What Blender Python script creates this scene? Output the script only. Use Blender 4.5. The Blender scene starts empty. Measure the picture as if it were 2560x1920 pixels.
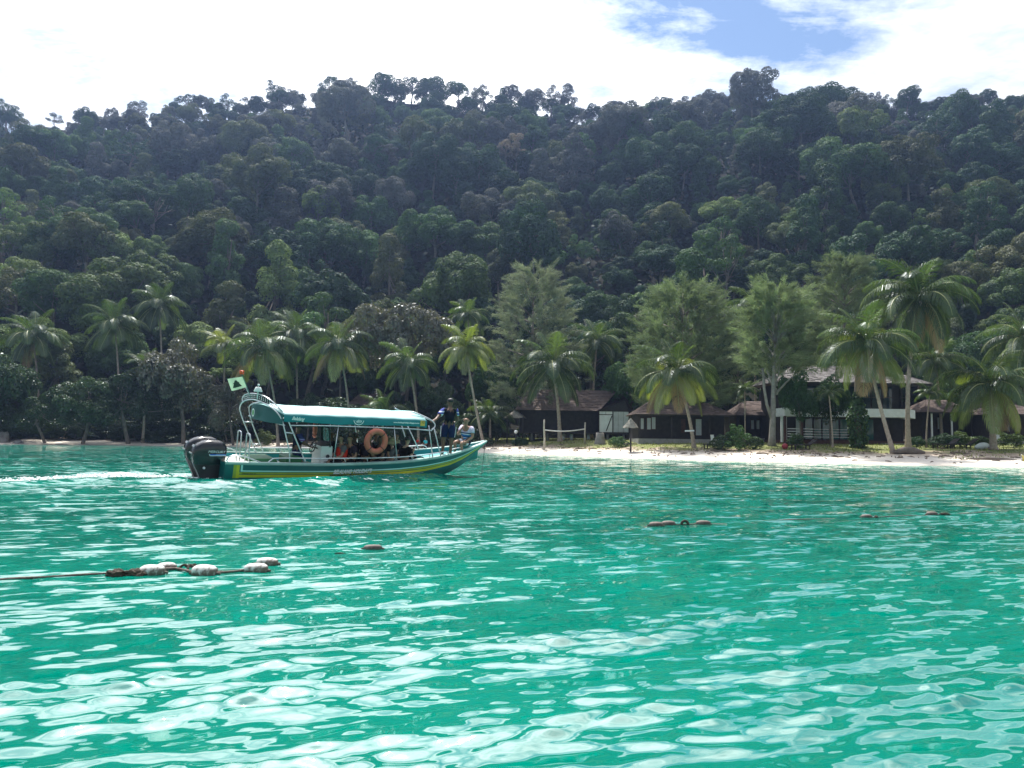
import bpy, bmesh, math, random
import numpy as np
from mathutils import Vector, Matrix, Quaternion, noise as mnoise

random.seed(11)
RNG = np.random.default_rng(11)
SC = bpy.context.scene
COL = SC.collection

# ---------------------------------------------------------------- camera
FPX, CAM_H = 1934.0, 1.2                      # focal length in photo pixels, eye height above the water
PITCH, ROLL = math.atan(140 / FPX), math.radians(0.8)
cam_data = bpy.data.cameras.new('camera')
cam_data.sensor_width = 36.0
cam_data.lens = 36.0 * FPX / 2560.0
cam_data.clip_start = 0.05
cam_data.clip_end = 4000
cam = bpy.data.objects.new('camera', cam_data)
COL.objects.link(cam)
CAM_M = Matrix.Translation((0, 0, CAM_H)) @ Matrix.Rotation(math.pi / 2 + PITCH, 4, 'X') @ Matrix.Rotation(ROLL, 4, 'Z')
cam.matrix_world = CAM_M
SC.camera = cam
CAM_R = np.array(CAM_M.to_3x3())
CAM_C = np.array([0, 0, CAM_H])


def ray(px, py):
    return CAM_R @ np.array([(px - 1280) / FPX, -(py - 960) / FPX, -1.0])


def at(px, py, Y):
    d = ray(px, py)
    return CAM_C + d * (Y / d[1])


def onz(px, py, z=0.0):
    d = ray(px, py)
    return CAM_C + d * ((z - CAM_H) / d[2])


# ---------------------------------------------------------------- sky, sun, exposure
SUN_EL, SUN_AZ = math.radians(62), math.radians(-16)      # azimuth from +Y, clockwise positive
world = bpy.data.worlds.new('World')
SC.world = world
world.use_nodes = True
wn, wl = world.node_tree.nodes, world.node_tree.links
wn.clear()
w_out = wn.new('ShaderNodeOutputWorld')
w_bg = wn.new('ShaderNodeBackground')
w_bg.inputs['Strength'].default_value = 0.11
w_sky = wn.new('ShaderNodeTexSky')
w_sky.sky_type = 'NISHITA'
w_sky.sun_disc = False
w_sky.sun_elevation = SUN_EL
w_sky.sun_rotation = SUN_AZ
w_sky.air_density = 1.0
w_sky.dust_density = 0.2
w_sky.ozone_density = 1.2
w_tc = wn.new('ShaderNodeTexCoord')
w_sep = wn.new('ShaderNodeSeparateXYZ')
wl.new(w_tc.outputs['Generated'], w_sep.inputs[0])


def wmath(op, a, b=None):
    n = wn.new('ShaderNodeMath')
    n.operation = op
    for i, v in enumerate((a, b)):
        if v is None:
            continue
        if isinstance(v, (int, float)):
            n.inputs[i].default_value = v
        else:
            wl.new(v, n.inputs[i])
    return n.outputs[0]


w_z = wmath('ADD', wmath('MAXIMUM', w_sep.outputs['Z'], 0.0), 0.10)
w_comb = wn.new('ShaderNodeCombineXYZ')
wl.new(wmath('DIVIDE', w_sep.outputs['X'], w_z), w_comb.inputs[0])
wl.new(wmath('DIVIDE', w_sep.outputs['Y'], w_z), w_comb.inputs[1])
w_map = wn.new('ShaderNodeMapping')
CLOUD_OFF = (20.867, 29.65, 0.0)
w_map.inputs['Location'].default_value = CLOUD_OFF
wl.new(w_comb.outputs[0], w_map.inputs['Vector'])
w_n1 = wn.new('ShaderNodeTexNoise')
w_n1.inputs['Scale'].default_value = 0.95
w_n1.inputs['Detail'].default_value = 9
w_n1.inputs['Roughness'].default_value = 0.64
w_n1.inputs['Distortion'].default_value = 0.25
wl.new(w_map.outputs[0], w_n1.inputs['Vector'])
w_ramp = wn.new('ShaderNodeValToRGB')
w_ramp.color_ramp.elements[0].position = 0.37
w_ramp.color_ramp.elements[1].position = 0.60
w_map2 = wn.new('ShaderNodeMapping')
w_map2.inputs['Rotation'].default_value = (0, 0, 0.5)
w_map2.inputs['Scale'].default_value = (2.2, 7.0, 1.0)
wl.new(w_map.outputs[0], w_map2.inputs['Vector'])
w_n2 = wn.new('ShaderNodeTexNoise')
w_n2.inputs['Scale'].default_value = 1.0
w_n2.inputs['Detail'].default_value = 7
w_n2.inputs['Roughness'].default_value = 0.65
w_n2.inputs['Distortion'].default_value = 0.6
wl.new(w_map2.outputs[0], w_n2.inputs['Vector'])
w_fac = wmath('ADD', w_n1.outputs['Fac'], wmath('MULTIPLY', wmath('SUBTRACT', w_n2.outputs['Fac'], 0.5), 0.34))
wl.new(w_fac, w_ramp.inputs[0])
w_mix = wn.new('ShaderNodeMix')
w_mix.data_type = 'RGBA'
wl.new(w_ramp.outputs['Color'], w_mix.inputs[0])
wl.new(w_sky.outputs[0], w_mix.inputs[6])
# thin cloud scatters sunlight forward: brighter towards the sun, everywhere white
w_dot = wn.new('ShaderNodeVectorMath')
w_dot.operation = 'DOT_PRODUCT'
wl.new(w_tc.outputs['Generated'], w_dot.inputs[0])
w_dot.inputs[1].default_value = (math.sin(SUN_AZ) * math.cos(SUN_EL), math.cos(SUN_AZ) * math.cos(SUN_EL), math.sin(SUN_EL))
w_ph = wmath('POWER', wmath('MULTIPLY_ADD', w_dot.outputs['Value'], 0.5), 8.0)
w_ph.node.inputs[0].links[0].from_node.inputs[2].default_value = 0.5
w_cl = wmath('ADD', wmath('MULTIPLY', w_ph, 27.0), 4.6)
wl.new(w_cl, w_mix.inputs[7])
wl.new(w_mix.outputs[2], w_bg.inputs['Color'])
wl.new(w_bg.outputs[0], w_out.inputs['Surface'])

sun_data = bpy.data.lights.new('sun', 'SUN')
sun_data.energy = 5.0
sun_data.angle = math.radians(0.6)
sun_data.color = (1.0, 0.95, 0.87)
sun = bpy.data.objects.new('sun', sun_data)
COL.objects.link(sun)
SUN_DIR = Vector((math.sin(SUN_AZ) * math.cos(SUN_EL), math.cos(SUN_AZ) * math.cos(SUN_EL), math.sin(SUN_EL)))
sun.rotation_euler = SUN_DIR.to_track_quat('Z', 'Y').to_euler()

SC.view_settings.view_transform = 'Standard'
SC.view_settings.look = 'None'
SC.view_settings.exposure = 0.5
SC.view_settings.gamma = 1.0
SC.render.engine = 'CYCLES'
cy = SC.cycles
cy.use_denoising = True
cy.max_bounces = 6
cy.diffuse_bounces = 2
cy.glossy_bounces = 3
cy.transmission_bounces = 3
cy.transparent_max_bounces = 6
cy.volume_bounces = 0
cy.caustics_reflective = False
cy.caustics_refractive = False
cy.sample_clamp_indirect = 6.0


# ---------------------------------------------------------------- materials
MATS = {}


def new_mat(name):
    m = bpy.data.materials.new(name)
    m.use_nodes = True
    m.node_tree.nodes.clear()
    MATS[name] = m
    return m, m.node_tree.nodes, m.node_tree.links


def add_mix(n, l, fac, a, b, blend='MIX'):
    x = n.new('ShaderNodeMix')
    x.data_type = 'RGBA'
    x.blend_type = blend
    for i, v in ((0, fac), (6, a), (7, b)):
        if isinstance(v, (int, float)):
            x.inputs[i].default_value = v
        elif isinstance(v, tuple):
            x.inputs[i].default_value = v if len(v) == 4 else (*v, 1)
        else:
            l.new(v, x.inputs[i])
    return x.outputs[2]


def add_noise(n, l, scale, detail=4, rough=0.55, vec=None, coord='Object'):
    t = n.new('ShaderNodeTexNoise')
    t.inputs['Scale'].default_value = scale
    t.inputs['Detail'].default_value = detail
    t.inputs['Roughness'].default_value = rough
    if vec is None:
        vec = n.new('ShaderNodeTexCoord').outputs[coord]
    l.new(vec, t.inputs['Vector'])
    return t.outputs['Fac']


def add_range(n, l, v, a, b, c, d, smooth=False):
    r = n.new('ShaderNodeMapRange')
    if smooth:
        r.interpolation_type = 'SMOOTHSTEP'
    l.new(v, r.inputs[0])
    for i, x in enumerate((a, b, c, d)):
        r.inputs[i + 1].default_value = x
    return r.outputs[0]


def add_math(n, l, op, a, b=0.0):
    x = n.new('ShaderNodeMath')
    x.operation = op
    for i, v in enumerate((a, b)):
        if isinstance(v, (int, float)):
            x.inputs[i].default_value = v
        else:
            l.new(v, x.inputs[i])
    return x.outputs[0]


def mat_plain(name, col, rough=0.6, metal=0.0, var=0.18, nscale=3.0, bump=0.0, bscale=20.0, spec=0.5):
    """painted, wooden, plastic or metal surface with slight uneven wear"""
    m, n, l = new_mat(name)
    o = n.new('ShaderNodeOutputMaterial')
    b = n.new('ShaderNodeBsdfPrincipled')
    f = add_noise(n, l, nscale, 5)
    f = add_range(n, l, f, 0.3, 0.7, 1.0 - var, 1.0 + var)
    hs = n.new('ShaderNodeHueSaturation')
    hs.inputs['Color'].default_value = (*col, 1)
    l.new(f, hs.inputs['Value'])
    l.new(hs.outputs[0], b.inputs['Base Color'])
    b.inputs['Roughness'].default_value = rough
    b.inputs['Metallic'].default_value = metal
    b.inputs['Specular IOR Level'].default_value = spec
    if bump:
        bp = n.new('ShaderNodeBump')
        bp.inputs['Strength'].default_value = bump
        bp.inputs['Distance'].default_value = 0.02
        l.new(add_noise(n, l, bscale, 4), bp.inputs['Height'])
        l.new(bp.outputs[0], b.inputs['Normal'])
    l.new(b.outputs[0], o.inputs[0])
    return m


def mat_leaf(name, col, transl=0.24, gloss=0.025, rough=0.55, var=0.35, tint=(0.12, 0.10, 0.05), nscale=0.35, objvar=0.35, tr=(1.25, 1.4, 0.7)):
    m, n, l = new_mat(name)
    o = n.new('ShaderNodeOutputMaterial')
    oi = n.new('ShaderNodeObjectInfo')
    f = add_noise(n, l, nscale, 3)
    f = add_range(n, l, f, 0.3, 0.7, 1.0 - var, 1.0 + var)
    r = add_range(n, l, oi.outputs['Random'], 0, 1, 1.0 - objvar, 1.0 + objvar)
    v = add_math(n, l, 'MULTIPLY', f, r)
    rnd = add_math(n, l, 'FRACT', add_math(n, l, 'MULTIPLY', oi.outputs['Random'], 7.31))
    c = add_mix(n, l, add_math(n, l, 'MULTIPLY', rnd, 0.45), col, tint)
    hs = n.new('ShaderNodeHueSaturation')
    l.new(c, hs.inputs['Color'])
    l.new(v, hs.inputs['Value'])
    d = n.new('ShaderNodeBsdfDiffuse')
    t = n.new('ShaderNodeBsdfTranslucent')
    g = n.new('ShaderNodeBsdfGlossy')
    g.inputs['Roughness'].default_value = rough
    g.inputs['Color'].default_value = (0.8, 0.85, 0.9, 1)
    l.new(hs.outputs[0], d.inputs['Color'])
    ty = add_mix(n, l, 1.0, hs.outputs[0], tr, 'MULTIPLY')
    l.new(ty, t.inputs['Color'])
    m1 = n.new('ShaderNodeMixShader')
    m1.inputs[0].default_value = transl
    l.new(d.outputs[0], m1.inputs[1])
    l.new(t.outputs[0], m1.inputs[2])
    m2 = n.new('ShaderNodeMixShader')
    m2.inputs[0].default_value = gloss
    l.new(m1.outputs[0], m2.inputs[1])
    l.new(g.outputs[0], m2.inputs[2])
    l.new(m2.outputs[0], o.inputs[0])
    return m


# ---------------------------------------------------------------- mesh helpers
def link(name, data, parent=None):
    o = bpy.data.objects.new(name, data)
    COL.objects.link(o)
    if parent is not None:
        o.parent = parent
    return o


def tag(o, label=None, cat=None, group=None, kind=None):
    if label:
        o['label'] = label
    if cat:
        o['category'] = cat
    if group:
        o['group'] = group
    if kind:
        o['kind'] = kind
    return o


def empty(name, loc=(0, 0, 0), rz=0.0, parent=None):
    o = link(name, None, parent)
    o.empty_display_size = 0.2
    o.location = loc
    o.rotation_euler = (0, 0, rz)
    return o


def np_mesh(name, V, F, mat=None, smooth=False):
    """mesh from a vertex array and a face array of equal-sized faces"""
    V = np.asarray(V, dtype=np.float32)
    F = np.asarray(F, dtype=np.int32)
    me = bpy.data.meshes.new(name)
    k = F.shape[1]
    me.vertices.add(len(V))
    me.vertices.foreach_set('co', V.ravel())
    me.loops.add(F.size)
    me.loops.foreach_set('vertex_index', F.ravel())
    me.polygons.add(len(F))
    me.polygons.foreach_set('loop_start', np.arange(0, F.size, k, dtype=np.int32))
    me.polygons.foreach_set('loop_total', np.full(len(F), k, dtype=np.int32))
    me.polygons.foreach_set('use_smooth', np.full(len(F), smooth, dtype=bool))
    if mat:
        me.materials.append(mat)
    me.update(calc_edges=True)
    me.validate()
    return me


class MB:
    """collects shapes that become one mesh"""

    def __init__(s):
        s.v, s.f, s.sm, s.mi = [], [], [], []

    def add(s, verts, faces, smooth=False, mi=0):
        o = len(s.v)
        s.v.extend([tuple(map(float, p)) for p in verts])
        for f in faces:
            s.f.append([i + o for i in f])
            s.sm.append(smooth)
            s.mi.append(mi)
        return s

    def box(s, c, d, rot=None, taper=1.0, mi=0):
        x, y, z = (k / 2 for k in d)
        P = []
        for sz in (-1, 1):
            t = taper if sz > 0 else 1.0
            for sx, sy in ((-1, -1), (1, -1), (1, 1), (-1, 1)):
                p = Vector((sx * x * t, sy * y * t, sz * z))
                if rot is not None:
                    p = rot @ p
                P.append(p + Vector(c))
        return s.add(P, [(3, 2, 1, 0), (4, 5, 6, 7), (0, 1, 5, 4), (1, 2, 6, 5), (2, 3, 7, 6), (3, 0, 4, 7)], mi=mi)

    def prism(s, poly, a, b, smooth=False, mi=0):
        """outline in space (list of points) swept from offset a to offset b"""
        k = len(poly)
        A = [Vector(p) + Vector(a) for p in poly]
        B = [Vector(p) + Vector(b) for p in poly]
        F = [tuple(range(k))[::-1], tuple(range(k, 2 * k))]
        F += [(i, (i + 1) % k, k + (i + 1) % k, k + i) for i in range(k)]
        return s.add(A + B, F, smooth, mi)

    def tube(s, pts, r, n=8, caps=True, smooth=True, mi=0, squash=None):
        pts = [Vector(p) for p in pts]
        k = len(pts)
        R = [r] * k if isinstance(r, (int, float)) else list(r)
        V, F = [], []
        prev = None
        for i, p in enumerate(pts):
            t = (pts[min(i + 1, k - 1)] - pts[max(i - 1, 0)])
            t = t.normalized() if t.length > 1e-9 else Vector((0, 0, 1))
            if prev is None:
                a = Vector((0, 0, 1)) if abs(t.z) < 0.9 else Vector((1, 0, 0))
                u = t.cross(a).normalized()
            else:
                u = (prev - t * prev.dot(t)).normalized()
            prev = u
            w = t.cross(u)
            for j in range(n):
                a = 2 * math.pi * j / n
                V.append(p + (u * math.cos(a) + w * math.sin(a)) * R[i])
        for i in range(k - 1):
            for j in range(n):
                F.append((i * n + j, i * n + (j + 1) % n, (i + 1) * n + (j + 1) % n, (i + 1) * n + j))
        if caps:
            F.append(tuple(range(n))[::-1])
            F.append(tuple(range((k - 1) * n, k * n)))
        return s.add(V, F, smooth, mi)

    def lathe(s, prof, n=16, c=(0, 0, 0), rot=None, smooth=True, mi=0):
        """profile of (radius, height) turned about z"""
        V, F = [], []
        for r, z in prof:
            for j in range(n):
                a = 2 * math.pi * j / n
                p = Vector((r * math.cos(a), r * math.sin(a), z))
                if rot is not None:
                    p = rot @ p
                V.append(p + Vector(c))
        k = len(prof)
        for i in range(k - 1):
            for j in range(n):
                F.append((i * n + j, i * n + (j + 1) % n, (i + 1) * n + (j + 1) % n, (i + 1) * n + j))
        F.append(tuple(range(n))[::-1])
        F.append(tuple(range((k - 1) * n, k * n)))
        return s.add(V, F, smooth, mi)

    def grid(s, P, smooth=True, mi=0, closed=False):
        """rows x cols of points"""
        r, c = len(P), len(P[0])
        V = [p for row in P for p in row]
        F = []
        for i in range(r - 1):
            for j in range(c if closed else c - 1):
                j2 = (j + 1) % c
                F.append((i * c + j, i * c + j2, (i + 1) * c + j2, (i + 1) * c + j))
        return s.add(V, F, smooth, mi)

    def build(s, name, mat, parent=None, loc=None):
        me = bpy.data.meshes.new(name)
        me.from_pydata(s.v, [], s.f)
        me.polygons.foreach_set('use_smooth', s.sm)
        me.polygons.foreach_set('material_index', s.mi)
        for m in (mat if isinstance(mat, (list, tuple)) else [mat]):
            me.materials.append(m)
        me.update()
        o = link(name, me, parent)
        if loc is not None:
            o.location = loc
        return o


def fnoise(x, y, sc, seed=0.0):
    return mnoise.noise(Vector((x * sc + seed * 13.7, y * sc - seed * 7.1, seed * 3.3)))


def bevel(o, w=0.01, seg=2):
    m = o.modifiers.new('bevel', 'BEVEL')
    m.width = w
    m.segments = seg
    m.limit_method = 'ANGLE'
    return o


HAZE = 0.00036
# ================================================================ ground, hill, beach
SH_X = np.array([-300, -160, -90, -53, -44, -28.5, -14, -1.35, 5.4, 11.3, 17.3, 23.7, 29.6, 45, 80, 160, 300.0])
SH_Y = np.array([78, 76, 76, 81, 86, 86.5, 78.5, 69.6, 60.5, 53.0, 49.6, 47.3, 44.9, 41, 38, 55, 80.0])
_fx = np.arange(-300, 300.1, 0.5)
_fy = np.convolve(np.pad(np.interp(_fx, SH_X, SH_Y), 6, 'edge'), np.ones(13) / 13, 'valid')
RIDGE_PX = [(-400, 300), (-150, 260), (0, 262), (50, 285), (92, 340), (135, 305), (210, 275), (300, 265), (400, 255), (470, 250), (560, 250),
            (650, 240), (690, 225), (760, 225), (830, 200), (900, 210), (950, 192), (1030, 205), (1090, 200), (1150, 218),
            (1250, 222), (1330, 228), (1430, 232), (1450, 262), (1530, 255), (1600, 268), (1650, 252), (1750, 242), (1850, 230),
            (1900, 262), (1950, 240), (2020, 225), (2070, 228), (2150, 238), (2270, 230), (2330, 246), (2450, 242), (2560, 248), (2750, 260), (3000, 300)]
Y_RIDGE = 220.0
_rp = np.array([at(px, py, Y_RIDGE) for px, py in RIDGE_PX])
_rz = np.interp(_fx, _rp[:, 0], _rp[:, 2])
_rz = np.convolve(np.pad(_rz, 6, 'edge'), np.ones(13) / 13, 'valid')


def shore(x):
    return np.interp(x, _fx, _fy)


def foot(x):
    return np.interp(x, [-300, -50, -20, 0, 20, 60, 300], [88, 97, 99, 97, 90, 86, 95])


def vnoise(x, y, sc, seed):
    """cheap smooth value noise for arrays"""
    r = np.random.default_rng(seed)
    T = r.random((64, 64))
    u, v = x * sc + 31.7, y * sc + 17.3
    i, j = np.floor(u).astype(int), np.floor(v).astype(int)
    fu, fv = u - i, v - j
    fu, fv = fu * fu * (3 - 2 * fu), fv * fv * (3 - 2 * fv)
    a, b = T[i % 64, j % 64], T[(i + 1) % 64, j % 64]
    c, d = T[i % 64, (j + 1) % 64], T[(i + 1) % 64, (j + 1) % 64]
    return (a * (1 - fu) + b * fu) * (1 - fv) + (c * (1 - fu) + d * fu) * fv - 0.5


def ground(x, y):
    x, y = np.asarray(x, float), np.asarray(y, float)
    s = y - shore(x)
    z = np.interp(s, [-60, -20, -4, 0, 3, 7, 10, 14, 22, 40], [-2.6, -1.6, -0.35, 0.0, 0.16, 0.5, 0.72, 1.02, 1.3, 1.6])
    z = z + np.clip((s - 4) / 6, 0, 1) * (0.16 * vnoise(x, y, 0.35, 3) + 0.10 * vnoise(x, y, 1.1, 4))
    z = z + np.clip(1 - np.abs(s - 2) / 6, 0, 1) * 0.07 * vnoise(x, y, 0.5, 6)
    yf = foot(x)
    t = (y - yf) / (Y_RIDGE - yf)
    H = np.interp(x, _fx, _rz) - 8.5
    g = np.where(t < 1, np.clip(t, 0, 1) ** 1.12, np.clip(1 - 0.5 * (t - 1), 0.2, 1))
    hill = H * g + np.clip(t * 3, 0, 1) * (13 * vnoise(x, y, 0.021, 8) + 5 * vnoise(x, y, 0.06, 9)) * np.clip(2.2 - 2 * t, 0.15, 1)
    return z + np.where(t > 0, np.maximum(hill, 0), 0)


def gz(x, y):
    return float(ground(np.array([x]), np.array([y]))[0])


def stand(px, py_top, Y):
    """point on the ground below the photo position, plus height of that position over it"""
    p = at(px, py_top, Y)
    z = gz(p[0], Y)
    return Vector((p[0], Y, z)), p[2] - z


gx = np.unique(np.concatenate([np.arange(-330, -60, 6.0), np.arange(-60, 45, 0.45), np.arange(45, 331, 6.0)]))
gy = np.unique(np.concatenate([np.arange(28, 44, 2.0), np.arange(44, 100, 0.4), np.arange(100, 232, 3.0), np.arange(232, 420, 14.0)]))
GX, GY = np.meshgrid(gx, gy)
GZ = ground(GX, GY)
V = np.stack([GX.ravel(), GY.ravel(), GZ.ravel()], 1)
nr, nc = GX.shape
idx = np.arange(nr * nc).reshape(nr, nc)
F = np.stack([idx[:-1, :-1], idx[:-1, 1:], idx[1:, 1:], idx[1:, :-1]], -1).reshape(-1, 4)

m, n, l = new_mat('ground')
o = n.new('ShaderNodeOutputMaterial')
b = n.new('ShaderNodeBsdfPrincipled')
b.inputs['Roughness'].default_value = 0.95
b.inputs['Specular IOR Level'].default_value = 0.15
att = n.new('ShaderNodeAttribute')
att.attribute_name = 'inland'
inl = att.outputs['Fac']
tc = n.new('ShaderNodeTexCoord').outputs['Object']
nz = add_noise(n, l, 0.45, 6, 0.62, tc)
nz2 = add_noise(n, l, 2.2, 6, 0.65, tc)
nz3 = add_noise(n, l, 9.0, 4, 0.6, tc)
sand = add_mix(n, l, add_range(n, l, nz3, 0.3, 0.7, 0, 1), (0.60, 0.53, 0.45), (0.78, 0.72, 0.64))
wet = add_range(n, l, add_math(n, l, 'ADD', inl, add_math(n, l, 'MULTIPLY', nz, 1.5)), 0.7, 1.9, 1, 0, True)
sand = add_mix(n, l, add_math(n, l, 'MULTIPLY', wet, 0.6), sand, (0.36, 0.29, 0.22))
d0 = add_math(n, l, 'ADD', inl, add_math(n, l, 'MULTIPLY', add_math(n, l, 'SUBTRACT', nz2, 0.5), 7.0))
litter = add_range(n, l, d0, 5.0, 9.0, 0, 1, True)
dirt = add_mix(n, l, nz3, (0.26, 0.20, 0.15), (0.40, 0.33, 0.26))
c1 = add_mix(n, l, litter, sand, dirt)
d1 = add_math(n, l, 'ADD', inl, add_math(n, l, 'MULTIPLY', add_math(n, l, 'SUBTRACT', nz, 0.5), 14.0))
gr = add_range(n, l, d1, 8.5, 11.5, 0, 1, True)
grass = add_mix(n, l, nz2, (0.10, 0.14, 0.035), (0.22, 0.24, 0.08))
c2 = add_mix(n, l, add_math(n, l, 'MULTIPLY', gr, 0.85), c1, grass)
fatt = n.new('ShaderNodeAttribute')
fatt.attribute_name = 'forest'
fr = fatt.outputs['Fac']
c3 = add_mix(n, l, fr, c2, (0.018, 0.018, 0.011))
l.new(c3, b.inputs['Base Color'])
bp = n.new('ShaderNodeBump')
bp.inputs['Strength'].default_value = 0.6
bp.inputs['Distance'].default_value = 0.08
l.new(add_math(n, l, 'ADD', nz2, add_math(n, l, 'MULTIPLY', nz3, 0.5)), bp.inputs['Height'])
l.new(bp.outputs[0], b.inputs['Normal'])
l.new(b.outputs[0], o.inputs[0])
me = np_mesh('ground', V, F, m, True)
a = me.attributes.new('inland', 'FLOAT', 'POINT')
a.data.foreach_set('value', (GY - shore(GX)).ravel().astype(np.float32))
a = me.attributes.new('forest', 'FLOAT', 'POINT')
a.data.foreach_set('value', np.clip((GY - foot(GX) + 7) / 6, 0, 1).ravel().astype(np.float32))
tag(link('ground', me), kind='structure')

# ================================================================ sea
BOAT_O = Vector((-8.0, 20.94, 0.0))
BOAT_TH, BOAT_ROLL = math.radians(36), math.radians(7)
WAKE = np.array([onz(px, py)[:2] for px, py in ((520, 1204), (420, 1200), (300, 1196), (150, 1203), (0, 1208), (-260, 1218), (-600, 1230))])


def seg_dist(x, y, P):
    """distance to a polyline and the parameter along it"""
    best = np.full(x.shape, 1e9)
    par = np.zeros(x.shape)
    L = 0.0
    for (ax, ay), (bx, by) in zip(P[:-1], P[1:]):
        dx, dy = bx - ax, by - ay
        ll = math.hypot(dx, dy)
        t = np.clip(((x - ax) * dx + (y - ay) * dy) / (ll * ll), 0, 1)
        d = np.hypot(x - ax - t * dx, y - ay - t * dy)
        k = d < best
        best = np.where(k, d, best)
        par = np.where(k, L + t * ll, par)
        L += ll
    return best, par


_wr = np.random.default_rng(5)
WAVES = []
for i in range(140):
    lam = 0.06 * (1.5 / 0.06) ** (_wr.random() ** 1.35)
    th = math.radians(111) + _wr.normal() * math.radians(15 if lam > 0.7 else 21)
    k = 2 * math.pi / lam
    slope = 0.0255 * ((0.35 if lam > 0.6 else 0.7) + 0.95 * math.exp(-((math.log(lam / 0.125)) / 0.6) ** 2))
    WAVES.append((k * math.cos(th), k * math.sin(th), _wr.random() * 6.28, slope / k * (0.6 + 0.8 * _wr.random()), lam))


def sea_height(x, y, cell):
    z = np.zeros_like(x)
    gust = 0.72 + 0.75 * (vnoise(x, y * 1.8, 0.16, 21) + 0.5 * vnoise(x, y * 2, 0.5, 22) + 0.15)
    for kx, ky, ph, a, lam in WAVES:
        w = np.clip((lam / cell - 2.5) / 2.5, 0, 1)
        if w.max() <= 0:
            continue
        z += a * w * np.sin(kx * x + ky * y + ph)
    z *= np.clip(gust, 0.3, 1.3)
    z = z + 0.30 * (z * z / 0.011 - 0.011)          # crests a little sharper than troughs
    # bow wave along the hull and the wake behind the stern
    c, s = math.cos(BOAT_TH), math.sin(BOAT_TH)
    lx = (x - BOAT_O.x) * c + (y - BOAT_O.y) * s
    ly = -(x - BOAT_O.x) * s + (y - BOAT_O.y) * c
    off = 1.0 + 0.32 * np.clip(7.2 - lx, 0, 7) ** 0.75
    amp = np.clip((7.6 - lx) / 1.2, 0, 1) * np.clip((lx + 5) / 6, 0, 1)
    side = np.abs(np.abs(ly) - np.where(lx > 3, 0.35 + 0.30 * np.clip(7.6 - lx, 0, 5), off))
    z += 0.17 * amp * np.exp(-(side / 0.33) ** 2)
    z -= 0.05 * amp * np.exp(-((side - 0.75) / 0.3) ** 2)
    dw, pw = seg_dist(x, y, WAKE)
    z += 0.13 * np.exp(-((dw - 0.55 - 0.05 * pw) / 0.4) ** 2) * np.clip(1 - pw / 22, 0, 1) * (0.8 + 0.8 * vnoise(x, y, 1.2, 30))
    sd = y - shore(x)
    z *= np.clip(-sd / 5, 0.12, 1)
    return z


ang = np.concatenate([np.radians(np.arange(-180, -56, 4.0)), np.radians(np.arange(-56, -41, 0.6)), np.radians(np.arange(-41, 41, 0.15)),
                      np.radians(np.arange(41, 56, 0.6)), np.radians(np.arange(56, 180.1, 4.0))])
rad = np.concatenate([[0.25, 0.5], 0.75 * np.exp(np.arange(0, math.log(130 / 0.75), 0.0056)), [150, 220, 400, 900, 1600]])
RA, AN = np.meshgrid(rad, ang, indexing='ij')
WX, WY = RA * np.sin(AN), RA * np.cos(AN)
cell = np.maximum(RA * 0.0056, 0.012) + np.where(np.abs(AN) > math.radians(41), RA * 0.02, 0)
WZ = sea_height(WX, WY, cell)
WZ[RA > 140] = -0.03
nr, nc = RA.shape
idx = np.arange(nr * nc).reshape(nr, nc)
F = np.stack([idx[:-1, :-1], idx[1:, :-1], idx[1:, 1:], idx[:-1, 1:]], -1).reshape(-1, 4)
cx = 0.25 * (WX[:-1, :-1] + WX[1:, 1:] + WX[1:, :-1] + WX[:-1, 1:]).ravel()
cyy = 0.25 * (WY[:-1, :-1] + WY[1:, 1:] + WY[1:, :-1] + WY[:-1, 1:]).ravel()
F = F[(cyy - shore(cx) < 6) | (np.abs(cx) > 250)]
V = np.stack([WX.ravel(), WY.ravel(), WZ.ravel()], 1)

m, n, l = new_mat('sea_water')
o = n.new('ShaderNodeOutputMaterial')
b = n.new('ShaderNodeBsdfPrincipled')
att = n.new('ShaderNodeAttribute')
att.attribute_name = 'shallow'
fo = n.new('ShaderNodeAttribute')
fo.attribute_name = 'foam'
tc = n.new('ShaderNodeTexCoord').outputs['Object']
mp = n.new('ShaderNodeMapping')
mp0 = n.new('ShaderNodeMapping')
mp0.inputs['Rotation'].default_value = (0, 0, math.radians(-20))
l.new(tc, mp0.inputs['Vector'])
mp.inputs['Scale'].default_value = (0.30, 1.0, 1.0)
l.new(mp0.outputs[0], mp.inputs['Vector'])
big = add_noise(n, l, 0.22, 3, 0.5, mp.outputs[0])
deep = add_mix(n, l, add_range(n, l, big, 0.35, 0.65, 0, 1), (0.0, 0.128, 0.092), (0.0, 0.212, 0.152))
colr = add_mix(n, l, att.outputs['Fac'], deep, (0.10, 0.40, 0.31))
fn = add_noise(n, l, 3.2, 7, 0.7, mp.outputs[0])
fm = add_math(n, l, 'ADD', fn, add_range(n, l, fo.outputs['Fac'], 0, 1, -0.62, 0.42))
fmask = add_range(n, l, fm, 0.42, 0.55, 0, 1, True)
colr = add_mix(n, l, fmask, colr, (0.85, 0.88, 0.88))
l.new(colr, b.inputs['Base Color'])
rr = add_range(n, l, fmask, 0, 1, 0.035, 0.7)
l.new(rr, b.inputs['Roughness'])
b.inputs['IOR'].default_value = 1.85
b.inputs['Specular IOR Level'].default_value = 1.0
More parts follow.
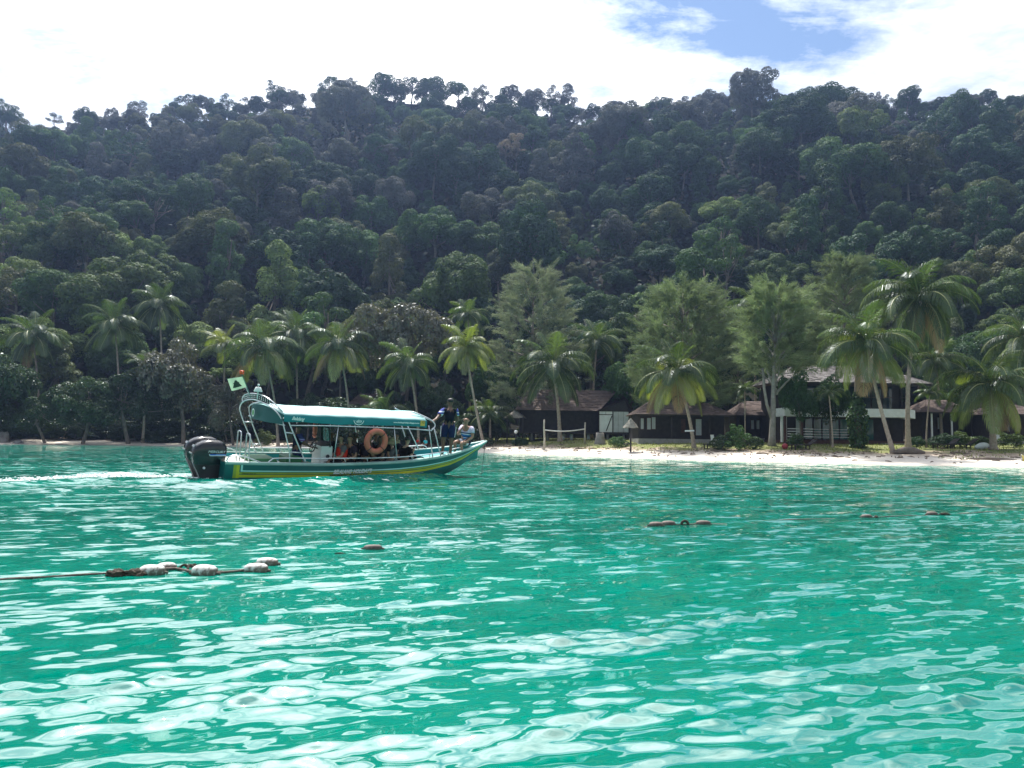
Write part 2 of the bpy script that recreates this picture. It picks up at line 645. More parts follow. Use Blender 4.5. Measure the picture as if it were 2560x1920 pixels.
def ripple(scale, kx, ky, detail):
    """small random tilt of the surface, independent of the distance it is seen from"""
    t = n.new('ShaderNodeTexNoise')
    t.inputs['Scale'].default_value = scale
    t.inputs['Detail'].default_value = detail
    t.inputs['Roughness'].default_value = 0.5
    l.new(mp.outputs[0], t.inputs['Vector'])
    sub = n.new('ShaderNodeVectorMath')
    sub.operation = 'SUBTRACT'
    l.new(t.outputs['Color'], sub.inputs[0])
    sub.inputs[1].default_value = (0.5, 0.5, 0.5)
    mul = n.new('ShaderNodeVectorMath')
    mul.operation = 'MULTIPLY'
    l.new(sub.outputs[0], mul.inputs[0])
    mul.inputs[1].default_value = (kx, ky, 0.0)
    return mul.outputs[0]


def vadd(a_, c_):
    q = n.new('ShaderNodeVectorMath')
    q.operation = 'ADD'
    l.new(a_, q.inputs[0])
    l.new(c_, q.inputs[1])
    return q.outputs[0]


geo = n.new('ShaderNodeNewGeometry')
nn = vadd(vadd(geo.outputs['Normal'], ripple(11.0, 0.45, 1.1, 2)), ripple(3.4, 0.36, 1.1, 3))
nrm = n.new('ShaderNodeVectorMath')
nrm.operation = 'NORMALIZE'
l.new(nn, nrm.inputs[0])
l.new(nrm.outputs[0], b.inputs['Normal'])
l.new(b.outputs[0], o.inputs[0])
me = np_mesh('sea_water', V, F, m, True)
sd = (WY - shore(WX)).ravel()
a = me.attributes.new('shallow', 'FLOAT', 'POINT')
a.data.foreach_set('value', np.clip(1 + sd / 13.0, 0, 1).astype(np.float32) ** 1.6 * 0.9)
dw, pw = seg_dist(WX, WY, WAKE)
wid = 0.55 + 0.045 * pw
foam = np.clip(1.15 - dw / wid, 0, 1) * np.clip(1.25 - pw / 30, 0, 1)
c_, s_ = math.cos(BOAT_TH), math.sin(BOAT_TH)
lx = (WX - BOAT_O.x) * c_ + (WY - BOAT_O.y) * s_
ly = -(WX - BOAT_O.x) * s_ + (WY - BOAT_O.y) * c_
side = np.abs(np.abs(ly) - (0.30 + 0.30 * np.clip(7.6 - lx, 0, 5)))
foam = np.maximum(foam, 0.62 * np.exp(-(side / 0.16) ** 2) * np.clip((7.6 - lx) / 0.6, 0, 1) * np.clip((lx - 1.5) / 3, 0, 1))
foam = np.maximum(foam, 0.75 * np.exp(-((WY - shore(WX) + 0.25) / 0.3) ** 2) * (0.5 + vnoise(WX, WY, 0.4, 41)))
a = me.attributes.new('foam', 'FLOAT', 'POINT')
a.data.foreach_set('value', foam.ravel().astype(np.float32))
tag(link('sea_water', me), kind='structure')

# ================================================================ vegetation
BARK = mat_plain('bark', (0.16, 0.13, 0.11), 0.9, var=0.3, nscale=4, bump=0.5, bscale=12)
BARK_PALE = mat_plain('bark_pale', (0.24, 0.22, 0.20), 0.9, var=0.25, nscale=3, bump=0.4, bscale=14)
PALM_BARK = mat_plain('palm_bark', (0.34, 0.27, 0.22), 0.9, var=0.25, nscale=5, bump=0.5, bscale=18)
LEAF = {
    'dark green': mat_leaf('leaf_dark', (0.026, 0.062, 0.024), tint=(0.045, 0.078, 0.030)),
    'green': mat_leaf('leaf_mid', (0.050, 0.102, 0.031), tint=(0.074, 0.112, 0.036)),
    'olive': mat_leaf('leaf_olive', (0.082, 0.106, 0.042)),
    'grey-brown': mat_leaf('leaf_grey', (0.096, 0.096, 0.092), tint=(0.082, 0.094, 0.074)),
    'light green': mat_leaf('leaf_light', (0.10, 0.155, 0.046), tint=(0.16, 0.18, 0.06)),
    'pale pinkish': mat_leaf('leaf_pink', (0.24, 0.185, 0.16), tint=(0.22, 0.20, 0.15)),
}


def unit(v):
    return v / np.maximum(np.linalg.norm(v, axis=-1, keepdims=True), 1e-9)


def leaf_quads(P, N, size, rng, aspect=0.6):
    """rhombic leaves at P facing N"""
    k = len(P)
    a = unit(np.cross(N, rng.normal(size=(k, 3))))
    b = np.cross(N, a)
    s = (size * rng.uniform(0.65, 1.35, k))[:, None]
    Vv = np.stack([P - a * s * 0.5, P - b * s * 0.5 * aspect + a * s * 0.05, P + a * s * 0.5, P + b * s * 0.5 * aspect + a * s * 0.05], 1)
    return Vv.reshape(-1, 3), np.arange(4 * k).reshape(k, 4)


def crown_clumps(kind, R, Ht, rng):
    """centres and radii of the foliage clumps of one crown, tree base at the origin"""
    C, r = [], []
    if kind == 'dome':
        for i in range(34):
            u = rng.normal(size=3)
            u[2] = abs(u[2]) * 0.9 - 0.15
            u /= np.linalg.norm(u)
            k = rng.uniform(0.62, 0.86)
            C.append((u[0] * R * k, u[1] * R * k, Ht - R * 1.05 + u[2] * R * k * 1.0))
            r.append(R * rng.uniform(0.20, 0.36))
        C.append((0, 0, Ht - R))
        r.append(R * 0.6)
    elif kind == 'tall':
        for i in range(34):
            h = rng.uniform(0.25, 0.97)
            w = R * (0.95 - 0.75 * max(0, h - 0.55) / 0.45) * rng.uniform(0.45, 0.85)
            a = rng.uniform(0, 6.28)
            C.append((w * math.cos(a), w * math.sin(a), Ht * h))
            r.append(R * rng.uniform(0.26, 0.42))
    elif kind == 'umbrella':
        for i in range(26):
            a, q = rng.uniform(0, 6.28), math.sqrt(rng.uniform(0.02, 1))
            C.append((R * 0.9 * q * math.cos(a), R * 0.9 * q * math.sin(a), Ht - 0.9 - 1.9 * q * q + rng.normal() * 0.35))
            r.append(R * rng.uniform(0.13, 0.23))
    elif kind == 'open':
        for i in range(22):
            u = rng.normal(size=3)
            u[2] = abs(u[2]) - 0.1
            u /= np.linalg.norm(u)
            k = rng.uniform(0.55, 0.95)
            C.append((u[0] * R * k, u[1] * R * k, Ht - R * 1.0 + u[2] * R * k))
            r.append(R * rng.uniform(0.15, 0.27))
    elif kind == 'lobed':
        for j in range(6):
            a = j * 1.05 + rng.uniform(-0.3, 0.3)
            q = R * rng.uniform(0.35, 0.62) if j else 0
            cc = np.array([q * math.cos(a), q * math.sin(a), Ht - R * rng.uniform(0.55, 0.95) + (R * 0.2 if not j else 0)])
            rr = R * rng.uniform(0.42, 0.55)
            for i in range(11):
                u = rng.normal(size=3)
                u[2] = abs(u[2]) - 0.2
                u /= np.linalg.norm(u)
                C.append(tuple(cc + u * rr * 0.75))
                r.append(rr * rng.uniform(0.32, 0.5))
    elif kind == 'layered':
        for t in range(5):
            zz = Ht * (0.42 + 0.13 * t)
            for i in range(10 - t):
                a = rng.uniform(0, 6.28)
                q = R * (1.0 - 0.13 * t) * rng.uniform(0.35, 0.95)
                C.append((q * math.cos(a), q * math.sin(a), zz + rng.normal() * 0.3))
                r.append(R * rng.uniform(0.17, 0.28))
    return np.array(C), np.array(r)


def make_crown(name, kind, R, Ht, seed, leaf=0.42, dens=1.9, flat=0.78, spread=0.33):
    rng = np.random.default_rng(seed)
    C, r = crown_clumps(kind, R, Ht, rng)
    Ps, Ns = [], []
    for c, rc in zip(C, r):
        k = int(dens * 8.5 * rc * rc / (leaf * leaf * 0.30) * 0.34)
        u = unit(rng.normal(size=(k, 3)) + np.array([0, 0, 0.5]))
        p = c + u * (rc * (0.80 + 0.26 * rng.random((k, 1)))) * np.array([1, 1, flat])
        Ps.append(p)
        Ns.append(unit(u + np.array([0, 0, 0.42]) + spread * rng.normal(size=(k, 3))))
    P, N = np.concatenate(Ps), np.concatenate(Ns)
    keep = np.ones(len(P), bool)
    for c, rc in zip(C, r):
        keep &= np.linalg.norm((P - c) / np.array([1, 1, flat]), axis=1) > rc * 0.74
    Vv, Ff = leaf_quads(P[keep], N[keep], leaf, rng)
    return np_mesh(name, Vv, Ff, None), C, r


def make_trunk(name, C, r, Ht, base_r, seed, limbs=9, bend=0.4, fork=0.45):
    rng = np.random.default_rng(seed + 500)
    b = MB()
    mid = np.array([rng.normal() * bend, rng.normal() * bend, Ht * fork])
    top = np.array([rng.normal() * bend, rng.normal() * bend, Ht * 0.82])
    b.tube([(0, 0, -2.5), (0, 0, 0), tuple(mid * 0.5 + np.array([0.1, 0, 0])), tuple(mid), tuple((mid + top) / 2), tuple(top)],
           [base_r * 1.5, base_r * 1.15, base_r * 0.9, base_r * 0.75, base_r * 0.5, base_r * 0.2], 7)
    order = rng.permutation(len(C))[:limbs]
    for i in order:
        e = C[i]
        s = mid + (top - mid) * rng.uniform(0, 0.6)
        m_ = (s + e) / 2 + np.array([0, 0, -0.06 * np.linalg.norm(e - s)]) + rng.normal(size=3) * 0.2
        b.tube([tuple(s), tuple(m_), tuple(e)], [base_r * 0.42, base_r * 0.28, base_r * 0.1], 5)
    me = bpy.data.meshes.new(name)
    me.from_pydata(b.v, [], b.f)
    me.polygons.foreach_set('use_smooth', b.sm)
    me.update()
    return me


FOREST = []      # crown mesh, trunk mesh, crown radius, height, word for the shape
for i, (kind, R, Ht, word) in enumerate([
        ('dome', 5.4, 13.5, 'round-crowned'), ('dome', 4.6, 12.0, 'round-crowned'), ('dome', 6.2, 15.0, 'round-crowned'),
        ('lobed', 6.8, 15.0, 'many-lobed'), ('lobed', 5.6, 13.0, 'many-lobed'), ('lobed', 7.4, 16.5, 'many-lobed'),
        ('tall', 3.9, 15.5, 'tall narrow'), ('tall', 3.4, 13.5, 'tall narrow'),
        ('open', 5.2, 13.0, 'open gappy'), ('open', 4.4, 12.0, 'open gappy'),
        ('umbrella', 6.0, 13.0, 'flat-topped'), ('umbrella', 5.0, 14.0, 'flat-topped'),
        ('layered', 4.8, 12.5, 'tiered')]):
    cm, C, r = make_crown('crown', kind, R, Ht, 40 + i, leaf=0.38 if kind in ('dome', 'lobed') else 0.36,
                          dens=2.3 if kind in ('open', 'umbrella') else 2.7)
    tm = make_trunk('trunk', C, r, Ht, 0.30, i, limbs=14 if kind in ('open', 'umbrella') else 8, fork=0.42)
    cm.materials.append(LEAF['green'])
    tm.materials.append(BARK)
    FOREST.append((cm, tm, R, Ht, word))


def plant_tree(cm, tm, loc, s, rz, colour, label, group, cat='tree', name='forest_tree', sz=None):
    e = empty(name, loc, rz)
    fx = 0.82 + 0.4 * ((rz * 7.3) % 1.0)
    e.scale = (s * fx, s * (2.0 - fx), sz or s)
    e.rotation_euler = (0.14 * math.sin(rz * 5.1), 0.14 * math.sin(rz * 9.7), rz)
    t = link('trunk', tm, e)
    c = link('crown', cm, e)
    c.material_slots[0].link = 'OBJECT'
    c.material_slots[0].material = LEAF[colour]
    tag(e, label, cat, group)
    return e


rng = np.random.default_rng(77)
COLS = ['dark green', 'green', 'olive', 'grey-brown', 'light green']
sites = []
# trees standing along the skyline, placed where the ridge shows them
for px, py, v, colr, s in [
        (20, 250, 8, 'dark green', 0.8), (140, 285, 9, 'dark green', 0.5), (212, 272, 1, 'dark green', 0.8), (275, 268, 9, 'grey-brown', 0.6), (345, 252, 8, 'grey-brown', 0.6),
        (475, 240, 10, 'dark green', 0.62), (425, 262, 9, 'olive', 0.6), (565, 240, 8, 'dark green', 0.62), (610, 246, 9, 'grey-brown', 0.55), (690, 203, 8, 'dark green', 0.75), (730, 226, 9, 'dark green', 0.6),
        (828, 186, 8, 'dark green', 0.7), (888, 196, 9, 'grey-brown', 0.7), (955, 182, 0, 'dark green', 0.85), (1030, 191, 9, 'dark green', 0.75), (1088, 190, 1, 'dark green', 0.75),
        (1150, 208, 4, 'green', 0.7), (1210, 218, 9, 'grey-brown', 0.75), (1275, 216, 0, 'grey-brown', 0.7), (1340, 222, 1, 'grey-brown', 0.7),
        (1375, 218, 8, 'grey-brown', 0.75), (1425, 216, 7, 'grey-brown', 0.75), (1485, 262, 1, 'dark green', 0.6), (1545, 250, 0, 'grey-brown', 0.72), (1635, 247, 8, 'dark green', 0.62),
        (1700, 252, 1, 'olive', 0.6), (1765, 232, 4, 'grey-brown', 0.65), (1850, 221, 1, 'dark green', 0.85), (1905, 260, 7, 'grey-brown', 0.6), (1960, 236, 4, 'dark green', 0.65),
        (2030, 214, 5, 'dark green', 0.8), (2110, 234, 4, 'grey-brown', 0.65), (2180, 230, 9, 'grey-brown', 0.65), (2265, 219, 0, 'dark green', 0.78), (2330, 248, 1, 'grey-brown', 0.65),
        (2390, 238, 10, 'grey-brown', 0.75), (2460, 230, 4, 'dark green', 0.7), (2530, 238, 11, 'grey-brown', 0.72)]:
    Y = Y_RIDGE + rng.uniform(-6, 3)
    p = at(px, py, Y)
    cm, tm, R, Ht, w = FOREST[v]
    sites.append((p[0], Y, p[2] - Ht * s * 0.98, v, s, colr, True))
# the slope
step = 6.0
yy = 92.0
row = 0
while yy < Y_RIDGE + 16:
    xx = -0.72 * yy - 12 + (row % 2) * step / 2
    while xx < 0.72 * yy + 12:
        x, y = xx + rng.uniform(-2.4, 2.4), yy + rng.uniform(-2.2, 2.2)
        xx += step
        if y < foot(x) + 1.0:
            continue
        v = int(rng.choice([0, 1, 2, 3, 4, 5, 6, 7, 8, 9, 11, 12], p=[.10, .09, .07, .13, .12, .09, .09, .09, .07, .05, .03, .07]))
        # patches of alike trees: neighbours tend to share a colour
        k = vnoise(np.array([x]), np.array([y]), 0.06, 51)[0] + rng.normal() * 0.22
        colr = COLS[0] if k < -0.10 else COLS[1] if k < 0.12 else COLS[2] if k < 0.26 else COLS[3] if (k < 0.44 or y > 175) else COLS[4]
        if y > 140 and rng.random() < 0.09:
            colr = 'grey-brown'
        if y < 140:
            k += 0.09
            colr = COLS[0] if k < -0.10 else COLS[1] if k < 0.14 else COLS[2] if k < 0.30 else COLS[4]
        s = 0.44 + 0.66 * rng.random() ** 2.0
        if y > Y_RIDGE - 26:
            s = min(s, 0.50)
        sites.append((x, y, gz(x, y) - 0.4, v, s, colr, False))
    yy += step * 0.90
    row += 1
SKY_N = sum(1 for t in sites if t[6])
slope_sites = [t for t in sites if not t[6]]
# apparent size decides which are single things
slope_sites.sort(key=lambda t: -(FOREST[t[3]][2] * t[4] / t[1]) * (0.4 if abs(t[0]) > 0.67 * t[1] else 1.0))
HSZ = 1.08
for i, (x, y, z, v, s, colr, sky) in enumerate([t for t in sites if t[6]] + slope_sites):
    if i >= 298:
        break
    cm, tm, R, Ht, w = FOREST[v]
    band = 'near the foot of the forested hill' if y < 125 else 'halfway up the forested hill' if y < 165 else 'high on the forested hill'
    big = 'large ' if R * s > 4.6 else 'small ' if R * s < 3.0 else 'mid-sized '
    w = ('' if sky else big) + w
    where = 'standing out on the skyline of the hill' if sky else band
    plant_tree(cm, tm, (x, y, z), s, rng.uniform(0, 6.28), colr, f'{w} {colr} tree {where}', f'{w} {colr} trees ' + ('on the skyline' if sky else band), sz=s if sky else s * rng.uniform(0.85, 1.25))
REST = slope_sites[298 - SKY_N:]
# the other, smaller-looking trees of the same forest: one object, its crowns instanced on points
src_col = bpy.data.collections.new('forest_sources')
src_ids = {}
for (x, y, z, v, s, colr, sky) in REST:
    if (v, colr) not in src_ids:
        src_ids[(v, colr)] = None
for q, key in enumerate(sorted(src_ids)):
    src_ids[key] = q
    cm, tm, R, Ht, w = FOREST[key[0]]
    so_ = bpy.data.objects.new(f'crown_source_{q:03d}', cm)
    src_col.objects.link(so_)
    so_.material_slots[0].link = 'OBJECT'
    so_.material_slots[0].material = LEAF[key[1]]
me = bpy.data.meshes.new('hillside_forest')
me.from_pydata([(t[0], t[1], t[2]) for t in REST], [], [])
for nm, ty, vals in (('pick', 'INT', [src_ids[(t[3], t[5])] for t in REST]), ('spin', 'FLOAT', [rng.uniform(0, 6.28) for t in REST]), ('size', 'FLOAT', [t[4] for t in REST])):
    at_ = me.attributes.new(nm, ty, 'POINT')
    at_.data.foreach_set('value', vals)
hf = link('hillside_forest', me)
ng = bpy.data.node_groups.new('forest', 'GeometryNodeTree')
ng.interface.new_socket('Geometry', in_out='INPUT', socket_type='NodeSocketGeometry')
ng.interface.new_socket('Geometry', in_out='OUTPUT', socket_type='NodeSocketGeometry')
gi, go_ = ng.nodes.new('NodeGroupInput'), ng.nodes.new('NodeGroupOutput')
iop = ng.nodes.new('GeometryNodeInstanceOnPoints')
ci = ng.nodes.new('GeometryNodeCollectionInfo')
ci.inputs['Collection'].default_value = src_col
ci.inputs['Separate Children'].default_value = True
ci.inputs['Reset Children'].default_value = True
iop.inputs['Pick Instance'].default_value = True


def named(nm, ty):
    q = ng.nodes.new('GeometryNodeInputNamedAttribute')
    q.data_type = ty
    q.inputs['Name'].default_value = nm
    return q.outputs[0]


cx_, cs_ = ng.nodes.new('ShaderNodeCombineXYZ'), ng.nodes.new('ShaderNodeCombineXYZ')
ng.links.new(named('spin', 'FLOAT'), cx_.inputs[2])
sz_ = named('size', 'FLOAT')
mu = ng.nodes.new('ShaderNodeMath')
mu.operation = 'MULTIPLY'
mu.inputs[1].default_value = HSZ  # a little taller than wide
ng.links.new(sz_, mu.inputs[0])
ng.links.new(sz_, cs_.inputs[0])
ng.links.new(sz_, cs_.inputs[1])
ng.links.new(mu.outputs[0], cs_.inputs[2])
ng.links.new(gi.outputs[0], iop.inputs['Points'])
ng.links.new(ci.outputs[0], iop.inputs['Instance'])
ng.links.new(named('pick', 'INT'), iop.inputs['Instance Index'])
ng.links.new(cx_.outputs[0], iop.inputs['Rotation'])
ng.links.new(cs_.outputs[0], iop.inputs['Scale'])
ng.links.new(iop.outputs[0], go_.inputs[0])
md = hf.modifiers.new('forest', 'NODES')
md.node_group = ng
tag(hf, 'far and smaller trees of the dense forest covering the hill', 'forest', kind='stuff')
# undergrowth between the trunks
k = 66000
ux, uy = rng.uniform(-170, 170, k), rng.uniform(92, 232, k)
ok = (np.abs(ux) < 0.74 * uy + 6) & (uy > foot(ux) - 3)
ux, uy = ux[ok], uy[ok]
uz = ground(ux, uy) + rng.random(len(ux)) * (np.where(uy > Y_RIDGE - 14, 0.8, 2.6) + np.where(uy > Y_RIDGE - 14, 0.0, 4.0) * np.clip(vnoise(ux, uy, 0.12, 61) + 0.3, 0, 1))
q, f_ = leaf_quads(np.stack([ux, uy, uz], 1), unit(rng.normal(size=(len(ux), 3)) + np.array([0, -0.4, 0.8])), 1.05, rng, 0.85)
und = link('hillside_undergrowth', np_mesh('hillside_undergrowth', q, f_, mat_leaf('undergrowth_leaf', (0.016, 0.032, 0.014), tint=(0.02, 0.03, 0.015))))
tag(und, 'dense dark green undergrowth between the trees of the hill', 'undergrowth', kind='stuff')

# pale bare snag on the slope and one pale pinkish tree
p = at(482, 538, 150)
b = MB()
b.tube([(0, 0, -6), (0.1, 0, 0), (-0.1, 0, 2.2), (0.05, 0, 4.2)], [0.2, 0.17, 0.14, 0.08], 7)
b.tube([(-0.08, 0, 2.4), (-0.45, 0, 3.6), (-0.5, 0, 4.4)], [0.09, 0.06, 0.03], 6)
b.tube([(0.0, 0, 3.2), (0.4, 0.1, 3.9), (0.45, 0.1, 4.6)], [0.07, 0.05, 0.02], 6)
e = empty('dead_tree', p)
b.build('trunk', mat_plain('dead_wood', (0.62, 0.56, 0.50), 0.9), e)
tag(e, 'bare pale dead trunk sticking up from the slope', 'dead tree')
p = at(1290, 345, 172)
cm, tm, R, Ht, w = FOREST[8]
plant_tree(cm, tm, (p[0], p[1], p[2] - Ht * 0.75), 0.8, 1.2, 'pale pinkish', 'pale pinkish half-bare tree high on the slope', None)
plant_tree(FOREST[9][0], FOREST[9][1], (p[0] - 5.5, p[1] - 5, p[2] - 13.5), 0.6, 2.2, 'pale pinkish', 'small straw-coloured tree below the pinkish half-bare one', None)

# ---------------------------------------------------------------- coconut palms
FROND_G = mat_leaf('palm_leaf', (0.060, 0.100, 0.027), transl=0.36, gloss=0.045, rough=0.35, tint=(0.09, 0.11, 0.03), nscale=0.8)
FROND_Y = mat_leaf('palm_leaf_yellow', (0.14, 0.18, 0.030), transl=0.4, gloss=0.07, rough=0.35, tint=(0.26, 0.24, 0.05), nscale=0.8)
FROND_B = mat_leaf('palm_leaf_dry', (0.26, 0.17, 0.07), transl=0.3, gloss=0.05, tint=(0.30, 0.15, 0.05), nscale=0.8)
RACHIS = mat_plain('palm_rachis', (0.26, 0.27, 0.10), 0.5)


def frond_mesh(a0, bend, droop, seed, L=1.0, n=54):
    """one feather leaf along +x, unit length, first angle a0 above the horizon"""
    rng = np.random.default_rng(seed)
    b = MB()
    pts, ang = [Vector((0, 0, 0))], []
    k = 16
    for i in range(k):
        t = i / k
        a = a0 - bend * t ** 1.25
        ang.append(a)
        pts.append(pts[-1] + Vector((math.cos(a), 0.02 * math.sin(seed + 4 * t), math.sin(a))) * (L / k))
    b.tube(pts, [0.014 * (1 - 0.85 * i / k) for i in range(k + 1)], 5, mi=1)
    for i in range(n):
        t = 0.10 + 0.90 * (i + 0.5) / n
        q = t * k
        j = min(int(q), k - 1)
        p = pts[j].lerp(pts[j + 1], q - j)
        a = ang[j]
        tan = Vector((math.cos(a), 0, math.sin(a)))
        nor = Vector((-math.sin(a), 0, math.cos(a)))
        ll = 0.29 * L * (math.sin(math.pi * min(1, 0.16 + 0.86 * t)) ** 0.6 + 0.12)
        for sd in (-1, 1):
            l2 = ll * rng.uniform(0.85, 1.12)
            fw = 0.35 + 0.75 * t + rng.normal() * 0.07
            dr = droop * rng.uniform(0.7, 1.25)
            d1 = (Vector((0, sd, 0)) * 1.0 + tan * fw + nor * 0.15).normalized()
            d2 = (d1 + Vector((0, 0, -dr))).normalized()
            d3 = (d1 * 0.5 + Vector((0, 0, -1.6 * dr))).normalized()
            w = 0.0056 * L
            wv = (tan - d1 * tan.dot(d1)).normalized() * w
            p1 = p + d1 * l2 * 0.3
            p2 = p1 + d2 * l2 * 0.38
            p3 = p2 + d3 * l2 * 0.32
            b.add([p - wv * 0.6, p + wv * 0.6, p1 + wv, p1 - wv, p2 + wv * 0.8, p2 - wv * 0.8, p3], [(0, 1, 2, 3), (3, 2, 4, 5), (5, 4, 6)])
    me = bpy.data.meshes.new('frond')
    me.from_pydata([tuple(v) for v in b.v], [], b.f)
    me.polygons.foreach_set('material_index', b.mi)
    me.materials.append(FROND_G)
    me.materials.append(RACHIS)
    me.update()
    return me


R_ = math.radians
FRONDS = [frond_mesh(R_(82), R_(38), 0.3, 1), frond_mesh(R_(70), R_(78), 0.5, 2), frond_mesh(R_(54), R_(108), 0.9, 3), frond_mesh(R_(36), R_(112), 1.2, 4),
          frond_mesh(R_(16), R_(98), 1.4, 5), frond_mesh(R_(-6), R_(80), 1.6, 6), frond_mesh(R_(-34), R_(48), 1.6, 7), frond_mesh(R_(62), R_(120), 0.7, 8),
          frond_mesh(R_(-60), R_(25), 1.2, 9)]
COCO = mat_plain('coconut', (0.16, 0.13, 0.05), 0.6)
_cb = MB().lathe([(0.02, -0.14), (0.09, -0.10), (0.12, 0.0), (0.09, 0.10), (0.02, 0.14)], 8)
COCO_ME = bpy.data.meshes.new('coconut')
COCO_ME.from_pydata(_cb.v, [], _cb.f)
COCO_ME.materials.append(COCO)
COCO_ME.polygons.foreach_set('use_smooth', _cb.sm)


def palm(base, top, R, label, nf=21, seed=0, mix='g', upright=0.5, trunk_r=0.15, lean=0.3, nuts=0, group=None, spin=None):
    """base and top in the world; R = frond length"""
    rng = np.random.default_rng(900 + seed)
    e = empty('coconut_palm', base)
    base, top = Vector(base), Vector(top)
    d = top - base
    side = Vector((d.x, d.y, 0)) * -lean
    pts, rad = [], []
    k = 44
    for i in range(k + 1):
        t = i / k
        pts.append(d * t + side * (math.sin(math.pi * t) * 0.55) + Vector((0, 0, 0)))
        rr = trunk_r * (1.0 - 0.42 * t) * (1 + 0.55 * math.exp(-t * 16))
        rad.append(rr * (1.07 if i % 2 else 0.95))
    pts[0] = Vector((pts[0].x, pts[0].y, -0.4))
    MB().tube(pts, rad, 9).build('trunk', PALM_BARK, e)
    order = [0, 0, 1, 7, 1, 2, 7, 2, 3, 2, 3, 3, 4, 3, 4, 4, 5, 4, 5, 5, 6, 6, 5, 6, 5, 6, 4, 5, 8, 6, 3, 8][:nf + 4]
    for i, v in enumerate(order):
        f = link('frond', FRONDS[v], e)
        f.location = d + Vector((0, 0, 0.02 * i - 0.25))
        a = i * 2.399963 + rng.uniform(-0.25, 0.25) + (spin or 0)
        s = R * rng.uniform(1.0, 1.22) * (0.82 if v in (0,) else 1.0)
        f.rotation_euler = (rng.uniform(-0.25, 0.25), rng.uniform(-0.12, 0.12), a)
        f.scale = (s, s, s)
        if mix == 'y' or (v >= 6 and mix in ('m', 'y')) or (mix == 'd' and v >= 5):
            f.material_slots[0].link = 'OBJECT'
            f.material_slots[0].material = FROND_B if (v == 8 or (v == 6 and mix == 'd' and rng.random() < 0.5)) else FROND_Y
        elif v == 8:
            f.material_slots[0].link = 'OBJECT'
            f.material_slots[0].material = FROND_B
    for i in range(nuts):
        c = link('coconut', COCO_ME, e)
        a = i * 1.3 + seed
        c.location = d + Vector((0.22 * math.cos(a), 0.22 * math.sin(a), -0.42 - 0.1 * (i % 2)))
    tag(e, label, 'palm', group or 'coconut palms along the beach')
    return e


def palm_px(crown, foot_px, Y, rpx, label, **k):
    """palm from its crown centre and trunk foot as seen in the photo, at distance Y"""
    t = at(crown[0], crown[1], Y)
    fx = at(foot_px, crown[1], Y)[0]
    b_ = Vector((fx, Y, gz(fx, Y)))
    return palm(b_, t, rpx * Y / FPX, label, **k)


palm_px((82, 842), 112, 93, 92, 'dark drooping coconut palm at the foot of the forested slope beside the grey rock', seed=1, nf=25)
palm_px((287, 812), 312, 95, 84, 'coconut palm with a pale crown above a dark shoreline bush', seed=2, nf=22)
palm_px((398, 765), 418, 100, 80, 'greyish coconut palm standing higher up against the dark forest', seed=3, nf=22)
palm_px((368, 920), 366, 90, 66, 'short ragged coconut palm sunk among dark shoreline bushes', seed=4, nf=16)
palm_px((562, 868), 566, 92, 74, 'bright upright coconut palm between two shoreline trees', seed=5, nf=13, mix='y')
palm_px((660, 875), 704, 88, 112, 'broad coconut palm whose trunk leans behind the stern of the boat', seed=6, nf=24, mix='d', nuts=4)
palm_px((738, 836), 752, 92, 92, 'coconut palm with a thin straight trunk behind the boat canopy', seed=7, nf=22)
palm_px((848, 866), 884, 86, 98, 'coconut palm leaning towards the brown ribbed roof behind the boat canopy', seed=8, nf=24, mix='d', nuts=3)
palm_px((1022, 912), 1052, 80, 86, 'dark coconut palm with hidden trunk beside the speckled shore tree', seed=9, nf=22)
palm_px((1165, 872), 1214, 77, 84, 'yellow-green coconut palm with a long trunk leaning right down to the sand', seed=10, nf=24, mix='y', lean=-0.1, nuts=3)
palm_px((1382, 915), 1402, 76, 112, 'coconut palm with a straight pale trunk in front of the dark brown hut', seed=11, nf=22, trunk_r=0.2)
palm_px((1492, 858), 1480, 86, 84, 'thin dark coconut palm rising behind the hut roof', seed=12, nf=19)
palm_px((1690, 935), 1735, 62, 116, 'drooping coconut palm with a curved trunk and a pale board nailed to it', seed=13, nf=25, mix='d', lean=0.25, nuts=5)
palm_px((2168, 862), 2228, 54.5, 136, 'large coconut palm with a pale ringed trunk on the sand before the white balcony', seed=14, nf=28, mix='m', lean=-0.15, nuts=5)
palm_px((2298, 745), 2262, 59, 142, 'tallest coconut palm, its long trunk crossing the white balcony', seed=15, nf=28, trunk_r=0.18, lean=0.6, nuts=4)
palm_px((2338, 905), 2350, 72, 84, 'coconut palm half hidden behind the tallest one', seed=16, nf=20)
palm_px((2478, 965), 2478, 57, 128, 'bushy coconut palm with a short thick dark trunk by the loungers', seed=17, nf=28, mix='m', trunk_r=0.24, nuts=4)
palm_px((2560, 850), 2575, 64, 120, 'coconut palm with a high crown over the chalet with the white wall', seed=18, nf=23)
palm_px((2072, 985), 2080, 60, 44, 'small dark young palm before the white railings', seed=19, nf=13, trunk_r=0.07)
palm_px((2325, 985), 2312, 60, 46, 'small young palm right of the white column', seed=20, nf=13, trunk_r=0.07)
palm_px((960, 1035), 955, 78, 80, 'low young palm with arching pale fronds behind the boat canopy', seed=21, nf=14)
palm_px((1225, 1040), 1226, 80, 70, 'low young palm behind the bow of the boat', seed=22, nf=13)
palm_px((1142, 1055), 1140, 84, 60, 'low palm clump behind the person standing on the bow', seed=23, nf=12)
palm_px((1862, 975), 1862, 66, 40, 'thin small palm before the second chalet roof', seed=24, nf=10, trunk_r=0.06)
palm_px((1890, 772), 1886, 88, 88, 'coconut palm peeping out between two feathery trees', seed=25, nf=18)
palm_px((1170, 790), 1180, 92, 66, 'coconut palm tip showing above the yellow-green palm', seed=26, nf=16)

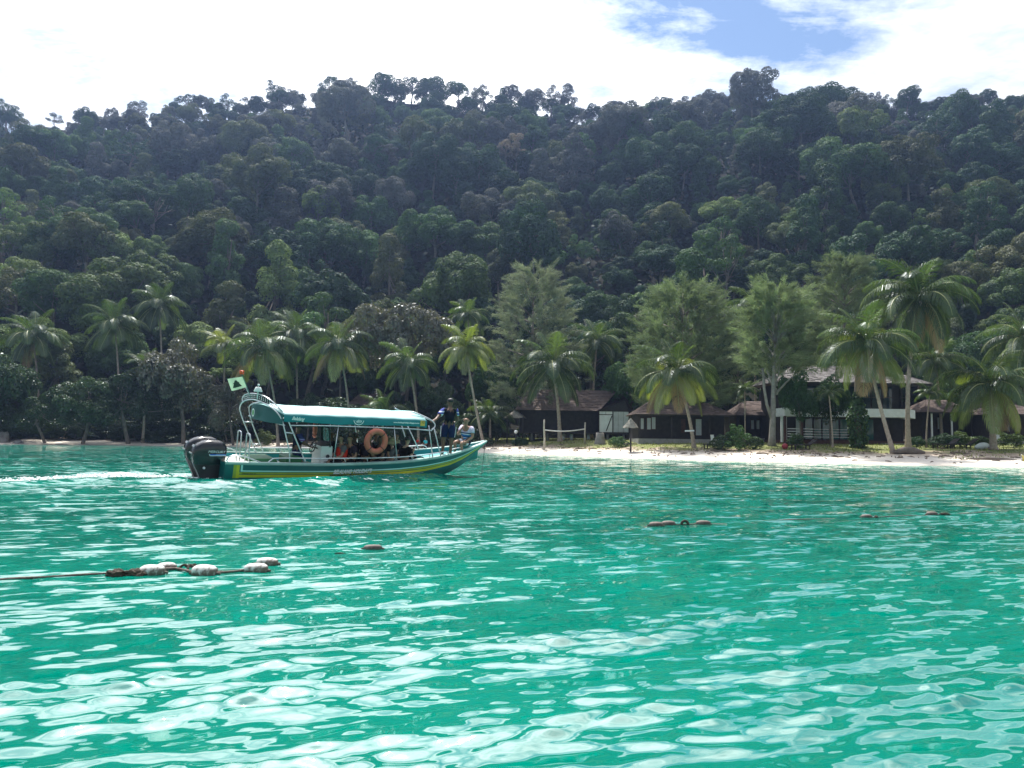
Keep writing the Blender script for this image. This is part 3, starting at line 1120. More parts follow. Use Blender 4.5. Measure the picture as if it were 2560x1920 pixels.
# ---------------------------------------------------------------- feathery casuarinas
CAS = mat_leaf('casuarina_leaf', (0.160, 0.200, 0.100), transl=0.38, tr=(1.1, 1.25, 0.9), gloss=0.03, var=0.4, tint=(0.19, 0.21, 0.11), nscale=0.5, objvar=0.1)
CAS2 = mat_leaf('casuarina_leaf_grey', (0.185, 0.205, 0.13), transl=0.38, tr=(1.1, 1.2, 0.95), gloss=0.03, var=0.4, tint=(0.20, 0.21, 0.14), nscale=0.5, objvar=0.1)


def casuarina_mesh(seed, rx, z0, z1, n=330, blades=90, topple=0.35):
    """soft plumes of needles: widest at a third of its height"""
    rng = np.random.default_rng(seed)
    h = rng.random(n) ** 0.85
    prof = np.interp(h, [0, 0.12, 0.35, 0.7, 1.0], [0.62, 0.9, 1.0, 0.84, 0.36])
    a = rng.uniform(0, 2 * math.pi, n)
    q = np.sqrt(rng.uniform(0.12, 1, n)) * prof * rx * (1 + 0.16 * np.sin(3 * a + seed) + 0.12 * np.sin(5 * a + 7 * h))
    c = np.stack([q * np.cos(a), q * np.sin(a), z0 + (z1 - z0) * h], 1)
    out = np.stack([np.cos(a), np.sin(a), np.zeros(n)], 1)
    ax = unit(out * 0.85 + np.array([0, 0, 0.6]) + rng.normal(size=(n, 3)) * 0.32)
    L = rng.uniform(0.9, 2.1, n)
    t = rng.random((n, blades))
    sp = rng.normal(size=(n, blades, 3)) * 0.10 * (1.15 - 0.5 * t[..., None])
    p = c[:, None] + ax[:, None] * (t * L[:, None])[..., None] + sp
    p[..., 2] -= 0.35 * t ** 2
    d = unit(ax[:, None] + rng.normal(size=(n, blades, 3)) * 0.42 + np.array([0, 0, -0.35]))
    ln = rng.uniform(0.28, 0.62, (n, blades, 1))
    w = unit(np.cross(d, rng.normal(size=d.shape))) * 0.021
    V_ = np.stack([p - w, p + w, p + d * ln], 2).reshape(-1, 3)
    return np_mesh('crown', V_, np.arange(len(V_)).reshape(-1, 3), CAS), c


def casuarina(px, top_py, Y, halfw_px, z0, trunk_pts, tr, seed, label, mat=CAS, bark=BARK, n=330):
    p = at(px, top_py, Y)
    z = gz(p[0], Y)
    e = empty('casuarina_tree', (p[0], Y, z))
    cm, c = casuarina_mesh(seed, halfw_px * Y / FPX * 0.92, z0, p[2] - z - 1.1, n)
    o_ = link('crown', cm, e)
    cm.materials[0] = mat
    b = MB()
    for pts, rr in trunk_pts:
        b.tube(pts, rr, 9)
    rng = np.random.default_rng(seed)
    top = Vector(trunk_pts[0][0][-1])
    for i in rng.permutation(len(c))[:34]:
        zz = min(max(c[i][2] - 1.5, z0 * 0.7), top.z)
        b.tube([(top.x * zz / top.z, top.y * zz / top.z, zz), tuple((c[i] + np.array([0, 0, zz])) / 2 + np.array([0, 0, 0.1])), tuple(c[i])], [0.11, 0.07, 0.025], 5)
    b.build('trunk', bark, e)
    tag(e, label, 'tree')
    return e


casuarina(1335, 655, 84, 118, 2.4, [([(0, 0, -0.4), (0.1, 0, 3), (-0.1, 0, 8), (0, 0, 16)], [0.34, 0.28, 0.2, 0.05])], 0, 1,
          'tall pale grey-green feathery tree left of the dark brown hut', CAS2, n=560)
casuarina(1708, 690, 74, 142, 2.6, [([(0, 0, -0.4), (0.1, 0, 2), (0.2, 0, 6), (0, 0, 13)], [0.62, 0.48, 0.34, 0.06]), ([(-0.5, -0.1, -0.4), (-0.3, 0, 1.2), (0.05, 0, 2.6)], [0.3, 0.22, 0.16]),
                                   ([(0.55, -0.1, -0.4), (0.35, 0, 1.1), (0.1, 0, 2.4)], [0.28, 0.2, 0.15])], 0, 2,
          'wide round feathery tree with a thick dark trunk behind the drooping palm', CAS, n=760)
_g = 62 / FPX
casuarina(1940, 690, 62, 88, 5.6, [([(-0.5, 0, -0.4), (-0.45, 0, 0.6), (-0.35, 0, 2.6), (-0.3, 0, 5.2), (-0.1, 0, 9)], [0.42, 0.27, 0.21, 0.15, 0.05]),
                                  ([(-0.45, 0.02, 2.2), (-0.85, 0, 3.3), (-1.05, 0, 4.6), (-1.15, 0, 6.2)], [0.16, 0.12, 0.11, 0.10]),
                                  ([(-0.32, 0, 5.0), (-0.7, 0, 5.7), (-0.95, 0, 6.4)], [0.1, 0.07, 0.05]), ([(-0.3, 0, 5.0), (0.1, 0, 5.6), (0.25, 0, 6.8)], [0.1, 0.07, 0.05])], 0, 3,
          'feathery tree on a bare pale forked trunk left of the white house', CAS, BARK_PALE, n=400)
casuarina(2108, 625, 78, 92, 4.0, [([(0, 0, -0.4), (0.1, 0, 4), (0, 0, 9), (0, 0, 15)], [0.3, 0.26, 0.2, 0.05])], 0, 4,
          'bright green feathery tree rising behind the shingled hip roof', CAS, n=520)

# ---------------------------------------------------------------- broad-leaved trees of the shore
SPECK = mat_leaf('almond_leaf', (0.100, 0.098, 0.056), transl=0.25, gloss=0.07, rough=0.38, tint=(0.14, 0.11, 0.08), nscale=0.9, objvar=0.1)
SPECK_D = mat_leaf('almond_leaf_dark', (0.034, 0.062, 0.022), transl=0.22, gloss=0.03, rough=0.36, tint=(0.05, 0.075, 0.03), nscale=0.9, objvar=0.25)
LEAF['speckled'] = SPECK
LEAF['speckled dark'] = SPECK_D
SHORE = []
for i, (kind, R, Ht) in enumerate([('lobed', 5.2, 10.5), ('layered', 4.6, 7.5), ('lobed', 4.2, 6.5), ('dome', 2.2, 3.4), ('layered', 2.0, 3.0)]):
    cm, C, r = make_crown('crown', kind, R, Ht, 140 + i, leaf=0.25 if i < 3 else 0.2, dens=2.3, spread=0.6)
    cm.materials.append(SPECK)
    tm = make_trunk('trunk', C, r, Ht, 0.2 if i < 3 else 0.07, 30 + i, limbs=12)
    tm.materials.append(BARK)
    SHORE.append((cm, tm, R, Ht))


def shore_tree(px, top_py, Y, v, s, colr, label, rz=0.0, name='shore_tree', cat='tree', group=None):
    p = at(px, top_py, Y)
    cm, tm, R, Ht = SHORE[v]
    z = gz(p[0], Y)
    sz = (p[2] - z) / Ht
    return plant_tree(cm, tm, (p[0], Y, z - 0.1), s, rz, colr, label, group, cat, name, sz)


shore_tree(1048, 735, 91, 0, 1.05, 'speckled', 'big grey-brown speckled shore tree behind the boat canopy', 0.4)
shore_tree(470, 862, 90, 2, 1.15, 'speckled', 'speckled grey tree behind the boat flag spreading low over the sand', 1.0)
shore_tree(590, 950, 89, 1, 0.72, 'speckled', 'low speckled tree behind the arch of the boat', 2.0)
shore_tree(330, 930, 88, 1, 0.95, 'speckled dark', 'tiered dark shore tree hanging over the narrow sand', 2.2)
shore_tree(215, 950, 86, 2, 0.95, 'speckled dark', 'dark shore tree right of the leaning drooping palm', 0.2)
shore_tree(20, 900, 86, 2, 1.1, 'speckled dark', 'dark shore tree above the grey rock', 3.3)
shore_tree(120, 985, 85, 1, 0.8, 'speckled dark', 'low dark tree spreading under the drooping palm', 1.1)
shore_tree(-110, 920, 85, 1, 1.0, 'speckled dark', 'dark shore tree at the far end of the sand', 1.7)
shore_tree(770, 990, 90, 2, 0.7, 'speckled dark', 'dark shore tree behind the middle of the boat canopy', 0.7)
shore_tree(860, 760, 97, 0, 0.75, 'olive', 'olive tree behind the palm that leans towards the ribbed roof', 2.7)
shore_tree(960, 985, 88, 1, 0.75, 'speckled dark', 'dark tiered tree behind the low arching palm', 0.7)
shore_tree(1110, 960, 87, 2, 0.7, 'speckled dark', 'dark tree behind the two people on the bow', 0.9)
shore_tree(1245, 900, 89, 2, 0.9, 'green', 'green bushy tree left of the dark brown hut', 1.9)
shore_tree(1480, 790, 98, 0, 0.9, 'dark green', 'dark bushy tree behind the dark brown hut', 1.9)
shore_tree(1570, 900, 82, 2, 0.75, 'green', 'green tree squeezed between the hut and the low dark chalet', 1.4)
shore_tree(1850, 820, 84, 0, 0.62, 'dark green', 'dark tree behind the second chalet', 0.6)
shore_tree(2000, 800, 86, 0, 0.8, 'dark green', 'dark green tree behind the shingled hip roof', 0.9)
shore_tree(2000, 930, 64.2, 2, 0.42, 'dark green', 'slender dark tree in front of the upper storey of the white house', 0.5)
shore_tree(2075, 945, 64.0, 2, 0.40, 'dark green', 'second slender dark tree beside the ivy-clad trunk', 1.9)
shore_tree(2420, 800, 84, 0, 0.9, 'dark green', 'dark green tree behind the bushy short palm', 2.6)
shore_tree(2380, 940, 78, 2, 0.7, 'green', 'green tree behind the right-hand chalet roof', 2.9)
shore_tree(2540, 760, 82, 0, 0.9, 'green', 'green tree behind the chalet with the white wall', 1.6)
for px, py, Y, v, s, c, lab in [
        (1840, 1068, 58.5, 4, 0.55, 'green', 'small leafy shrub at the corner of the low dark chalet'), (1805, 1078, 59, 3, 0.38, 'speckled dark', 'small dark shrub beside the chalet corner'),
        (1875, 1082, 59.5, 3, 0.4, 'speckled dark', 'low dark shrub left of the pale forked trunk'), (1985, 1085, 60, 4, 0.5, 'green', 'low green hedge plant before the white railings'),
        (2360, 1078, 60, 3, 0.55, 'dark green', 'round dark bush before the right-hand chalet'), (2405, 1082, 60.5, 4, 0.55, 'light green', 'bright low bush by the loungers'),
        (2525, 1085, 60, 4, 0.6, 'light green', 'bright leafy plant before the white chalet wall'), (1545, 1085, 66, 3, 0.35, 'green', 'small bush under the thatched sunshade'),
        (1300, 1088, 76, 3, 0.35, 'dark green', 'small dark bush beside the garden lamp'), (660, 1078, 90, 4, 0.75, 'light green', 'yellow-green beach shrub seen under the arch of the boat'),
        (735, 1082, 89, 4, 0.6, 'light green', 'yellow-green beach shrub seen behind the boat driver'), (1165, 1080, 84, 3, 0.4, 'light green', 'small bright shrub behind the seated person on the bow'),
        (2290, 1085, 60.5, 3, 0.3, 'dark green', 'small bush at the foot of the white column'), (2440, 1085, 63, 3, 0.5, 'speckled dark', 'dark shrub behind the white upturned board')]:
    shore_tree(px, py, Y, v, s, c, lab, px * 0.01, 'shrub', 'shrub')

# thicket of bushes along the shaded part of the shore
tb = np.random.default_rng(19)
for i in range(40):
    px = -140 + 1380 * (i + tb.uniform(-0.3, 0.3)) / 40
    Y = float(shore(at(px, 1050, 86)[0])) + tb.uniform(8.5, 13)
    if 600 < px < 800:
        Y += 5
    v = int(tb.choice([3, 4, 2])) if i % 3 else 3
    top = tb.uniform(985, 1045)
    word = ('tall ' if top < 1015 else 'shorter ') + {3: 'rounded', 4: 'tiered', 2: 'sprawling'}[v]
    shore_tree(px, top, Y, v, tb.uniform(0.7, 1.15), 'speckled dark', f'{word} dark bush in the shaded thicket along the back of the sand', tb.uniform(0, 6), 'shoreline_bush', 'bush', f'{word} bushes of the shaded thicket')

for i in range(38):
    px = -120 + 1330 * (i + tb.uniform(-0.35, 0.35)) / 38
    Y = float(shore(at(px, 1080, 84)[0])) + tb.uniform(5.2, 7.5)
    if 600 < px < 800:
        Y += 7
    shore_tree(px, tb.uniform(1040, 1075), Y, 3 if i % 2 else 4, tb.uniform(0.7, 1.1), 'speckled dark', f"low {'rounded' if i % 2 else 'tiered'} dark bush at the front of the thicket by the sand", tb.uniform(0, 6), 'shoreline_bush', 'bush', f"low {'rounded' if i % 2 else 'tiered'} bushes in front of the thicket")

# ivy-covered trunk in front of the white house
p, h = stand(2142, 905, 60)
e = empty('ivy_clad_tree', p)
MB().tube([(0, 0, -0.3), (0.02, 0, 2), (-0.05, 0, 4.2), (0, 0, h)], [0.3, 0.26, 0.2, 0.12], 8).build('trunk', BARK, e)
rg = np.random.default_rng(4)
k = 1500
zz = rg.random(k) ** 0.9 * 4.4
aa = rg.uniform(0, 6.28, k)
rr_ = np.interp(zz, [0, 0.4, 2.4, 3.6, 4.4], [0.55, 0.62, 0.75, 0.4, 0.25]) * (0.6 + 0.5 * rg.random(k))
P_ = np.stack([rr_ * np.cos(aa), rr_ * np.sin(aa), zz], 1)
N_ = unit(np.stack([np.cos(aa), np.sin(aa), np.full(k, 0.5)], 1) + 0.5 * rg.normal(size=(k, 3)))
q, f_ = leaf_quads(P_, N_, 0.24, rg, 0.8)
link('ivy', np_mesh('ivy', q, f_, LEAF['green']), e)
tag(e, 'dark trunk wrapped in leafy ivy in front of the white house', 'tree')

# short grass and fallen leaves behind the sand
k = 26000
ux, uy = rg.uniform(-46, 45, k), rg.uniform(50, 99, k)
s_in = uy - shore(ux) + 9 * vnoise(ux, uy, 0.25, 71)
ok = (s_in > 8.5) & (s_in < 30)
ux, uy = ux[ok], uy[ok]
uz = ground(ux, uy)
d_ = unit(rg.normal(size=(len(ux), 3)) * np.array([0.4, 0.4, 0.1]) + np.array([0, 0, 1]))
w_ = unit(np.cross(d_, rg.normal(size=d_.shape))) * 0.035
P_ = np.stack([ux, uy, uz - 0.02], 1)
V_ = np.stack([P_ - w_, P_ + w_, P_ + d_ * rg.uniform(0.08, 0.26, (len(ux), 1))], 1).reshape(-1, 3)
GRASS = mat_leaf('grass_blade', (0.15, 0.19, 0.05), transl=0.4, gloss=0.02, tint=(0.2, 0.18, 0.06))
tag(link('grass', np_mesh('grass', V_, np.arange(len(V_)).reshape(-1, 3), GRASS)), 'short sunlit grass behind the beach', 'grass', kind='stuff')
b = MB()
dr = np.random.default_rng(8)
for i in range(640):
    x = dr.uniform(-40, 34)
    s0 = abs(dr.normal()) * 3.4 + (4.6 if i % 5 else 2.2)
    y = float(shore(x)) + s0
    z = gz(x, y)
    rz = Matrix.Rotation(dr.uniform(0, 6.28), 3, 'Z') @ Matrix.Rotation(dr.normal() * 0.2, 3, 'Y')
    L = dr.uniform(0.12, 0.5) * (2.2 if i % 13 == 0 else 1)
    a = rz @ Vector((L / 2, 0, 0))
    c = Vector((x, y, z + 0.03))
    b.tube([c - a, c + Vector((0, 0, 0.03)) + a * 0.1, c + a], [0.02 + 0.05 * L * 0.4, 0.03 + 0.05 * L * 0.6, 0.015], 5)
tag(b.build('beach_litter', mat_plain('driftwood', (0.17, 0.13, 0.10), 0.95, var=0.4)), 'dry leaves, husks and twigs scattered along the upper beach', 'debris', kind='stuff')

# ================================================================ tour boat
BM_ = Matrix.Translation(BOAT_O) @ Matrix.Rotation(BOAT_TH, 4, 'Z') @ Matrix.Rotation(BOAT_ROLL, 4, 'X')
boat = empty('tour_boat')
boat.matrix_world = BM_
tag(boat, 'green and yellow open tour boat with teal canopy, twin black outboards and passengers under way', 'boat')

TEAL_D = mat_plain('boat_teal_dark', (0.002, 0.11, 0.11), 0.32, var=0.12, nscale=2)
TEAL_M = mat_plain('boat_teal', (0.004, 0.19, 0.18), 0.35, var=0.10, nscale=2)
TEAL_IN = mat_plain('boat_inside_teal', (0.01, 0.27, 0.30), 0.5, var=0.10)
B_YEL = mat_plain('boat_yellow', (0.52, 0.47, 0.02), 0.35, var=0.12, nscale=2)
B_LIME = mat_plain('boat_lime', (0.30, 0.36, 0.03), 0.35, var=0.12, nscale=2)
B_WHITE = mat_plain('boat_white', (0.72, 0.76, 0.74), 0.35, var=0.08)
B_LINE = mat_plain('boat_pale_line', (0.45, 0.78, 0.72), 0.35, var=0.05)
B_RAIL = mat_plain('boat_rub_rail', (0.16, 0.34, 0.31), 0.5, var=0.2, nscale=6)
B_GREEN = mat_plain('boat_green', (0.02, 0.15, 0.05), 0.5, var=0.15)
B_CAP = mat_plain('boat_capping', (0.36, 0.50, 0.47), 0.4, var=0.2, nscale=2)
B_DECK = mat_plain('boat_deck', (0.55, 0.58, 0.52), 0.6, var=0.15)
STEEL = mat_plain('stainless_steel', (0.62, 0.64, 0.66), 0.28, 0.85, var=0.08, nscale=5)
BLACK = mat_plain('engine_black', (0.012, 0.013, 0.018), 0.22, var=0.15, nscale=2, spec=0.6)
BLACK_M = mat_plain('black_plastic', (0.02, 0.02, 0.024), 0.55, var=0.2)
GREYP = mat_plain('grey_plate', (0.30, 0.31, 0.33), 0.35, var=0.1)
INK = mat_plain('black_lettering', (0.015, 0.014, 0.01), 0.5, var=0.05)
INKW = mat_plain('white_lettering', (0.80, 0.82, 0.82), 0.4, var=0.03)
BLUE = mat_plain('blue_decal', (0.02, 0.10, 0.50), 0.35, var=0.05)

HX = [0, 1, 3, 5, 6, 7, 7.8, 8.4, 8.78]
def hb(x): return float(np.interp(x, HX, [0.98, 1.02, 1.06, 1.00, 0.88, 0.66, 0.42, 0.20, 0.03]))
def hs(x): return float(np.interp(x, HX, [0.645, 0.61, 0.575, 0.625, 0.69, 0.79, 0.92, 1.06, 1.17]))
def hk(x): return float(np.interp(x, [0, 4, 5, 6, 7, 7.6, 8.28, 8.78], [-0.30, -0.30, -0.25, -0.15, 0.02, 0.27, 0.76, 1.12]))
def hc(x): return float(np.interp(x, [0, 4, 5, 6, 7, 7.6, 8.28, 8.78], [-0.06, -0.06, -0.04, 0.03, 0.20, 0.43, 0.84, 1.14]))


def smooth_fn(f, w=0.5):
    return lambda x: (f(max(0, x - w)) + 2 * f(x) + f(min(8.78, x + w))) / 4 if x < 8.2 else f(x)


hbs, hss = smooth_fn(hb), smooth_fn(hs)


def hull_pt(x, fr, side=-1):
    """fr 0 at the gunwale, 1 at the chine, 2 at the keel"""
    b_, zs, zc, zk = hbs(x), hss(x), hc(x), hk(x)
    if fr <= 1:
        y = b_ * (1 - 0.13 * fr - 0.03 * math.sin(math.pi * fr) * (-1))
        return Vector((x, side * y, zs + (zc - zs) * fr))
    t = fr - 1
    return Vector((x, side * b_ * 0.87 * (1 - t), zc + (zk - zc) * t))


ROWS = [0, 0.035, 0.08, 0.16, 0.24, 0.285, 0.335, 0.355, 0.43, 0.455, 0.565, 0.59, 1.0, 1.5, 2.0]
RMAT = [3, 3, 0, 0, 0, 2, 0, 4, 0, 1, 0, 0, 0, 0]          # 0 dark teal 1 yellow 2 pale line 3 rail 4 lime
STA = [0, 0.12, 0.22, 0.30, 0.38, 0.41, 0.46, 0.6] + [0.8 + 0.25 * i for i in range(30)] + [8.2, 8.4, 8.6, 8.72, 8.78]
STA = sorted(set(round(s, 3) for s in STA if s <= 8.78))
b = MB()
for side in (-1, 1):
    for i in range(len(STA) - 1):
        x0, x1 = STA[i], STA[i + 1]
        for j in range(len(ROWS) - 1):
            f0, f1 = ROWS[j], ROWS[j + 1]
            mi = RMAT[j]
            xm = (x0 + x1) / 2
            fm = (f0 + f1) / 2
            if xm < 0.22 and j > 1:
                mi = 0
            elif xm < 0.38 and 0.08 < fm < 0.58:
                mi = 4 if xm < 0.30 else 1
            elif xm < 0.41 and 0.08 < fm < 0.335:
                mi = 0
            elif xm < 0.46 and 0.08 < fm < 0.335:
                mi = 2
            if xm > 8.1 and mi in (1, 4, 2):
                mi = 2 if mi == 2 and xm < 8.5 else (mi if xm < 8.4 else 0)
            q = [hull_pt(x0, f0, side), hull_pt(x1, f0, side), hull_pt(x1, f1, side), hull_pt(x0, f1, side)]
            b.add(q if side < 0 else q[::-1], [(0, 1, 2, 3)][::1], True, mi)
# transom
b.add([hull_pt(0, f, -1) for f in ROWS] + [hull_pt(0, f, 1) for f in ROWS[::-1]], [tuple(range(2 * len(ROWS)))], False, 0)
hull = b.build('hull', [TEAL_D, B_YEL, B_LINE, B_RAIL, B_LIME], boat)
me = hull.data
bm = bmesh.new()
bm.from_mesh(me)
bmesh.ops.remove_doubles(bm, verts=bm.verts, dist=1e-4)
bmesh.ops.recalc_face_normals(bm, faces=bm.faces)
bm.to_mesh(me)
bm.free()

# gunwale capping, inner sides, floor, decks
XS = [0.0 + 0.3 * i for i in range(29)] + [8.6, 8.74]
for side, nm in ((-1, 'starboard'), (1, 'port')):
    b = MB()
    P = []
    for x in XS:
        o_, z = hbs(x) + 0.025, hss(x)
        w = min(0.13, hbs(x) * 0.9)
        P.append([Vector((x, side * o_, z - 0.03)), Vector((x, side * o_, z + 0.022)), Vector((x, side * (o_ - 0.02), z + 0.032)), Vector((x, side * (o_ - w), z + 0.030)), Vector((x, side * (o_ - w), z - 0.03))])
    b.grid(P if side > 0 else [r[::-1] for r in P], False)
    c = b.build('gunwale', B_CAP, boat)
    b = MB()
    P = [[Vector((x, side * max(0.01, hbs(x) - 0.11), hss(x) + 0.0)), Vector((x, side * max(0.01, hbs(x) * 0.93 - 0.11), (hss(x) + 0.10) / 2)), Vector((x, side * max(0.01, hbs(x) * 0.86 - 0.1), 0.08 + max(0, x - 6.5) * 0.35))] for x in XS if x < 8.5]
    b.grid(P, True)
    b.build('inner_side', TEAL_IN, boat)
b = MB()
b.grid([[Vector((x, -hbs(x) * 0.85, 0.10)), Vector((x, 0, 0.10)), Vector((x, hbs(x) * 0.85, 0.10))] for x in [1.7 + 0.4 * i for i in range(13)]], False)
b.build('floor', B_DECK, boat)
b = MB()
fx = [6.35 + 0.2 * i for i in range(11)]
b.grid([[Vector((x, -hbs(x) + 0.10, hss(x) - 0.12)), Vector((x, 0, hss(x) - 0.08)), Vector((x, hbs(x) - 0.10, hss(x) - 0.12))] for x in fx], True)
b.add([(6.35, -hbs(6.35) + 0.1, hss(6.35) - 0.12), (6.35, hbs(6.35) - 0.1, hss(6.35) - 0.12), (6.35, hbs(6.35) - 0.2, 0.08), (6.35, -hbs(6.35) + 0.2, 0.08)], [(0, 1, 2, 3)])
b.build('bow_deck', TEAL_IN, boat)
MB().box((7.93, 0, 0.925), (0.34, 0.52, 0.17)).build('bow_seat', TEAL_M, boat)
b = MB()
b.grid([[Vector((x, -hbs(x) + 0.11, 0.50 + 0.02 * k)), Vector((x, 0, 0.54 + 0.02 * k)), Vector((x, hbs(x) - 0.11, 0.50 + 0.02 * k))] for k, x in enumerate((0.02, 0.5, 1.0, 1.6))], False)
b.add([(1.6, -0.92, 0.56), (1.6, 0.92, 0.56), (1.6, 0.85, 0.08), (1.6, -0.85, 0.08)], [(0, 1, 2, 3)])
b.build('stern_deck', B_DECK, boat)
bevel(MB().box((1.15, -0.1, 0.62), (0.75, 1.0, 0.10), taper=0.9).build('stern_cushion', B_GREEN, boat), 0.03)
bevel(MB().box((1.95, -0.35, 0.42), (0.46, 0.62, 0.62)).build('helm_seat', B_GREEN, boat), 0.03)
bevel(MB().box((2.35, -0.55, 0.35), (0.30, 0.55, 0.42), taper=0.9).build('fuel_box', B_GREEN, boat), 0.02)
for x in (3.45, 4.15, 4.85, 5.55):
    bevel(MB().box((x, 0, 0.42), (0.36, 1.56, 0.08)).build('bench', B_WHITE, boat), 0.01)
    MB().box((x, 0, 0.24), (0.08, 1.3, 0.28)).build('bench_support', TEAL_IN, boat)


def tube_part(name, pts, r=0.019, mat=STEEL, parent=boat, n=8, caps=True):
    return MB().tube(smooth_path(pts), r, n, caps).build(name, mat, parent)


def smooth_path(pts, k=4):
    """Catmull-Rom through the points"""
    if len(pts) < 3:
        return pts
    P = [Vector(p) for p in pts]
    P = [P[0] * 2 - P[1]] + P + [P[-1] * 2 - P[-2]]
    out = []
    for i in range(1, len(P) - 2):
        a, b_, c, d = P[i - 1:i + 3]
        for j in range(k):
            t = j / k
            out.append(0.5 * ((2 * b_) + (c - a) * t + (2 * a - 5 * b_ + 4 * c - d) * t * t + (3 * b_ - a - 3 * c + d) * t ** 3))
    out.append(P[-2])
    return out


# arch over the stern
arch_a = [(1.70, -1.0, 0.62), (1.66, -1.0, 0.95), (1.52, -0.97, 1.45), (1.40, -0.90, 1.83), (1.20, -0.70, 2.08), (1.02, -0.3, 2.20), (0.94, 0.1, 2.22), (0.88, 0.55, 2.16), (0.85, 0.85, 2.04),
          (0.86, 0.98, 1.86), (0.98, 1.0, 1.55), (1.20, 1.0, 1.10), (1.42, 1.0, 0.62)]
tube_part('arch_tube', arch_a, 0.019)
arch_b = [(2.16, -1.0, 0.60), (1.86, -0.98, 1.20), (1.60, -0.95, 1.74), (1.50, -0.85, 1.95), (1.30, -0.5, 2.13), (1.25, 0.2, 2.16), (1.12, 0.8, 2.03), (1.12, 0.97, 1.86), (1.25, 1.0, 1.45), (1.62, 1.0, 0.66)]
tube_part('arch_tube', arch_b, 0.019)
tube_part('arch_brace', [(1.52, -0.97, 1.45), (1.78, -0.98, 1.42)], 0.018)
tube_part('arch_brace', [(1.00, 1.0, 1.50), (1.27, 1.0, 1.50)], 0.018)
tube_part('arch_crossbar', [(1.12, 0.97, 1.68), (1.50, -0.95, 1.64)], 0.020)
tube_part('arch_brace', [(1.66, -1.0, 0.92), (2.02, -1.0, 0.90)], 0.018)
tube_part('arch_brace', [(1.30, 1.0, 0.86), (1.56, 1.0, 0.86)], 0.018)
# roof basket with perforated sign
bask = [(0.88, 0.80, 2.06), (0.86, 0.84, 2.18), (0.90, 0.74, 2.30), (0.95, 0.2, 2.38), (1.06, -0.3, 2.37), (1.22, -0.66, 2.24), (1.45, -0.85, 2.0)]
tube_part('basket_rail', bask, 0.016)
b = MB()
ap = smooth_path([(0.87, 0.70, 2.13), (0.91, 0.40, 2.20), (0.95, 0.05, 2.235), (1.03, -0.3, 2.215), (1.16, -0.6, 2.15)])
for a_, c in zip(ap[:-1], ap[1:]):
    q = Vector((0, 0, 0.13))
    n_ = Vector((-0.004, 0, 0))
    b.add([a_, c, c + q, a_ + q], [(0, 1, 2, 3)])
sign = b.build('sign_panel', BLACK_M, boat)
b = MB()
sr = random.Random(3)
for i, p_ in enumerate(ap):
    for j in range(2):
        z = 0.035 + 0.055 * j
        h = 0.030
        d = Vector((0.01, -0.022 - 0.012 * sr.random(), 0))
        q = Vector(p_) + Vector((-0.012, 0, z))
        b.add([q, q + d, q + d + Vector((0, 0, h * (0.6 + 0.6 * sr.random()))), q + Vector((0, 0, h))], [(0, 1, 2, 3)])
tag(b.build('sign_marks', INKW, sign), kind='stuff')
for q in ((1.02, -0.3), (0.93, 0.3)):
    tube_part('basket_post', [(q[0], q[1], 2.2), (q[0] + 0.03, q[1], 2.38)], 0.012)

# flag staff, flag, beacon, horn lamp
staff = tube_part('flag_staff', [(0.84, 0.0, 2.26), (0.70, 0.0, 2.58), (0.545, 0.0, 2.90)], 0.011, mat_plain('staff_green', (0.08, 0.22, 0.18), 0.5))
FLAG = mat_leaf('flag_cloth', (0.40, 0.52, 0.40), transl=0.25, gloss=0.02, var=0.15, tint=(0.42, 0.54, 0.42), tr=(1, 1.05, 0.9), nscale=4)
P = []
for i in range(11):
    u = i / 10
    row_ = []
    for j in range(7):
        v = j / 6
        a_ = Vector((0.575, 0, 2.84)).lerp(Vector((0.70, 0, 2.56)), v)
        p_ = a_ + Vector((-0.36, 0.12, -0.10 - 0.05 * v + 0.02 * u)) * u + Vector((0.05, 0.10, 0.02)) * math.sin(5 * u + 1.3 * v) * u * 0.45
        row_.append(p_)
    P.append(row_)
flag = MB().grid(P).build('flag', FLAG, boat)
def fp(u, v):
    i, j = u * 10, v * 6
    i0, j0 = min(int(i), 9), min(int(j), 5)
    a_ = P[i0][j0].lerp(P[i0 + 1][j0], i - i0)
    c = P[i0][j0 + 1].lerp(P[i0 + 1][j0 + 1], i - i0)
    return a_.lerp(c, j - j0)
b = MB()
rows_ = []
for k in range(9):
    v = 0.22 + 0.58 * k / 8
    hw = 0.05 + 0.24 * (k / 8) + (0.05 if k == 3 else 0)
    rows_.append([fp(min(0.98, max(0.02, 0.55 + hw * t)), v) + Vector((0, -0.006, 0)) for t in (-1, -0.5, 0, 0.5, 1)])
b.grid(rows_)
b.build('emblem', mat_plain('flag_emblem', (0.02, 0.05, 0.03), 0.8), flag)
b = MB().lathe([(0.058, 0), (0.062, 0.03), (0.062, 0.085), (0.05, 0.105), (0.02, 0.11)], 12, (0.54, 0, 2.90))
b.build('beacon', mat_plain('beacon_orange', (0.80, 0.10, 0.015), 0.25), boat)
b = MB().lathe([(0.115, 0), (0.118, 0.015), (0.075, 0.11), (0.06, 0.125), (0.0, 0.13)], 14, (0.98, -0.12, 2.46))
b.tube([(0.98, -0.12, 2.22), (0.98, -0.12, 2.47)], 0.02, 8)
b.build('horn_lamp', B_WHITE, boat)
b = MB().lathe([(0.0, -0.03), (0.028, -0.02), (0.034, 0.0), (0.028, 0.02), (0.0, 0.03)], 10, (0.985, -0.12, 2.645))
b.tube([(0.985, -0.12, 2.58), (0.985, -0.12, 2.63)], 0.008, 6)
b.build('lamp_bulb', B_WHITE, boat)
tube_part('aerial', [(0.93, 0.42, 2.3), (0.86, 0.42, 2.42), (0.80, 0.40, 2.52)], 0.010)

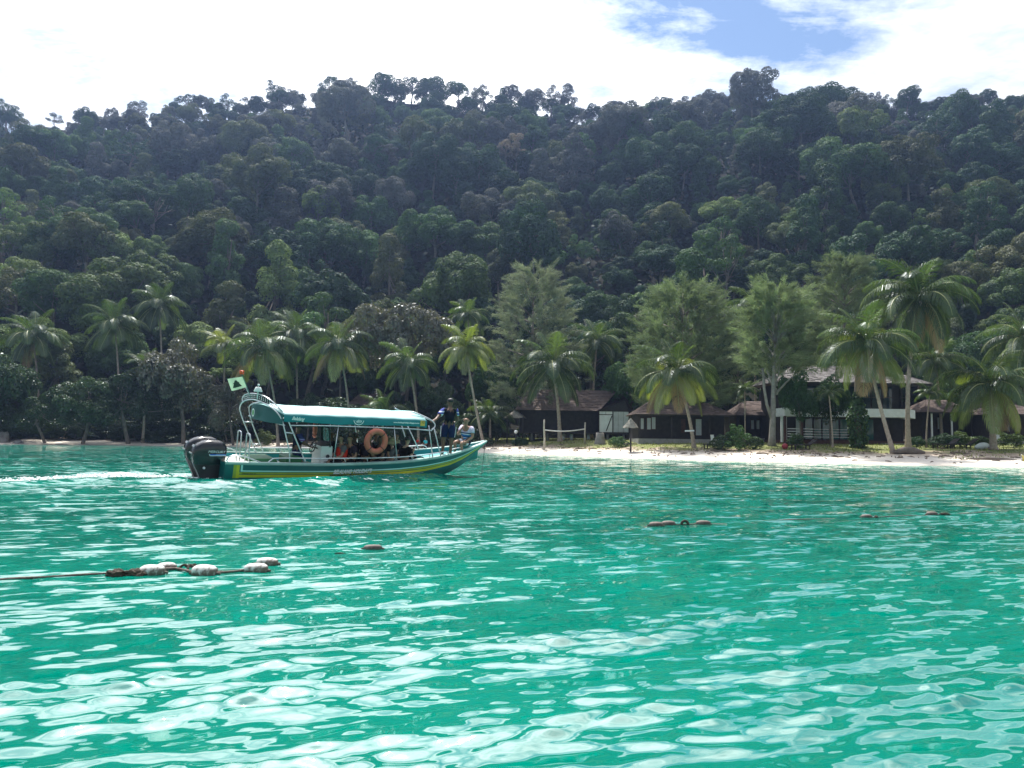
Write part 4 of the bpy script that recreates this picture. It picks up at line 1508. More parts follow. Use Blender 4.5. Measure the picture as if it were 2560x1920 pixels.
# canopy
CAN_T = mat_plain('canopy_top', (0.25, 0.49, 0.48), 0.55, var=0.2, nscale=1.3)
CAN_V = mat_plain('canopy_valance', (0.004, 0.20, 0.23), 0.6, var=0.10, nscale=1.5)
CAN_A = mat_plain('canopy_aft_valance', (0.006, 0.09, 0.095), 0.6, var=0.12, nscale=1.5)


def can_z(x, y):
    e = 1.92 - 0.010 * (x - 1.3)
    t = min(1, abs(y) / 0.97)
    return e + 0.19 * (1 - t ** 2.2) - 0.018 * math.sin(x * 2.1) ** 2 * (1 - t * t)


P = []
NX = 24
for i in range(NX + 1):
    row_ = []
    for j in range(17):
        y = -0.97 + 1.94 * j / 16
        xa = 1.12 + 0.33 * (abs(y) / 0.97) ** 2 - (0.25 if y > 0 else 0) * (y / 0.97)
        x = xa + (5.86 - xa) * i / NX
        row_.append(Vector((x, y, can_z(x, y) + 0.006 * math.sin(9 * x + 4 * y))))
    P.append(row_)
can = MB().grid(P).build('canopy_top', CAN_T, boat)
sol = can.modifiers.new('thick', 'SOLIDIFY')
sol.thickness = 0.008
for side, j in ((-1, 0), (1, 16)):
    G_ = []
    for i in range(NX + 1):
        a_ = P[i][j]
        dz = 0.20 + 0.025 * math.sin(a_.x * 2.0 + 1) + 0.03 * math.exp(-((a_.x - 3.6) / 0.5) ** 2) * -1
        G_.append([a_ + Vector((0, side * 0.006, 0.004)), a_ + Vector((0, side * 0.03, -dz * 0.5)), a_ + Vector((0, side * (0.02 + 0.012 * math.sin(7 * a_.x)), -dz))])
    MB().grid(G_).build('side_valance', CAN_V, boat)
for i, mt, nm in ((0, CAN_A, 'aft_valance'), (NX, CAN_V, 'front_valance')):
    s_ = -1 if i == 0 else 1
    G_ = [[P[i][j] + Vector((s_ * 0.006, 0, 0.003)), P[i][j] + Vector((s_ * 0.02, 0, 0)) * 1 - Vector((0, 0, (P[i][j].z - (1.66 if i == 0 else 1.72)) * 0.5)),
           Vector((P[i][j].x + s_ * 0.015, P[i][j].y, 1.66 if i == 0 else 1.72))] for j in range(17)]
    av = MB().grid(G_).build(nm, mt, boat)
    if i == 0:
        c0 = Vector((1.02, 0.12, 1.86))
        def ring(r0, r1, mat_, nm_, dx, par):
            b_ = MB()
            A = [c0 + Vector((dx, r0 * math.cos(t) * 1.0, r0 * math.sin(t))) for t in np.linspace(0, 2 * math.pi, 25)]
            B_ = [c0 + Vector((dx, r1 * math.cos(t) * 1.0, r1 * math.sin(t))) for t in np.linspace(0, 2 * math.pi, 25)]
            b_.grid([A, B_], False)
            return b_.build(nm_, mat_, par)
        ring(0.001, 0.10, mat_plain('logo_green', (0.05, 0.30, 0.07), 0.5), 'logo_disc', -0.05, av)
        ring(0.085, 0.115, INKW, 'logo_ring', -0.054, av)
for x in (2.05, 2.9, 3.75, 4.6, 5.35):
    i = min(range(NX + 1), key=lambda q: abs(P[q][8].x - x))
    tube_part('canopy_hoop', [P[i][j] + Vector((0, 0, -0.012)) for j in range(0, 17, 2)], 0.013)
# seams on the cloth
for i in (6, 12, 18):
    b = MB()
    b.grid([[P[i][j] + Vector((0.05 * (j - 4) - 0.012, 0, 0.010)) for j in range(1, 8)], [P[i][j] + Vector((0.05 * (j - 4) + 0.012, 0, 0.010)) for j in range(1, 8)]])
    b.build('canopy_seam', mat_plain('seam', (0.22, 0.42, 0.42), 0.6) if 'seam' not in MATS else MATS['seam'], can)
tube_part('canopy_edge_rail', [(1.66, -1.0, 1.645), (2.8, -1.0, 1.655), (4.2, -1.0, 1.64), (5.3, -1.0, 1.625), (6.05, -0.97, 1.585)], 0.017)
tube_part('canopy_edge_rail', [(1.30, 1.0, 1.62), (2.8, 1.0, 1.65), (4.2, 1.0, 1.64), (6.05, 0.97, 1.585)], 0.017)
for s_ in (-1, 1):
    tube_part('canopy_front_frame', [(5.55, s_ * 0.55, 2.10), (5.85, s_ * 0.72, 2.0), (6.12, s_ * 0.86, 1.86), (6.20, s_ * 0.90, 1.72), (6.05, s_ * 0.95, 1.58)], 0.020)
    tube_part('canopy_front_leg', [(5.95, s_ * 0.95, 1.72), (6.30, s_ * (hbs(6.3) - 0.05), hss(6.3))], 0.019)
    tube_part('canopy_front_leg', [(6.15, s_ * 0.93, 1.66), (6.62, s_ * (hbs(6.6) - 0.05), hss(6.6))], 0.019)
tube_part('canopy_front_bar', [(6.12, -0.86, 1.86), (6.15, 0, 1.92), (6.12, 0.86, 1.86)], 0.018)
for x0, x1 in ((2.5, 2.75), (3.7, 3.45), (4.35, 4.65), (5.0, 5.25)):
    tube_part('canopy_post', [(x0, 0.99, 1.85), (x1, 1.02, hss(x1))], 0.016)
for x0, x1 in ((3.05, 2.95), (4.75, 4.95)):
    tube_part('canopy_post', [(x0, -0.96, 1.85), (x1, -1.0, hss(x1))], 0.014)
for y_, x_ in ((0.3, 0.70), (-0.3, 0.76)):
    tube_part('ladder_rail', [(x_, y_ + 0.16, 0.54), (x_, y_ + 0.16, 1.22), (x_, y_ + 0.09, 1.31), (x_, y_ - 0.09, 1.31), (x_, y_ - 0.16, 1.22), (x_, y_ - 0.16, 0.54)], 0.019)
for s_ in (-1, 1):
    rail = [(1.10, s_ * 1.0, 0.62), (1.20, s_ * 1.0, 0.71), (1.40, s_ * 1.01, 0.755), (2.8, s_ * 1.04, 0.75), (4.4, s_ * 1.02, 0.76), (5.6, s_ * 0.93, 0.80), (6.55, s_ * 0.76, 0.885), (6.8, s_ * 0.70, 0.90), (6.92, s_ * 0.67, 0.80)]
    tube_part('side_rail', rail, 0.017)
    for k_, x in enumerate((2.1, 3.25, 3.95, 4.85, 5.45, 6.1)):
        y_ = s_ * float(np.interp(x, [1.4, 2.8, 4.4, 5.6, 6.55], [1.01, 1.04, 1.02, 0.93, 0.76]))
        zt = float(np.interp(x, [1.4, 2.8, 4.4, 5.6, 6.55], [0.755, 0.75, 0.76, 0.80, 0.885]))
        tube_part('rail_stanchion', [(x, y_, zt), (x + (0.10 if k_ % 2 else 0.08), s_ * (hbs(x) - 0.05), hss(x))], 0.012)
    tube_part('stern_rail', [(0.04, s_ * 0.93, 0.66), (0.12, s_ * 0.95, 0.80), (0.45, s_ * 0.97, 0.80), (0.95, s_ * 0.99, 0.63)], 0.018)
tube_part('bow_handrail', [(7.05, -0.42, 0.72), (7.07, -0.42, 0.86), (7.14, -0.42, 0.92), (7.48, -0.38, 0.98), (7.55, -0.38, 0.94), (7.56, -0.37, 0.80)], 0.017)
tube_part('bow_line', [(8.70, 0.02, 1.19), (8.74, 0.05, 0.9), (8.73, 0.06, 0.35), (8.72, 0.06, 0.0)], 0.008, BLACK_M)

# console with windscreen and wheel
con = bevel(MB().box((2.98, -0.10, 0.55), (0.40, 0.72, 0.92), taper=0.88).build('console', B_WHITE, boat), 0.03)
MB().box((2.96, -0.10, 1.03), (0.30, 0.60, 0.06), Matrix.Rotation(-0.3, 3, 'Y')).build('dashboard', BLACK_M, con)
GL = mat_plain('windscreen_glass', (0.03, 0.07, 0.07), 0.06, var=0.05, spec=0.8)
MB().box((3.06, -0.10, 1.28), (0.012, 0.62, 0.46), Matrix.Rotation(-0.12, 3, 'Y')).build('windscreen', GL, con)
for y_ in (-0.42, 0.22):
    tube_part('windscreen_post', [(3.07, y_, 0.98), (3.03, y_, 1.28), (2.98, y_, 1.62)], 0.022, BLACK_M, con)
tube_part('windscreen_top', [(3.03, -0.42, 1.52), (3.03, 0.22, 1.52)], 0.018, BLACK_M, con)
b = MB()
for t in range(24):
    a0, a1 = 2 * math.pi * t / 24, 2 * math.pi * (t + 1) / 24
    b.tube([(2.66 + 0.05 * math.sin(a0), -0.15 + 0.17 * math.cos(a0), 0.95 + 0.16 * math.sin(a0)), (2.66 + 0.05 * math.sin(a1), -0.15 + 0.17 * math.cos(a1), 0.95 + 0.16 * math.sin(a1))], 0.016, 6, False)
b.tube([(2.66, -0.15, 0.95), (2.80, -0.15, 0.91)], 0.02, 6)
for a0 in (0.5, 2.6, 4.7):
    b.tube([(2.66, -0.15, 0.95), (2.66 + 0.05 * math.sin(a0), -0.15 + 0.17 * math.cos(a0), 0.95 + 0.16 * math.sin(a0))], 0.010, 5)
b.build('steering_wheel', BLACK_M, con)
b = MB().lathe([(0.0, 0), (0.055, 0.0), (0.055, 0.004), (0.0, 0.005)], 16, (3.0, -0.462, 0.72), Matrix.Rotation(math.pi / 2, 3, 'X'))
b.build('badge', BLACK_M, con)
MB().box((3.0, -0.463, 0.56), (0.20, 0.006, 0.03)).build('badge_strip', GREYP, con)
MB().box((2.95, -0.466, 0.33), (0.26, 0.006, 0.14)).build('badge_plate', GREYP, con)


# ---------------------------------------------------------------- outboard engines
def outboard(y0, text):
    e = empty('outboard_engine', (0, y0, 0), 0, boat)
    S = [(-0.45, -0.30, 0.00, 0.06), (-0.1, -0.40, 0.08, 0.12), (0.12, -0.46, 0.10, 0.15), (0.35, -0.56, 0.12, 0.185), (0.52, -0.64, 0.14, 0.215), (0.56, -0.655, 0.15, 0.222), (0.70, -0.69, 0.17, 0.235),
         (0.86, -0.70, 0.185, 0.24), (0.97, -0.655, 0.175, 0.235), (1.05, -0.56, 0.13, 0.215), (1.10, -0.47, 0.07, 0.18), (1.135, -0.36, -0.02, 0.11)]
    def secs(rows):
        G_ = []
        for z, xa, xb, hw in rows:
            r_ = []
            for k in range(24):
                t = 2 * math.pi * k / 24
                c_, s_ = math.cos(t), math.sin(t)
                ex = 0.55
                r_.append(Vector(((xa + xb) / 2 + (xb - xa) / 2 * math.copysign(abs(c_) ** ex, c_), hw * math.copysign(abs(s_) ** ex, s_), z)))
            G_.append(r_)
        return G_
    lower = MB().grid(secs(S[:5]), True, 0, True)
    lower.build('midsection', BLACK_M, e)
    up = secs(S[4:])
    b_ = MB().grid(up, True, 0, True)
    b_.add(up[-1], [tuple(range(24))], True)
    cowl = b_.build('cowl', BLACK, e)
    # raised top ridge, rear handle plate, side badge, seam
    b_ = MB()
    for s_ in (-1, 1):
        b_.tube([(-0.50, s_ * 0.13, 1.055), (-0.25, s_ * 0.15, 1.105), (0.03, s_ * 0.12, 1.075)], [0.018, 0.03, 0.015], 8)
    b_.build('cowl_ridge', BLACK, cowl)
    MB().box((-0.64, 0, 0.985), (0.03, 0.20, 0.06), Matrix.Rotation(0.5, 3, 'Y')).build('rear_plate', GREYP, cowl)
    MB().box((-0.712, 0, 0.80), (0.02, 0.26, 0.03)).build('rear_trim', GREYP, cowl)
    MB().lathe([(0, 0), (0.035, 0), (0.035, 0.012), (0.02, 0.016), (0, 0.016)], 14, (-0.40, -0.20, 0.43), Matrix.Rotation(math.pi / 2, 3, 'X')).build('side_badge', STEEL, e)
    MB().tube([(-0.665, -0.06, 0.56), (-0.55, -0.10, 0.33), (-0.43, -0.10, 0.05), (-0.38, -0.09, -0.1)], 0.010, 6).build('leg_edge', GREYP, e)
    b_ = MB().box((0.10, 0, 0.34), (0.16, 0.30, 0.20))
    b_.tube([(0.04, -0.12, 0.50), (0.20, -0.16, 0.46), (0.3, -0.18, 0.52)], 0.022, 8)
    b_.build('mounting_bracket', BLACK_M, e)
    for z in (0.40, 0.33):
        MB().tube([(0.04, -0.19, z), (0.17, -0.19, z + 0.02)], 0.014, 8).build('bracket_bolt', STEEL, e)
    return e, cowl


def text_part(name, s, size, mat, parent, origin, xdir, ydir, shear=0.0, width=None, extrude=0.002, spacing=1.0, bold=0.0):
    cu = bpy.data.curves.new(name, 'FONT')
    cu.body = s
    cu.size = size
    cu.shear = shear
    cu.extrude = extrude
    cu.offset = bold
    cu.space_character = spacing
    cu.resolution_u = 3
    tmp = bpy.data.objects.new('tmp', cu)
    COL.objects.link(tmp)
    bpy.context.view_layer.update()
    dg = bpy.context.evaluated_depsgraph_get()
    me_ = bpy.data.meshes.new_from_object(tmp.evaluated_get(dg))
    bpy.data.objects.remove(tmp)
    me_.materials.clear()
    me_.materials.append(mat)
    o_ = link(name, me_, parent)
    xs = [v.co.x for v in me_.vertices]
    sx = 1.0 if width is None else width / (max(xs) - min(xs))
    X_, Y_ = Vector(xdir).normalized(), Vector(ydir)
    Y_ = (Y_ - X_ * Y_.dot(X_)).normalized()
    Z_ = X_.cross(Y_)
    M = Matrix((X_ * sx, Y_, Z_)).transposed().to_4x4()
    M.translation = Vector(origin)
    o_.matrix_local = M
    return o_


eng = []
for y0 in (-0.33, 0.40):
    e, cowl = outboard(y0, True)
    text_part('lettering', 'MERCURY', 0.088, INKW, cowl, (-0.335, -0.2405, 0.835), (1, 0.02, -0.03), (0, 0, 1), 0.25, 0.44)
    q = [(-0.31, -0.2425, 0.800), (0.12, -0.2385, 0.795), (0.12, -0.2385, 0.755), (-0.28, -0.2425, 0.755)]
    MB().prism(q, (0, 0, 0), (0, -0.003, 0)).build('decal', BLUE, cowl)
    MB().prism([(-0.30, -0.246, 0.765), (0.12, -0.242, 0.762), (0.12, -0.242, 0.75), (-0.285, -0.246, 0.75)], (0, 0, 0), (0, -0.002, 0)).build('decal_line', INKW, cowl)
    MB().prism([(-0.13, -0.246, 0.79), (0.10, -0.243, 0.788), (0.10, -0.243, 0.775), (-0.15, -0.246, 0.775)], (0, 0, 0), (0, -0.002, 0)).build('decal_line', mat_plain('pale_blue', (0.25, 0.42, 0.75), 0.4) if 'pale_blue' not in MATS else MATS['pale_blue'], cowl)
    MB().prism([(-0.31, -0.246, 0.80), (-0.295, -0.246, 0.80), (-0.265, -0.246, 0.75), (-0.285, -0.246, 0.75)], (0, 0, 0), (0, -0.002, 0)).build('decal_line', INKW, cowl)

# lettering on the hull and the canopy
def hull_text(name, s, size, mat, x0, x1, fr, shear, bold=0.0):
    a_, c = hull_pt(x0, fr), hull_pt(x1, fr)
    up_ = hull_pt((x0 + x1) / 2, fr - 0.1) - hull_pt((x0 + x1) / 2, fr)
    bulge = max(-hull_pt(x0 + (x1 - x0) * t, fr).y + (a_.y + (c.y - a_.y) * t) for t in (0.25, 0.5, 0.75))
    n_ = (c - a_).cross(up_).normalized()
    return text_part(name, s, size, mat, hull, a_ + n_ * (0.008 + max(0, bulge)), c - a_, up_, shear, (c - a_).length, bold=bold)


hull_text('lettering', 'BELALANG', 0.16, INKW, 2.96, 3.52, 0.415, 0.35, 0.005)
hull_text('lettering', "HOLIDAY'S", 0.16, INKW, 3.56, 4.15, 0.41, 0.35, 0.005)
hull_text('lettering', 'WWW.PERHENTIAN', 0.062, INK, 2.86, 3.42, 0.525, 0.25, 0.002)
hull_text('lettering', 'BELALANG.COM.MY', 0.062, INK, 3.45, 4.05, 0.52, 0.25, 0.002)
hull_text('lettering', 'Damai Jaya II', 0.055, INK, 0.44, 0.80, 0.43, 0.3)
sv = [c for c in boat.children if c.name.startswith('side_valance')][0]
text_part('lettering', 'Belalang', 0.13, INKW, sv, (1.66, -1.012, 1.80), (1, 0, -0.06), (0, -0.05, 1), 0.45, 0.36, bold=0.004)
text_part('lettering', 'www.belalangholidays.blogspot.com', 0.055, INKW, sv, (4.72, -1.016, 1.79), (1, 0, -0.01), (0, -0.05, 1), 0.2, 0.86, bold=0.002)
MB().box((5.70, -1.012, 1.80), (0.15, 0.006, 0.16)).build('sticker', mat_plain('sticker_orange', (0.70, 0.42, 0.08), 0.5), sv)
text_part('lettering', '12', 0.09, INK, sv, (5.655, -1.017, 1.80), (1, 0, 0), (0, 0, 1), 0.0, 0.08)
b = MB()
ctr = Vector((3.62, -1.016, 1.86))
for r0, r1, lo, hi in ((0.145, 0.165, 3.3, 6.1), (0.095, 0.105, 3.4, 6.0)):
    A = [ctr + Vector((r0 * math.cos(t), 0, r0 * math.sin(t))) for t in np.linspace(lo, hi, 20)]
    B_ = [ctr + Vector((r1 * math.cos(t), 0, r1 * math.sin(t))) for t in np.linspace(lo, hi, 20)]
    b.grid([A, B_], False)
for dx, h in ((-0.06, 0.05), (-0.02, 0.07), (0.02, 0.06), (0.06, 0.05)):
    b.add([ctr + Vector((dx, 0, -0.08)), ctr + Vector((dx + 0.025, 0, -0.08)), ctr + Vector((dx + 0.03, 0, -0.08 + h)), ctr + Vector((dx + 0.005, 0, -0.08 + h))], [(0, 1, 2, 3)])
b.build('round_emblem', INKW, sv)


# ---------------------------------------------------------------- lifebuoys hung on the canopy rails
RING = mat_plain('lifebuoy_orange', (0.52, 0.135, 0.085), 0.6, var=0.14, nscale=6)
def lifebuoy(local, rot, label, R=0.295, r=0.088):
    e = empty('lifebuoy')
    e.matrix_world = BM_ @ Matrix.Translation(local) @ rot
    G_ = []
    for i in range(36):
        a_ = 2 * math.pi * i / 36
        G_.append([Vector(((R + r * math.cos(t)) * math.cos(a_), 0.8 * r * math.sin(t), (R + r * math.cos(t)) * math.sin(a_))) for t in np.linspace(0, 2 * math.pi, 13)[:-1]])
    G_.append(G_[0])
    MB().grid(G_, True, 0, True).build('ring', RING, e)
    for a_ in (0.8, 2.35, 3.9, 5.5):
        c_ = Vector((R * math.cos(a_), 0, R * math.sin(a_)))
        tdir = Vector((-math.sin(a_), 0, math.cos(a_)))
        pts = [c_ + Vector((math.cos(t) * math.cos(a_), 0, math.cos(t) * math.sin(a_))) * (r + 0.006) + Vector((0, math.sin(t), 0)) * (0.8 * r + 0.006) for t in np.linspace(0, 2 * math.pi, 15)]
        MB().tube(pts, 0.011, 5, False).build('rope_band', BLACK_M if a_ != 2.35 else RING, e)
    MB().tube([(-0.05, 0, R + r), (0, 0, R + r + 0.06), (0.05, 0, R + r)], 0.008, 5).build('hanging_cord', INKW, e)
    tag(e, label, 'lifebuoy', 'lifebuoys on the tour boat')
    return e


lifebuoy(Vector((4.17, -1.09, 1.245)), Matrix.Rotation(0.06, 4, 'Z'), 'faded orange ring lifebuoy hung outside the near canopy rail of the boat')
lifebuoy(Vector((3.12, 0.93, 1.42)), Matrix.Rotation(1.2, 4, 'Z'), 'red lifebuoy seen edge-on behind the boat console', 0.27, 0.08)

# ================================================================ people
def skin_mat(name, col):
    m, n, l = new_mat(name)
    o_ = n.new('ShaderNodeOutputMaterial')
    b_ = n.new('ShaderNodeBsdfPrincipled')
    b_.inputs['Base Color'].default_value = (*col, 1)
    b_.inputs['Roughness'].default_value = 0.5
    b_.inputs['Subsurface Weight'].default_value = 0.06
    b_.inputs['Subsurface Radius'].default_value = (0.02, 0.008, 0.004)
    l.new(b_.outputs[0], o_.inputs[0])
    return m


def cloth_bands(name, bands, axis='Z', rough=0.85):
    """plain cloth or cloth with printed bands; bands = [(upper limit in metres, colour), ...] from low to high"""
    m, n, l = new_mat(name)
    o_ = n.new('ShaderNodeOutputMaterial')
    b_ = n.new('ShaderNodeBsdfPrincipled')
    b_.inputs['Roughness'].default_value = rough
    b_.inputs['Specular IOR Level'].default_value = 0.2
    tc_ = n.new('ShaderNodeTexCoord')
    sp = n.new('ShaderNodeSeparateXYZ')
    l.new(tc_.outputs['Object'], sp.inputs[0])
    v = sp.outputs[axis]
    c = (*bands[0][1], 1)
    for (lim, _), (_, col) in zip(bands[:-1], bands[1:]):
        c = add_mix(n, l, add_math(n, l, 'GREATER_THAN', v, lim), c, (*col, 1))
    hs_ = n.new('ShaderNodeHueSaturation')
    if isinstance(c, tuple):
        hs_.inputs['Color'].default_value = c
    else:
        l.new(c, hs_.inputs['Color'])
    l.new(add_range(n, l, add_noise(n, l, 9, 4), 0.3, 0.7, 0.8, 1.2), hs_.inputs['Value'])
    l.new(hs_.outputs[0], b_.inputs['Base Color'])
    l.new(b_.outputs[0], o_.inputs[0])
    return m


SKIN = {'dark': skin_mat('skin_dark', (0.16, 0.085, 0.055)), 'tan': skin_mat('skin_tan', (0.34, 0.19, 0.125)), 'light': skin_mat('skin_light', (0.48, 0.30, 0.21))}
HAIR = mat_plain('hair_black', (0.012, 0.010, 0.009), 0.5, var=0.3, nscale=20)
EYE = mat_plain('eye', (0.03, 0.025, 0.02), 0.2)


def pose(kind, k=1.0):
    """joint positions; x forward, y left, z up; origin between the feet (standing) or on the seat (sitting)"""
    J = {}
    if kind == 'stand':
        zp = 0.94
        J.update(pelvis=(0, 0, zp), spine=(0.0, 0, zp + 0.17), chest=(0.0, 0, zp + 0.36), neck=(0.0, 0, zp + 0.53))
        for s, n_ in ((1, 'l'), (-1, 'r')):
            J.update({'hip_' + n_: (0, s * 0.10, zp - 0.06), 'knee_' + n_: (0.03, s * 0.115, 0.50), 'ankle_' + n_: (-0.01, s * 0.12, 0.09), 'toe_' + n_: (0.15, s * 0.14, 0.03),
                      'sho_' + n_: (0, s * 0.185, zp + 0.47), 'elb_' + n_: (0.0, s * 0.25, zp + 0.20), 'wri_' + n_: (0.10, s * 0.26, zp - 0.04), 'han_' + n_: (0.13, s * 0.26, zp - 0.12)})
    else:
        J.update(pelvis=(0, 0, 0.10), spine=(-0.03, 0, 0.26), chest=(-0.02, 0, 0.44), neck=(0.02, 0, 0.60))
        for s, n_ in ((1, 'l'), (-1, 'r')):
            J.update({'hip_' + n_: (0.05, s * 0.095, 0.09), 'knee_' + n_: (0.44, s * 0.12, 0.11), 'ankle_' + n_: (0.44, s * 0.12, -0.30), 'toe_' + n_: (0.58, s * 0.13, -0.35),
                      'sho_' + n_: (0.0, s * 0.18, 0.53), 'elb_' + n_: (0.08, s * 0.235, 0.28), 'wri_' + n_: (0.29, s * 0.17, 0.22), 'han_' + n_: (0.36, s * 0.16, 0.20)})
    J = {a: Vector(v) * k for a, v in J.items()}
    return J


BONES = [('pelvis', 'spine'), ('spine', 'chest'), ('chest', 'neck')] + [t for n_ in 'lr' for t in (
    ('pelvis', 'hip_' + n_), ('hip_' + n_, 'knee_' + n_), ('knee_' + n_, 'ankle_' + n_), ('ankle_' + n_, 'toe_' + n_),
    ('chest', 'sho_' + n_), ('sho_' + n_, 'elb_' + n_), ('elb_' + n_, 'wri_' + n_), ('wri_' + n_, 'han_' + n_))]
RADII = dict(pelvis=(0.15, 0.115), spine=(0.135, 0.10), chest=(0.165, 0.115), neck=(0.055, 0.055), hip=(0.095, 0.095), knee=(0.058, 0.058), ankle=(0.042, 0.042), toe=(0.035, 0.028),
             sho=(0.062, 0.062), elb=(0.043, 0.043), wri=(0.030, 0.026), han=(0.036, 0.020))


def person(label, J, M, skin='dark', top=None, bottom=None, sleeve=None, sleeve_len=0.75, short_len=0.75, hair='short', look=(1, 0, 0), k=1.0, extras=None, grip=0.5, group=None):
    verts, rad, edges, idx_ = [], [], [], {}

    def node(name, p, r):
        idx_[name] = len(verts)
        verts.append(Vector(p))
        rad.append((r[0] * k, r[1] * k) if isinstance(r, tuple) else (r * k, r * k))
        return idx_[name]

    for n_, p in J.items():
        node(n_, p, RADII[n_.split('_')[0]])
    edges += [(idx_[a], idx_[b_]) for a, b_ in BONES]
    # extra points keep thigh, calf, upper arm and forearm fleshy
    L_ = Vector(look).normalized()
    up_ = Vector((0, 0, 1))
    left = up_.cross(L_).normalized()
    up2 = L_.cross(left)
    nk = J['neck']
    hc = nk + up2 * 0.175 * k + L_ * 0.015 * k
    a = node('throat', nk + up2 * 0.06 * k + L_ * 0.005 * k, 0.05)
    b_ = node('jaw', nk + up2 * 0.115 * k + L_ * 0.022 * k, (0.066, 0.072))
    c = node('skull', hc, (0.080, 0.094))
    d = node('crown_of_head', hc + up2 * 0.062 * k - L_ * 0.008 * k, (0.060, 0.070))
    edges += [(idx_['neck'], a), (a, b_), (b_, c), (c, d)]
    for n_ in 'lr':
        h_, w_, e_ = J['han_' + n_], J['wri_' + n_], J['elb_' + n_]
        fw = (h_ - w_).normalized()
        sd = fw.cross(Vector((0, 0, 1)))
        sd = sd.normalized() if sd.length > 0.2 else Vector((0, 1, 0))
        if n_ == 'r':
            sd = -sd
        dn = fw.cross(sd).normalized()
        if dn.z > 0:
            dn = -dn
        for q, (off, ln) in enumerate(((-0.030, 0.075), (-0.010, 0.088), (0.010, 0.082), (0.029, 0.064))):
            root = h_ + sd * off * k + fw * 0.012 * k
            m1 = root + (fw * (1 - 0.5 * grip) + dn * grip * 0.6) * ln * 0.5 * k
            m2 = m1 + (fw * (1 - grip) + dn * (0.2 + grip)).normalized() * ln * 0.5 * k
            i0, i1, i2 = (node(f'f{n_}{q}{t}', p_, 0.0095) for t, p_ in enumerate((root, m1, m2)))
            edges += [(idx_['han_' + n_], i0), (i0, i1), (i1, i2)]
        t0 = w_.lerp(h_, 0.45) - sd * 0.034 * k
        t1 = t0 + (fw * 0.7 - sd * 0.6 + dn * 0.3).normalized() * 0.05 * k
        i0, i1 = node('th' + n_, t0, 0.012), node('tt' + n_, t1, 0.0095)
        edges += [(idx_['wri_' + n_], i0), (i0, i1)]
    me_ = bpy.data.meshes.new('person')
    me_.from_pydata([tuple(v) for v in verts], edges, [])
    tmp = bpy.data.objects.new('tmp', me_)
    COL.objects.link(tmp)
    tmp.modifiers.new('skin', 'SKIN').use_smooth_shade = True
    sk = me_.skin_vertices[0].data
    for i, r in enumerate(rad):
        sk[i].radius = r
        sk[i].use_root = (i == idx_['pelvis'])
    sb = tmp.modifiers.new('sub', 'SUBSURF')
    sb.levels = sb.render_levels = 1
    bpy.context.view_layer.update()
    dg = bpy.context.evaluated_depsgraph_get()
    body = bpy.data.meshes.new_from_object(tmp.evaluated_get(dg))
    bpy.data.objects.remove(tmp)
    body.materials.clear()
    body.materials.append(SKIN[skin])
    for pl in body.polygons:
        pl.use_smooth = True
    # push out a nose and brow so that the head has a face
    nose = hc + L_ * 0.082 * k - up2 * 0.022 * k
    for v in body.vertices:
        dd = (v.co - nose).length
        if dd < 0.035 * k:
            v.co += L_ * 0.024 * k * (1 - dd / (0.035 * k))
    o_ = link('person', body)
    o_.matrix_world = M
    # nearest bone of each vertex
    segs = [(a_, b2, J[a_], J[b2]) for a_, b2 in BONES] + [('neck', 'head', J['neck'] + up2 * 0.05 * k, hc + up2 * 0.06 * k)]
    co = np.empty(len(body.vertices) * 3)
    body.vertices.foreach_get('co', co)
    co = co.reshape(-1, 3)
    best = np.full(len(co), 1e9)
    which = np.zeros(len(co), int)
    tpar = np.zeros(len(co))
    for i, (a_, b2, pa, pb) in enumerate(segs):
        pa_, d_ = np.array(pa), np.array(pb - pa)
        t = np.clip(((co - pa_) @ d_) / max(1e-9, d_ @ d_), 0, 1)
        rr = RADII.get(a_.split('_')[0], (0.08, 0.08))[0] * 0.5
        dist = np.linalg.norm(co - pa_ - t[:, None] * d_, axis=1) - rr * k
        s_ = dist < best
        best[s_], which[s_], tpar[s_] = dist[s_], i, t[s_]
    nor = np.empty(len(co) * 3)
    body.vertices.foreach_get('normal', nor)
    nor = nor.reshape(-1, 3)
    names = [f'{a_}>{b2}' for a_, b2, _, _ in segs]

    def garment(name, test, mat, off):
        keep = np.array([test(names[w], t, p) for w, t, p in zip(which, tpar, co)])
        faces = [list(p.vertices) for p in body.polygons if all(keep[i] for i in p.vertices)]
        if not faces:
            return None
        used = sorted({i for f in faces for i in f})
        mp_ = {v: i for i, v in enumerate(used)}
        gm = bpy.data.meshes.new(name)
        gm.from_pydata([tuple(co[i] + nor[i] * off * k) for i in used], [], [[mp_[i] for i in f] for f in faces])
        gm.materials.append(mat)
        for p in gm.polygons:
            p.use_smooth = True
        go = link(name, gm, o_)
        so = go.modifiers.new('thick', 'SOLIDIFY')
        so.thickness = 0.008 * k
        so.offset = 1
        return go

    torso = ('pelvis>spine', 'spine>chest', 'chest>neck', 'chest>sho_l', 'chest>sho_r')
    zc = J['neck'].z
    if top:
        garment('shirt', lambda w, t, p: (w in torso and not (w == 'chest>neck' and t > 0.72)) or (sleeve is None and w.startswith('sho_') and t < sleeve_len), top, 0.012)
    if sleeve:
        for n_ in 'lr':
            garment('sleeve', lambda w, t, p: w == f'sho_{n_}>elb_{n_}' and t < sleeve_len or (w == f'chest>sho_{n_}' and t > 0.85), sleeve, 0.016)
    if bottom:
        garment('shorts', lambda w, t, p: w in ('pelvis>hip_l', 'pelvis>hip_r') or (w.startswith('hip_') and t < short_len) or (w == 'pelvis>spine' and t < 0.45), bottom, 0.017)

